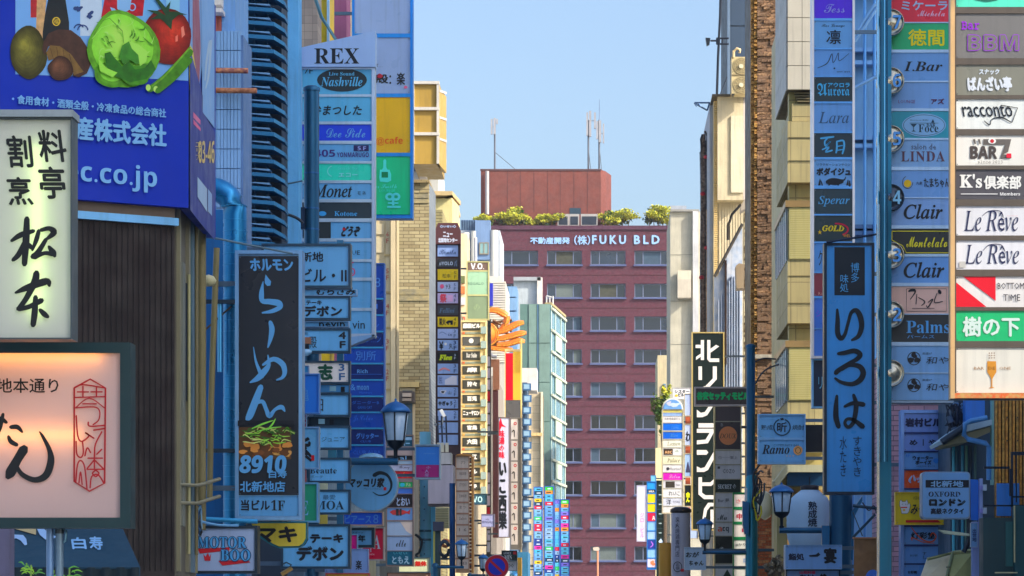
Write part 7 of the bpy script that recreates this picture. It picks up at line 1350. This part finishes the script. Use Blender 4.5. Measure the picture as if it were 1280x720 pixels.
for (x_, y) in ((1186, 520), (1192, 534), (1199, 541)): g.tube([Flat(40.9).w(x_, y), Flat(40.9).w(x_ + 3, y + 8)], .04, 8)
g.build('insulator', paint((60, 70, 84)), wi)
g = G()
for i in range(10):
    p = [Flat(41).w(R.uniform(1190, 1204), R.uniform(503, 520)) for _ in range(3)]; g.tube(smooth([tuple(q) for q in p], 5), .006, 4)
g.build('pale_wire', paint((130, 160, 190)), wi)
sn = thing('timber_lattice', 'upright timber slat screen at the right edge', 'screen', (X(1262, 38), 38, Z(722, 38)))
sm2 = mesh_of(G().box(0, 0, 0, 2.9 * 38 / F, .05, 222 * 38 / F), 'slat', M((176, 124, 50), .6, 0, .2, .4, .15, 'mottle', (132, 88, 34), 3)); sm3 = mesh_of(G().box(0, 0, 0, 2.9 * 38 / F, .05, 222 * 38 / F), 'slat', M((150, 110, 46), .6, 0, .2, .4, .15, 'mottle', (110, 80, 34), 3))
for i in range(11):
    o = bpy.data.objects.new('slat', sm2 if i % 2 else sm3); COL.objects.link(o); o.parent = sn; o.location = Vector((X(1244 + i * 4.4, 38), 38 + .02 * (i % 2), Z(722, 38))) - org(sn)
G().pbox(1243, 497, 1293, 722, 38.09, .05).build('backing', paint((70, 48, 24)), sn)
g = G()
for y in (521, 550): 
    for x_ in (1258, 1271, 1284): g.pbox(x_, y, x_ + 1.6, y + 1.8, 38, .01, .012)
g.build('screw', metal((50, 36, 26)), sn)
rk = thing('black_pipe_frame', 'black square tube frame in front of the timber screen', 'frame', (X(1262, 37.6), 37.6, Z(652, 37.6)))
g = G()
for (a, b, c_, d_) in ((1264, 564.5, 1290, 569), (1264, 569, 1266.5, 634), (1266.5, 620, 1290, 622), (1270, 569, 1271.2, 628), (1230, 631, 1290, 633), (1230, 583, 1262, 586), (1262, 586, 1264, 620)): g.pbox(a, b, c_, d_, 37.6, .04)
g.build('bars', metal((20, 28, 40)), rk)
G().pbox(1246, 604, 1264, 645, 37.75, .03).build('blue_panel', acr((60, 140, 225)), rk); G().pbox(1266.8, 604, 1274, 631, 37.75, .03).build('blue_panel', acr((80, 156, 230)), rk)
bx_ = thing('dark_cabinet', 'dark green steel cabinet at the bottom right corner', 'cabinet', (X(1255, 37), 37.2, .12))
G().pbox(1229, 647, 1268, 725, 37, .4).build('body', M((26, 50, 54), .5, .2, .2, 0, .2, 'painted_metal'), bx_); G().pbox(1257, 652, 1266, 708, 36.97, .02).build('door', M((32, 76, 76), .4, .2, .2, 0, .2, 'painted_metal'), bx_); G().pbox(1269, 632, 1290, 760, 36.8, .3).build('side_body', M((22, 60, 64), .5, .2, .2, 0, .2, 'painted_metal'), bx_)
G().pbox(1229, 725, 1268, 760, 37.02, .4).build('plinth', paint((40, 44, 46)), bx_)
g = G(); g.pbox(1267.6, 632, 1269, 703, 36.75, .04); g.pbox(1244, 715, 1272, 716.5, 36.7, .04); g.build('pale_edge', metal((150, 150, 120)), bx_)
ow = thing('brown_board', 'plain brown panel board with a blue dome at its foot', 'board', (X(1091, 44.5), 44.5, Z(740, 44.5)))
G().pbox(1068, 672.5, 1115, 740, 44.5, .12).build('board', M((108, 78, 48), .7, 0, .2, .1, .1, 'mottle', (92, 66, 40), 1), ow)
G().pbox(1067, 671.5, 1116, 673.3, 44.46, .2).build('top_edge', paint((130, 90, 60)), ow)
G().pprism([(1091 + 9 * math.cos(a * math.pi / 12), 724 - 12 * math.sin(a * math.pi / 12)) for a in range(13)], 44.4, .08).build('blue_dome', acr((60, 110, 190)), ow)
# lower white signs by the lamp
sign('long white board with black kanji below the big paper lantern', 981.5, 681, 1052.5, 711.5, 47.6, (150, 185, 225), .8, .4, None, (136, 178, 226), [('t', '鮨処', 986, 692, 1005, 700, (24, 40, 70), 'bo.4'), ('p', [(1011, 694), (1020, 693), (1023, 690.5), (1025.5, 693.5), (1022, 696), (1012, 696)], K1), ('t', '宴', 1030.5, 685.5, 1045, 703.5, K1, 'bo.9')], wallx=4.8)
sign('dark framed board with red and black text at the bottom right of the lamp', 982, 711.8, 1050, 742, 47.8, (22, 34, 44), 1.6, .3, None, (130, 172, 226), [('t', '山菜料理', 999.5, 714, 1019, 717.3, (214, 60, 110), 'bo.3'), ('t', 'ちは', 1000, 718.5, 1018, 726, K1, 'bo.5'), ('t', '雄', 1025, 717.5, 1033, 727, K1, 'bo.5')], wallx=4.8)

GAIN[0] = 2.0
# ------------------------------------------------------------------ street lamps
LT = metal((18, 66, 92), .4); LCAP = metal((34, 84, 128), .4); LGL = M((176, 190, 205), .25, 0, .12, 0, .1, 'frosted_glass', spec=.6); LBK = metal((22, 34, 44), .4)
def lamp_head(root, x, ytop, Y, hpx, wpx):
    """tapered six sided lantern; ytop = finial top in photo pixels"""
    k = Y / F; h = hpx * k; r = wpx * k / 2; c = Vector((X(x, Y), Y, Z(ytop, Y) - h))
    body = .44 * h
    G().lathe(c, [(r * .12, 0), (r * .14, .2 * h), (r * .5, .26 * h), (r * .66, .34 * h)], 16).build('lamp_base', LBK, root)
    gl = G().lathe(c + Vector((0, 0, .34 * h)), [(r * .62, 0), (r * .86, body), (r * .84, body + .001)], 24).build('lamp_glass', LGL, root)
    g = G()
    for i in range(6):
        a = math.pi / 6 + i * math.pi / 3; ca, sa = math.cos(a), math.sin(a)
        g.tube([c + Vector((r * .65 * ca, r * .65 * sa, .34 * h)), c + Vector((r * .9 * ca, r * .9 * sa, .34 * h + body))], r * .055, 5)
    g.build('lamp_rib', LBK, root)
    z = .34 * h + body
    G().lathe(c + Vector((0, 0, z)), [(r * .9, -.01 * h), (r * 1.0, 0), (r * 1.0, .025 * h), (r * .86, .07 * h), (r * .55, .13 * h), (r * .2, .165 * h), (r * .06, .18 * h), (r * .09, .2 * h), (r * .02, h - z)], 24).build('lamp_cap', LCAP, root)
    G().lathe(c + Vector((0, 0, .36 * h)), [(r * .12, 0), (r * .2, .1 * h), (r * .12, .22 * h)], 10).build('bulb', M((210, 215, 220), .3, 0, .05, 0, 0, 'bulb'), root)
    return c
def street_lamp(label, xp, wpole, ytp, Y, xl, ylt, hl, wl, yarm, warm, grp, base_extra=None):
    root = thing('street_lamp', label, 'street lamp', (X(xp, Y), Y, .12), grp); k = Y / F
    G().tube([(X(xp, Y), Y, .12), (X(xp, Y), Y, Z(ytp, Y))], wpole * k / 2, 18).build('pole', LT, root)
    G().lathe((X(xp, Y), Y, Z(ytp, Y)), [(wpole * k / 2 + .012, -.05), (wpole * k / 2 + .014, 0), (wpole * k * .35, .03), (.01, .04)], 18).build('pole_cap', LT, root)
    G().lathe((X(xp, Y), Y, .12), [(wpole * k * .9, 0), (wpole * k * .9, .25), (wpole * k * .55, .35)], 18).build('pole_base', LT, root)
    G().tube([(X(xp, Y), Y - .01, Z(yarm, Y)), (X(xl + (3 if xl > xp else -3), Y), Y - .01, Z(yarm, Y))], warm * k / 2, 12).build('arm', LT, root)
    c = lamp_head(root, xl, ylt, Y, hl, wl)
    G().tube([(X(xl, Y), Y - .005, Z(yarm, Y)), (X(xl, Y), Y - .005, c.z + .02)], warm * k * .42, 10).build('stem', LBK, root)
    return root
LGP = 'blue lantern street lamps'
a = street_lamp('large near blue lantern street lamp left of the street on a thick blue pole', 389.5, 19, 110, 42.75, 494.5, 498, 80, 38, 577, 9, LGP)
g = G(); 
for y in (218, 262, 288, 320): g.lathe((X(389.5, 42.75), 42.75, Z(y, 42.75)), [(.115, 0), (.118, .012), (.115, .024)], 18)
g.build('band_clamp', metal((20, 70, 110)), a); G().pbox(376, 259, 381, 286, 42.6, .1).build('junction_box', metal((24, 40, 60)), a)
street_lamp('near blue lantern street lamp on the right in front of the paper lantern', 1051, 29, 600, 49.4, 977, 603, 56, 31, 663, 7.5, LGP)
street_lamp('smaller blue lantern street lamp on the right beside the square hiragana board', 938.5, 11, 432, 60.5, 881, 646, 43, 22, 690.5, 4.5, LGP)
street_lamp('small blue lantern street lamp on the left past the transformer pole', 544, 7, 706, 60, 577, 673, 34, 17, 709, 3.2, LGP)
street_lamp('distant lantern street lamp just left of the round no parking sign', 587, 5, 718, 78, 604, 691.5, 29, 13, 719, 2.6, LGP)
street_lamp('farthest lantern street lamp right of the round no parking sign', 655, 4, 730, 96, 642.5, 714, 24, 12, 737, 2.2, LGP)
# boxes on the right hand pole
pb2 = thing('pole_box', 'slim dark blue box strapped to the right hand lamp pole', 'box', (X(933, 60.2), 60.2, Z(668, 60.2)))
G().pprism([(928.5, 626), (936, 628), (936, 666), (931, 668), (928.5, 655)], 60.1, .3).build('casing', metal((30, 74, 108)), pb2); G().pbox(931, 610, 934, 626, 60.1, .1).build('white_sensor', paint((205, 205, 205)), pb2)
pg2 = thing('pole_transition', 'thicker lower section of the right hand lamp pole', 'pole', (X(938.5, 60.5), 60.5, .12))
G().tube([(X(939.5, 60.5), 60.5, .12), (X(939.5, 60.5), 60.5, Z(600, 60.5)), (X(938.8, 60.5), 60.5, Z(594, 60.5))], [8 * 60.5 / F, 7.4 * 60.5 / F, 5.7 * 60.5 / F], 16).build('section', metal((24, 96, 112)), pg2)
hb = thing('pole_loops', 'loops of black and yellow cable hanging on the right hand lamp pole', 'cables', (X(950, 60.4), 60.4, Z(640, 60.4)))
R = random.Random(9)
for i, c in enumerate(((20, 26, 34), (30, 34, 40), (190, 180, 40), (24, 30, 36), (24, 30, 40), (40, 50, 60))):
    cx_, cy_ = R.uniform(945, 953), R.uniform(600, 640); P = [tuple(Flat(60.3).w(cx_ + R.uniform(3, 7) * math.cos(a), cy_ + R.uniform(12, 26) * math.sin(a))) for a in [j * .9 for j in range(7)]]
    G().tube(smooth(P, 4), .02, 5).build('cable', M(c, .6, 0, .1, 0, 0, 'rubber'), hb)
G().tube(smooth([tuple(Flat(60.3).w(*p)) for p in ((944, 480), (953, 466), (966, 458), (990, 452))], 6), .018, 5).build('cable', M((34, 38, 44), .6, 0, .1, 0, 0, 'rubber'), hb)
G().tube(smooth([tuple(Flat(60.3).w(*p)) for p in ((944, 452), (955, 448), (970, 449))], 6), .018, 5).build('cable', M((34, 38, 44), .6, 0, .1, 0, 0, 'rubber'), hb)
# thick blue tube clamps around the near right pole
nb = thing('pole_collar', 'wide teal collar plates on the thick near right lamp pole', 'collar', (X(1032, 49.5), 49.5, .12))
G().pbox(1027.5, 657, 1037, 760, 49.3, .2).build('plate', metal((22, 80, 116)), nb)
G().pprism([(1064, 640), (1078, 620), (1078, 626), (1068, 646), (1066, 700), (1064, 700)], 49.3, .15).build('plate', metal((30, 84, 116)), nb)
g = G(); g.tube([Flat(49).w(1066, 672), Flat(49).w(1094, 643)], .025, 6); g.tube([Flat(49).w(1066, 632), Flat(49).w(1100, 636)], .03, 6); g.tube([Flat(49).w(1066, 640), Flat(49).w(1078, 670)], .01, 5); g.build('stay_rod', metal((34, 54, 66)), nb)
g = G(); g.tube(smooth([tuple(Flat(48.9).w(*p)) for p in ((1078, 628), (1086, 638), (1092, 632), (1096, 642))], 5), .012, 5); g.build('cable', M((24, 30, 44), .6, 0, .1, 0, 0, 'rubber'), nb)

# transformer pole at left
up = thing('utility_pole', 'pale teal utility pole with grey equipment boxes left of centre', 'utility pole', (X(531, 66), 66, .12))
k = 66 / F
G().tube([(X(531.5, 66), 66, .12), (X(531.5, 66), 66, Z(540, 66))], 7 * k, 18).build('pole', M((92, 136, 150), .55, .1, .25, 0, .2, 'painted_metal'), up)
G().pbox(538, 600, 544, 760, 66, .1).build('conduit', metal((70, 130, 150)), up)
g = G()
for i in range(12): g.tube([Flat(65.85).w(530 + (i % 2) * .5, 566 + i * 14), Flat(65.6).w(530 + (i % 2) * .5, 566.4 + i * 14)], .02, 5)
g.build('step_bolt', metal((50, 80, 96)), up)
G().pbox(535, 581.5, 566.5, 629.5, 64.6, 1.0).build('equipment_box', paint((150, 142, 150)), up)
G().pbox(535, 629.5, 560, 632, 64.7, .9).build('box_underside', paint((90, 84, 90)), up)
G().pbox(551.5, 566, 564, 580, 64.8, .6).build('upper_box', paint((160, 156, 150)), up); G().pbox(553, 580, 564, 582, 64.9, .5).build('box_neck', metal((80, 76, 76)), up)
for x_ in (548, 553, 558.5): 
    G().pbox(x_ - 2, 553.5, x_ + 2, 565, 64.9, .12).build('insulator', paint((226, 218, 190)), up); G().tube([Flat(64.9).w(x_, 553), Flat(64.9).w(x_ - 1, 520)], .02, 5).build('lead_wire', M((30, 36, 50), .6, 0, .1, 0, 0, 'rubber'), up)
for y in (665, 676): G().lathe(tuple(Flat(66).w(531.5, y)), [(7 * k + .01, 0), (7 * k + .015, .04), (7 * k + .01, .05)], 16).build('clamp', metal((50, 70, 80)), up)
P = smooth([tuple(Flat(65.7).w(*p)) for p in ((519, 668), (527, 676), (524, 690), (520, 694), (525, 700))], 5); G().tube(P, .03, 5).build('cable_loop', M((30, 36, 40), .6, 0, .1, 0, 0, 'rubber'), up)
bp2 = thing('blue_pole', 'plain deep blue pole in front of the slim white tower', 'pole', (X(565.5, 64), 64, .12))
G().tube([(X(565.5, 64), 64, .12), (X(565.5, 64), 64, Z(604, 64))], 3.8 * 64 / F, 14).build('tube', metal((14, 52, 92)), bp2)
lt3 = block('lattice_cabinet', 'cream slatted shutter cabinet between the two left poles', 542, 561, 634, 70, .4, paint((190, 184, 150)), cat='cabinet', base=Z(660, 70))
for i in range(8): G().pbox(542.5, 635 + i * 3.1, 560.5, 636.6 + i * 3.1, 69.96, .05).build('slat', paint((150, 144, 110)), lt3)
dt = thing('dark_post', 'dark green square post with a hooded top between the two left poles', 'post', (X(547, 63.5), 63.5, .12))
G().pbox(544, 664, 550.5, 760, 63.5, .2).build('post', paint((40, 56, 54)), dt); G().pbox(541, 652, 554, 663.5, 63.4, .4).build('hood', paint((50, 50, 64)), dt); G().pbox(541.5, 664, 543.5, 706, 63.6, .1).build('lit_edge', paint((190, 180, 70)), dt)  # yellow strip painted to make this edge look lit
cb3 = thing('coiled_cable', 'coil of black cable with an orange ring beside the blue pole', 'cables', (X(555, 63), 63, Z(706, 63)))
R = random.Random(2)
for i in range(4): G().tube([Flat(63 + i * .03).w(555.5 + (5 + i * .5) * math.cos(a * .5), 686 + (8 + i) * math.sin(a * .5)) for a in range(13)], .02, 5, caps=False).build('coil', M((26, 34, 44), .6, 0, .1, 0, 0, 'rubber'), cb3)
G().tube([Flat(63.2).w(557 + 4 * math.cos(a * .5), 679 + 4 * math.sin(a * .5)) for a in range(13)], .04, 6, caps=False).build('orange_ring', paint((220, 130, 80)), cb3)

# no parking sign
ns = thing('no_parking_sign', 'round blue no parking sign with a red rim and slash', 'traffic sign', (X(621, 71), 71, .12))
P_ = Flat(71)
d_ = G().pprism([(621 + 15.3 * math.cos(a * math.pi / 20), 708.5 + 15.3 * math.sin(a * math.pi / 20)) for a in range(40)], 71, .04).build('disc', metal((150, 150, 160)), ns)
f_ = G(); f_.ring(P_, 621, 708.5, 14.7, 14.7, 4.1, .006, n=40); f_.build('red_rim', M((170, 14, 40), .4, 0, .1, 0, .05, 'acrylic'), d_)
f_ = G().ell(P_, 621, 708.5, 10.8, 10.8, .004, 40); f_.build('blue_field', M((14, 36, 165), .4, 0, .1, 0, .05, 'acrylic'), d_)
f_ = G().brush(P_, [[(612.5, 700.5, 3.0), (629.5, 716.5, 3.0)]], .008, 1); f_.build('slash', M((170, 14, 40), .4, 0, .1, 0, .05, 'acrylic'), d_)
G().tube([(X(621, 71), 71.08, .12), (X(621, 71), 71.08, Z(700, 71))], .03, 8).build('post', metal((130, 136, 144)), ns)

GAIN[0] = 1.0
# far sunlit lamp
fl2 = thing('street_lamp', 'thin far street lamp with a white head in front of the brick office', 'street lamp', (X(746, 240), 240, 0))
G().tube([(X(747, 240), 240, 0), (X(747, 240), 240, Z(687, 240))], .08, 8).build('pole', paint((226, 150, 110)), fl2)
G().pprism([(741, 684.5), (748, 683.5), (749.5, 686), (748, 688.5), (742, 688)], 239.8, .5).build('lamp_head', paint((226, 205, 185)), fl2)

GAIN[0] = 2.0
# paper lantern
pl_ = thing('paper_lantern', 'large white paper lantern with a column of black kanji', 'lantern', (X(1012, 52.6), 52.6, Z(695, 52.6)))
Y = 52.6; k = Y / F; prof = []
n = 26
for i in range(n + 1):
    t = i / n; z = -1 + 2 * t; rr = 28.5 * (1 - abs(z) ** 3.2) ** .5 if abs(z) < 1 else 9
    rr = max(rr, 10) + (.5 if i % 2 else 0); prof.append((rr * k, (t * 84) * k))
body = G().lathe((X(1012, Y), Y, Z(696, Y)), prof, 40).build('paper_body', M((186, 200, 214), .8, 0, .08, .1, .06, 'paper'), pl_)
G().lathe((X(1012, Y), Y, Z(612.5, Y)), [(11 * k, 0), (11.5 * k, 1 * k), (11.5 * k, 5 * k), (8 * k, 6 * k)], 24).build('top_ring', paint((28, 24, 28)), pl_)
G().lathe((X(1012, Y), Y, Z(701, Y)), [(9 * k, 0), (11 * k, 1 * k), (11 * k, 5 * k), (10 * k, 6 * k)], 24).build('bottom_ring', paint((28, 24, 28)), pl_)
class Cyl:      # text wrapped round the lantern
    def w(s, px, py, off=0.):
        dx = (px - 1012) / 28.8; return Vector((X(px, Y), Y - 28.7 * k * math.sqrt(max(.01, 1 - dx * dx)) - off - .01, Z(py, Y)))
g = G().text(Cyl(), '熟成焼', 1008, 628, 1019, 659, .01, 'v bo.25'); g.build('lettering', ink((26, 34, 50)), body)
G().tube([Flat(Y).w(1012, 607), Flat(Y).w(1012, 596)], .01, 5).build('hanger', metal((30, 30, 34)), pl_)
rl = thing('round_wall_lamp', 'pale round wall lamp globe left of the near right lantern lamp', 'lamp', (X(951, 72), 72, Z(650, 72)))
G().lathe(tuple(Flat(73).w(956, 650)), [(.02, 0), (.14, .08), (.2, .26), (.19, .5), (.12, .68), (.02, .74)], 16).build('globe', M((205, 196, 170), .4, 0, .1, 0, .1, 'acrylic'), rl)
dryp = thing('dried_plant', 'dry grey plant in front of the timber boards at lower right', 'plant', (X(972, 55), 55, Z(745, 55)))
tag(foliage(tuple(Flat(55).w(970, 708)), (.2, .2, .3), 260, .07, 3).build('foliage', M((120, 108, 84), .8, 0, .2, 0, 0, 'leaf', (60, 60, 54), 1), dryp), kind='stuff')
g = G()
for i in range(7): g.tube([Flat(55).w(970, 745), Flat(55).w(958 + i * 4, 705 + abs(3 - i) * 3)], .01, 4)
g.build('twig', paint((80, 70, 56)), dryp)

# cables over the left side
for i, (lb, pts, r, Y, c) in enumerate((('thin dark cable sagging from the billboard corner to the black noodle sign', ((238, 294), (270, 298), (300, 304), (366, 317)), .014, 34.0, (80, 96, 104)),
        ('thicker black cable loop running to the blue lamp pole', ((306, 252), (330, 262), (352, 266), (370, 272), (379, 279)), .024, 42.4, (20, 30, 44)),
        ('pale tagged cable running to the blue lamp pole', ((300, 236), (330, 233), (352, 231), (378, 226)), .014, 42.4, (60, 84, 100)),
        ('thin cable crossing below the pale tagged cable', ((300, 250), (318, 247), (334, 240), (356, 230)), .012, 42.4, (50, 70, 84)),
        ('pale blue cable drooping over the small white lettered sign', ((228, 642), (246, 650), (270, 656), (298, 657)), .016, 33.0, (120, 170, 210)),
        ('long blue flat rod under the black noodle sign', ((240, 648), (300, 651), (322, 652)), .03, 33.6, (40, 120, 160)))):
    cbl = thing('cable', lb, 'cable', tuple(Flat(Y).w(*pts[0])), 'overhead cables on the left')
    G().tube(smooth([tuple(Flat(Y).w(*p)) for p in pts], 5), r, 6).build('cable_run', M(c, .55, .1, .1, 0, 0, 'rubber'), cbl)
    if i == 2: G().pprism([(334, 232.5), (355, 229.5), (355, 235), (334, 239)], Y - .05, .02).build('cable_tag', paint((150, 180, 200)), cbl)
tg = thing('wire_tangle', 'tangle of blue and white wires and pipe clips on the corner wall', 'cables', (X(240, 33), 33, Z(668, 33)))
R = random.Random(77)
for i in range(16):
    p = [Flat(32.9 + R.uniform(-.1, .1)).w(R.uniform(222, 252) , R.uniform(630, 676)) for _ in range(4)]
    G().tube(smooth([tuple(q) for q in p], 4), R.uniform(.006, .014), 4).build('wire', M(R.choice(((30, 60, 90), (120, 150, 170), (24, 30, 40), (60, 100, 140))), .6, 0, .1, 0, 0, 'rubber'), tg)
vr = thing('bracket_lamp', 'small dark wall bracket with a glass bulb between the hanging boards', 'lamp', (X(383, 40.8), 40.8, Z(446, 40.8)))
G().pbox(373, 421.5, 388, 429.5, 40.8, .12).build('plate', paint((110, 72, 50)), vr); G().pbox(380, 429.5, 386, 436, 40.8, .1).build('neck', metal((24, 28, 34)), vr)
G().lathe(tuple(Flat(40.85).w(383, 445)), [(.02, 0), (.07, .03), (.08, .07), (.04, .1)], 12).build('bulb', glass((150, 190, 220)), vr)
hk = thing('pipe_fitting', 'small brass nozzle and hook hanging below the yellow katakana board', 'fitting', (X(360, 38), 38, Z(718, 38)))
G().tube([Flat(38).w(352, 718), Flat(38).w(365, 710)], .03, 8).build('nozzle', M((150, 120, 70), .4, .6, .2, 0, .1, 'painted_metal'), hk)
G().tube([Flat(38).w(352, 706), Flat(38).w(358, 703), Flat(38).w(364, 706), Flat(38).w(360, 712)], .012, 6).build('hook', metal((40, 60, 74)), hk)

GAIN[0] = 1.0
# ------------------------------------------------------------------ crab sign
cb = thing('crab_sign', 'large orange three dimensional crab sign over the left street front', 'crab sign', (X(618, 122), 122, Z(440, 122)))
OR = M((226, 128, 44), .4, 0, .15, .15, .05, 'mottle', (230, 130, 44), 3); ORY = M((240, 176, 60), .4, 0, .15, .1, .05, 'mottle', (214, 100, 30), 3); PLC = paint((236, 214, 190))
Y = 121.; k = Y / F
def limb(pts, name='crab_leg'):
    P = smooth([tuple(Flat(Y).w(x, y)) + (r,) for x, y, r in pts] if False else [(x, y, r) for x, y, r in pts], 5)
    g = G().tube([Flat(Y - .2).w(x, y) for x, y, r in P], [r * k * 1.35 for x, y, r in P], 10); l = g.build(name, OR, cb)
    G().tube([Flat(Y - .2).w(x, y + r * .75) + Vector((0, -r * k * .95, 0)) for x, y, r in P], [r * k * .55 for x, y, r in P], 6).build('pale_underside', ORY, l)
    return l
sh_ = G(); n = 20
for_prof = [(18.5, -.75), (20, -.2), (19.5, .3), (15, .7), (8, .95), (1, 1.05)]
vv = []
for r_, d in for_prof: vv += [Flat(Y).w(603 + r_ * .98 * math.cos(2 * math.pi * j / n), 418 + r_ * .8 * math.sin(2 * math.pi * j / n), d) for j in range(n)]
sh_.add(vv, [(i * n + j, i * n + (j + 1) % n, (i + 1) * n + (j + 1) % n, (i + 1) * n + j) for i in range(len(for_prof) - 1) for j in range(n)], True); sh_.add(vv[-n:], [tuple(range(n))]); sh_.build('shell', OR, cb)
G().tube([Flat(Y - .5).w(603 + 19.6 * math.cos(j * math.pi / 14), 418 + 16 * math.sin(j * math.pi / 14)) for j in range(29)], 1.0 * k, 6, caps=False).build('shell_rim', ORY, cb)
limb([(610, 388, 2.2), (620, 388, 3), (629, 392, 3.4), (634, 395, 2.6)], 'claw_arm'); limb([(634, 395, 3), (632, 404, 3), (627, 411, 2.2), (623, 415, 1.4)], 'claw_arm')
limb([(620, 416, 2.4), (632, 412, 3), (646, 405, 3), (655, 403, 1.8)]); limb([(622, 424, 2.4), (636, 421, 3), (650, 417, 3), (658, 416, 1.6)]); limb([(621, 431, 2.2), (634, 430, 2.8), (648, 426, 3), (656, 427, 1.6)]); limb([(612, 435, 2), (624, 436, 2.4), (636, 437, 2.2), (641, 436, 1.2)])
g = G()
for (a, b) in (((612, 404), (640, 400)), ((616, 400), (640, 414)), ((620, 409), (645, 423))): g.tube([Flat(Y + .2).w(*a), Flat(Y + .2).w(*b)], .06, 5)
g.box(X(590, Y), Y + .6, Z(432, Y), X(622, Y), Y + 1.0, Z(400, Y)); g.build('support_frame', metal((150, 120, 90)), cb)
G().box(LW - .3, Y + .8, Z(424, Y), X(592, Y), Y + 1.0, Z(419, Y)).build('bracket', metal((90, 80, 74)), cb)

# ------------------------------------------------------------------ thin street haze
hz = G().box(-903, -63, -1.3, 903, 1503, 46).build('haze', bpy.data.materials.new('haze')); hz['kind'] = 'stuff'
hm = hz.data.materials[0]; hm.use_nodes = True; hn = hm.node_tree; hn.nodes.remove(hn.nodes['Principled BSDF'])
pv = hn.nodes.new('ShaderNodeVolumePrincipled'); pv.inputs['Color'].default_value = (.82, .88, .96, 1); pv.inputs['Density'].default_value = .00018
hn.links.new(pv.outputs[0], hn.nodes['Material Output'].inputs['Volume'])

bpy.data.objects.remove(TO); bpy.data.curves.remove(TC)
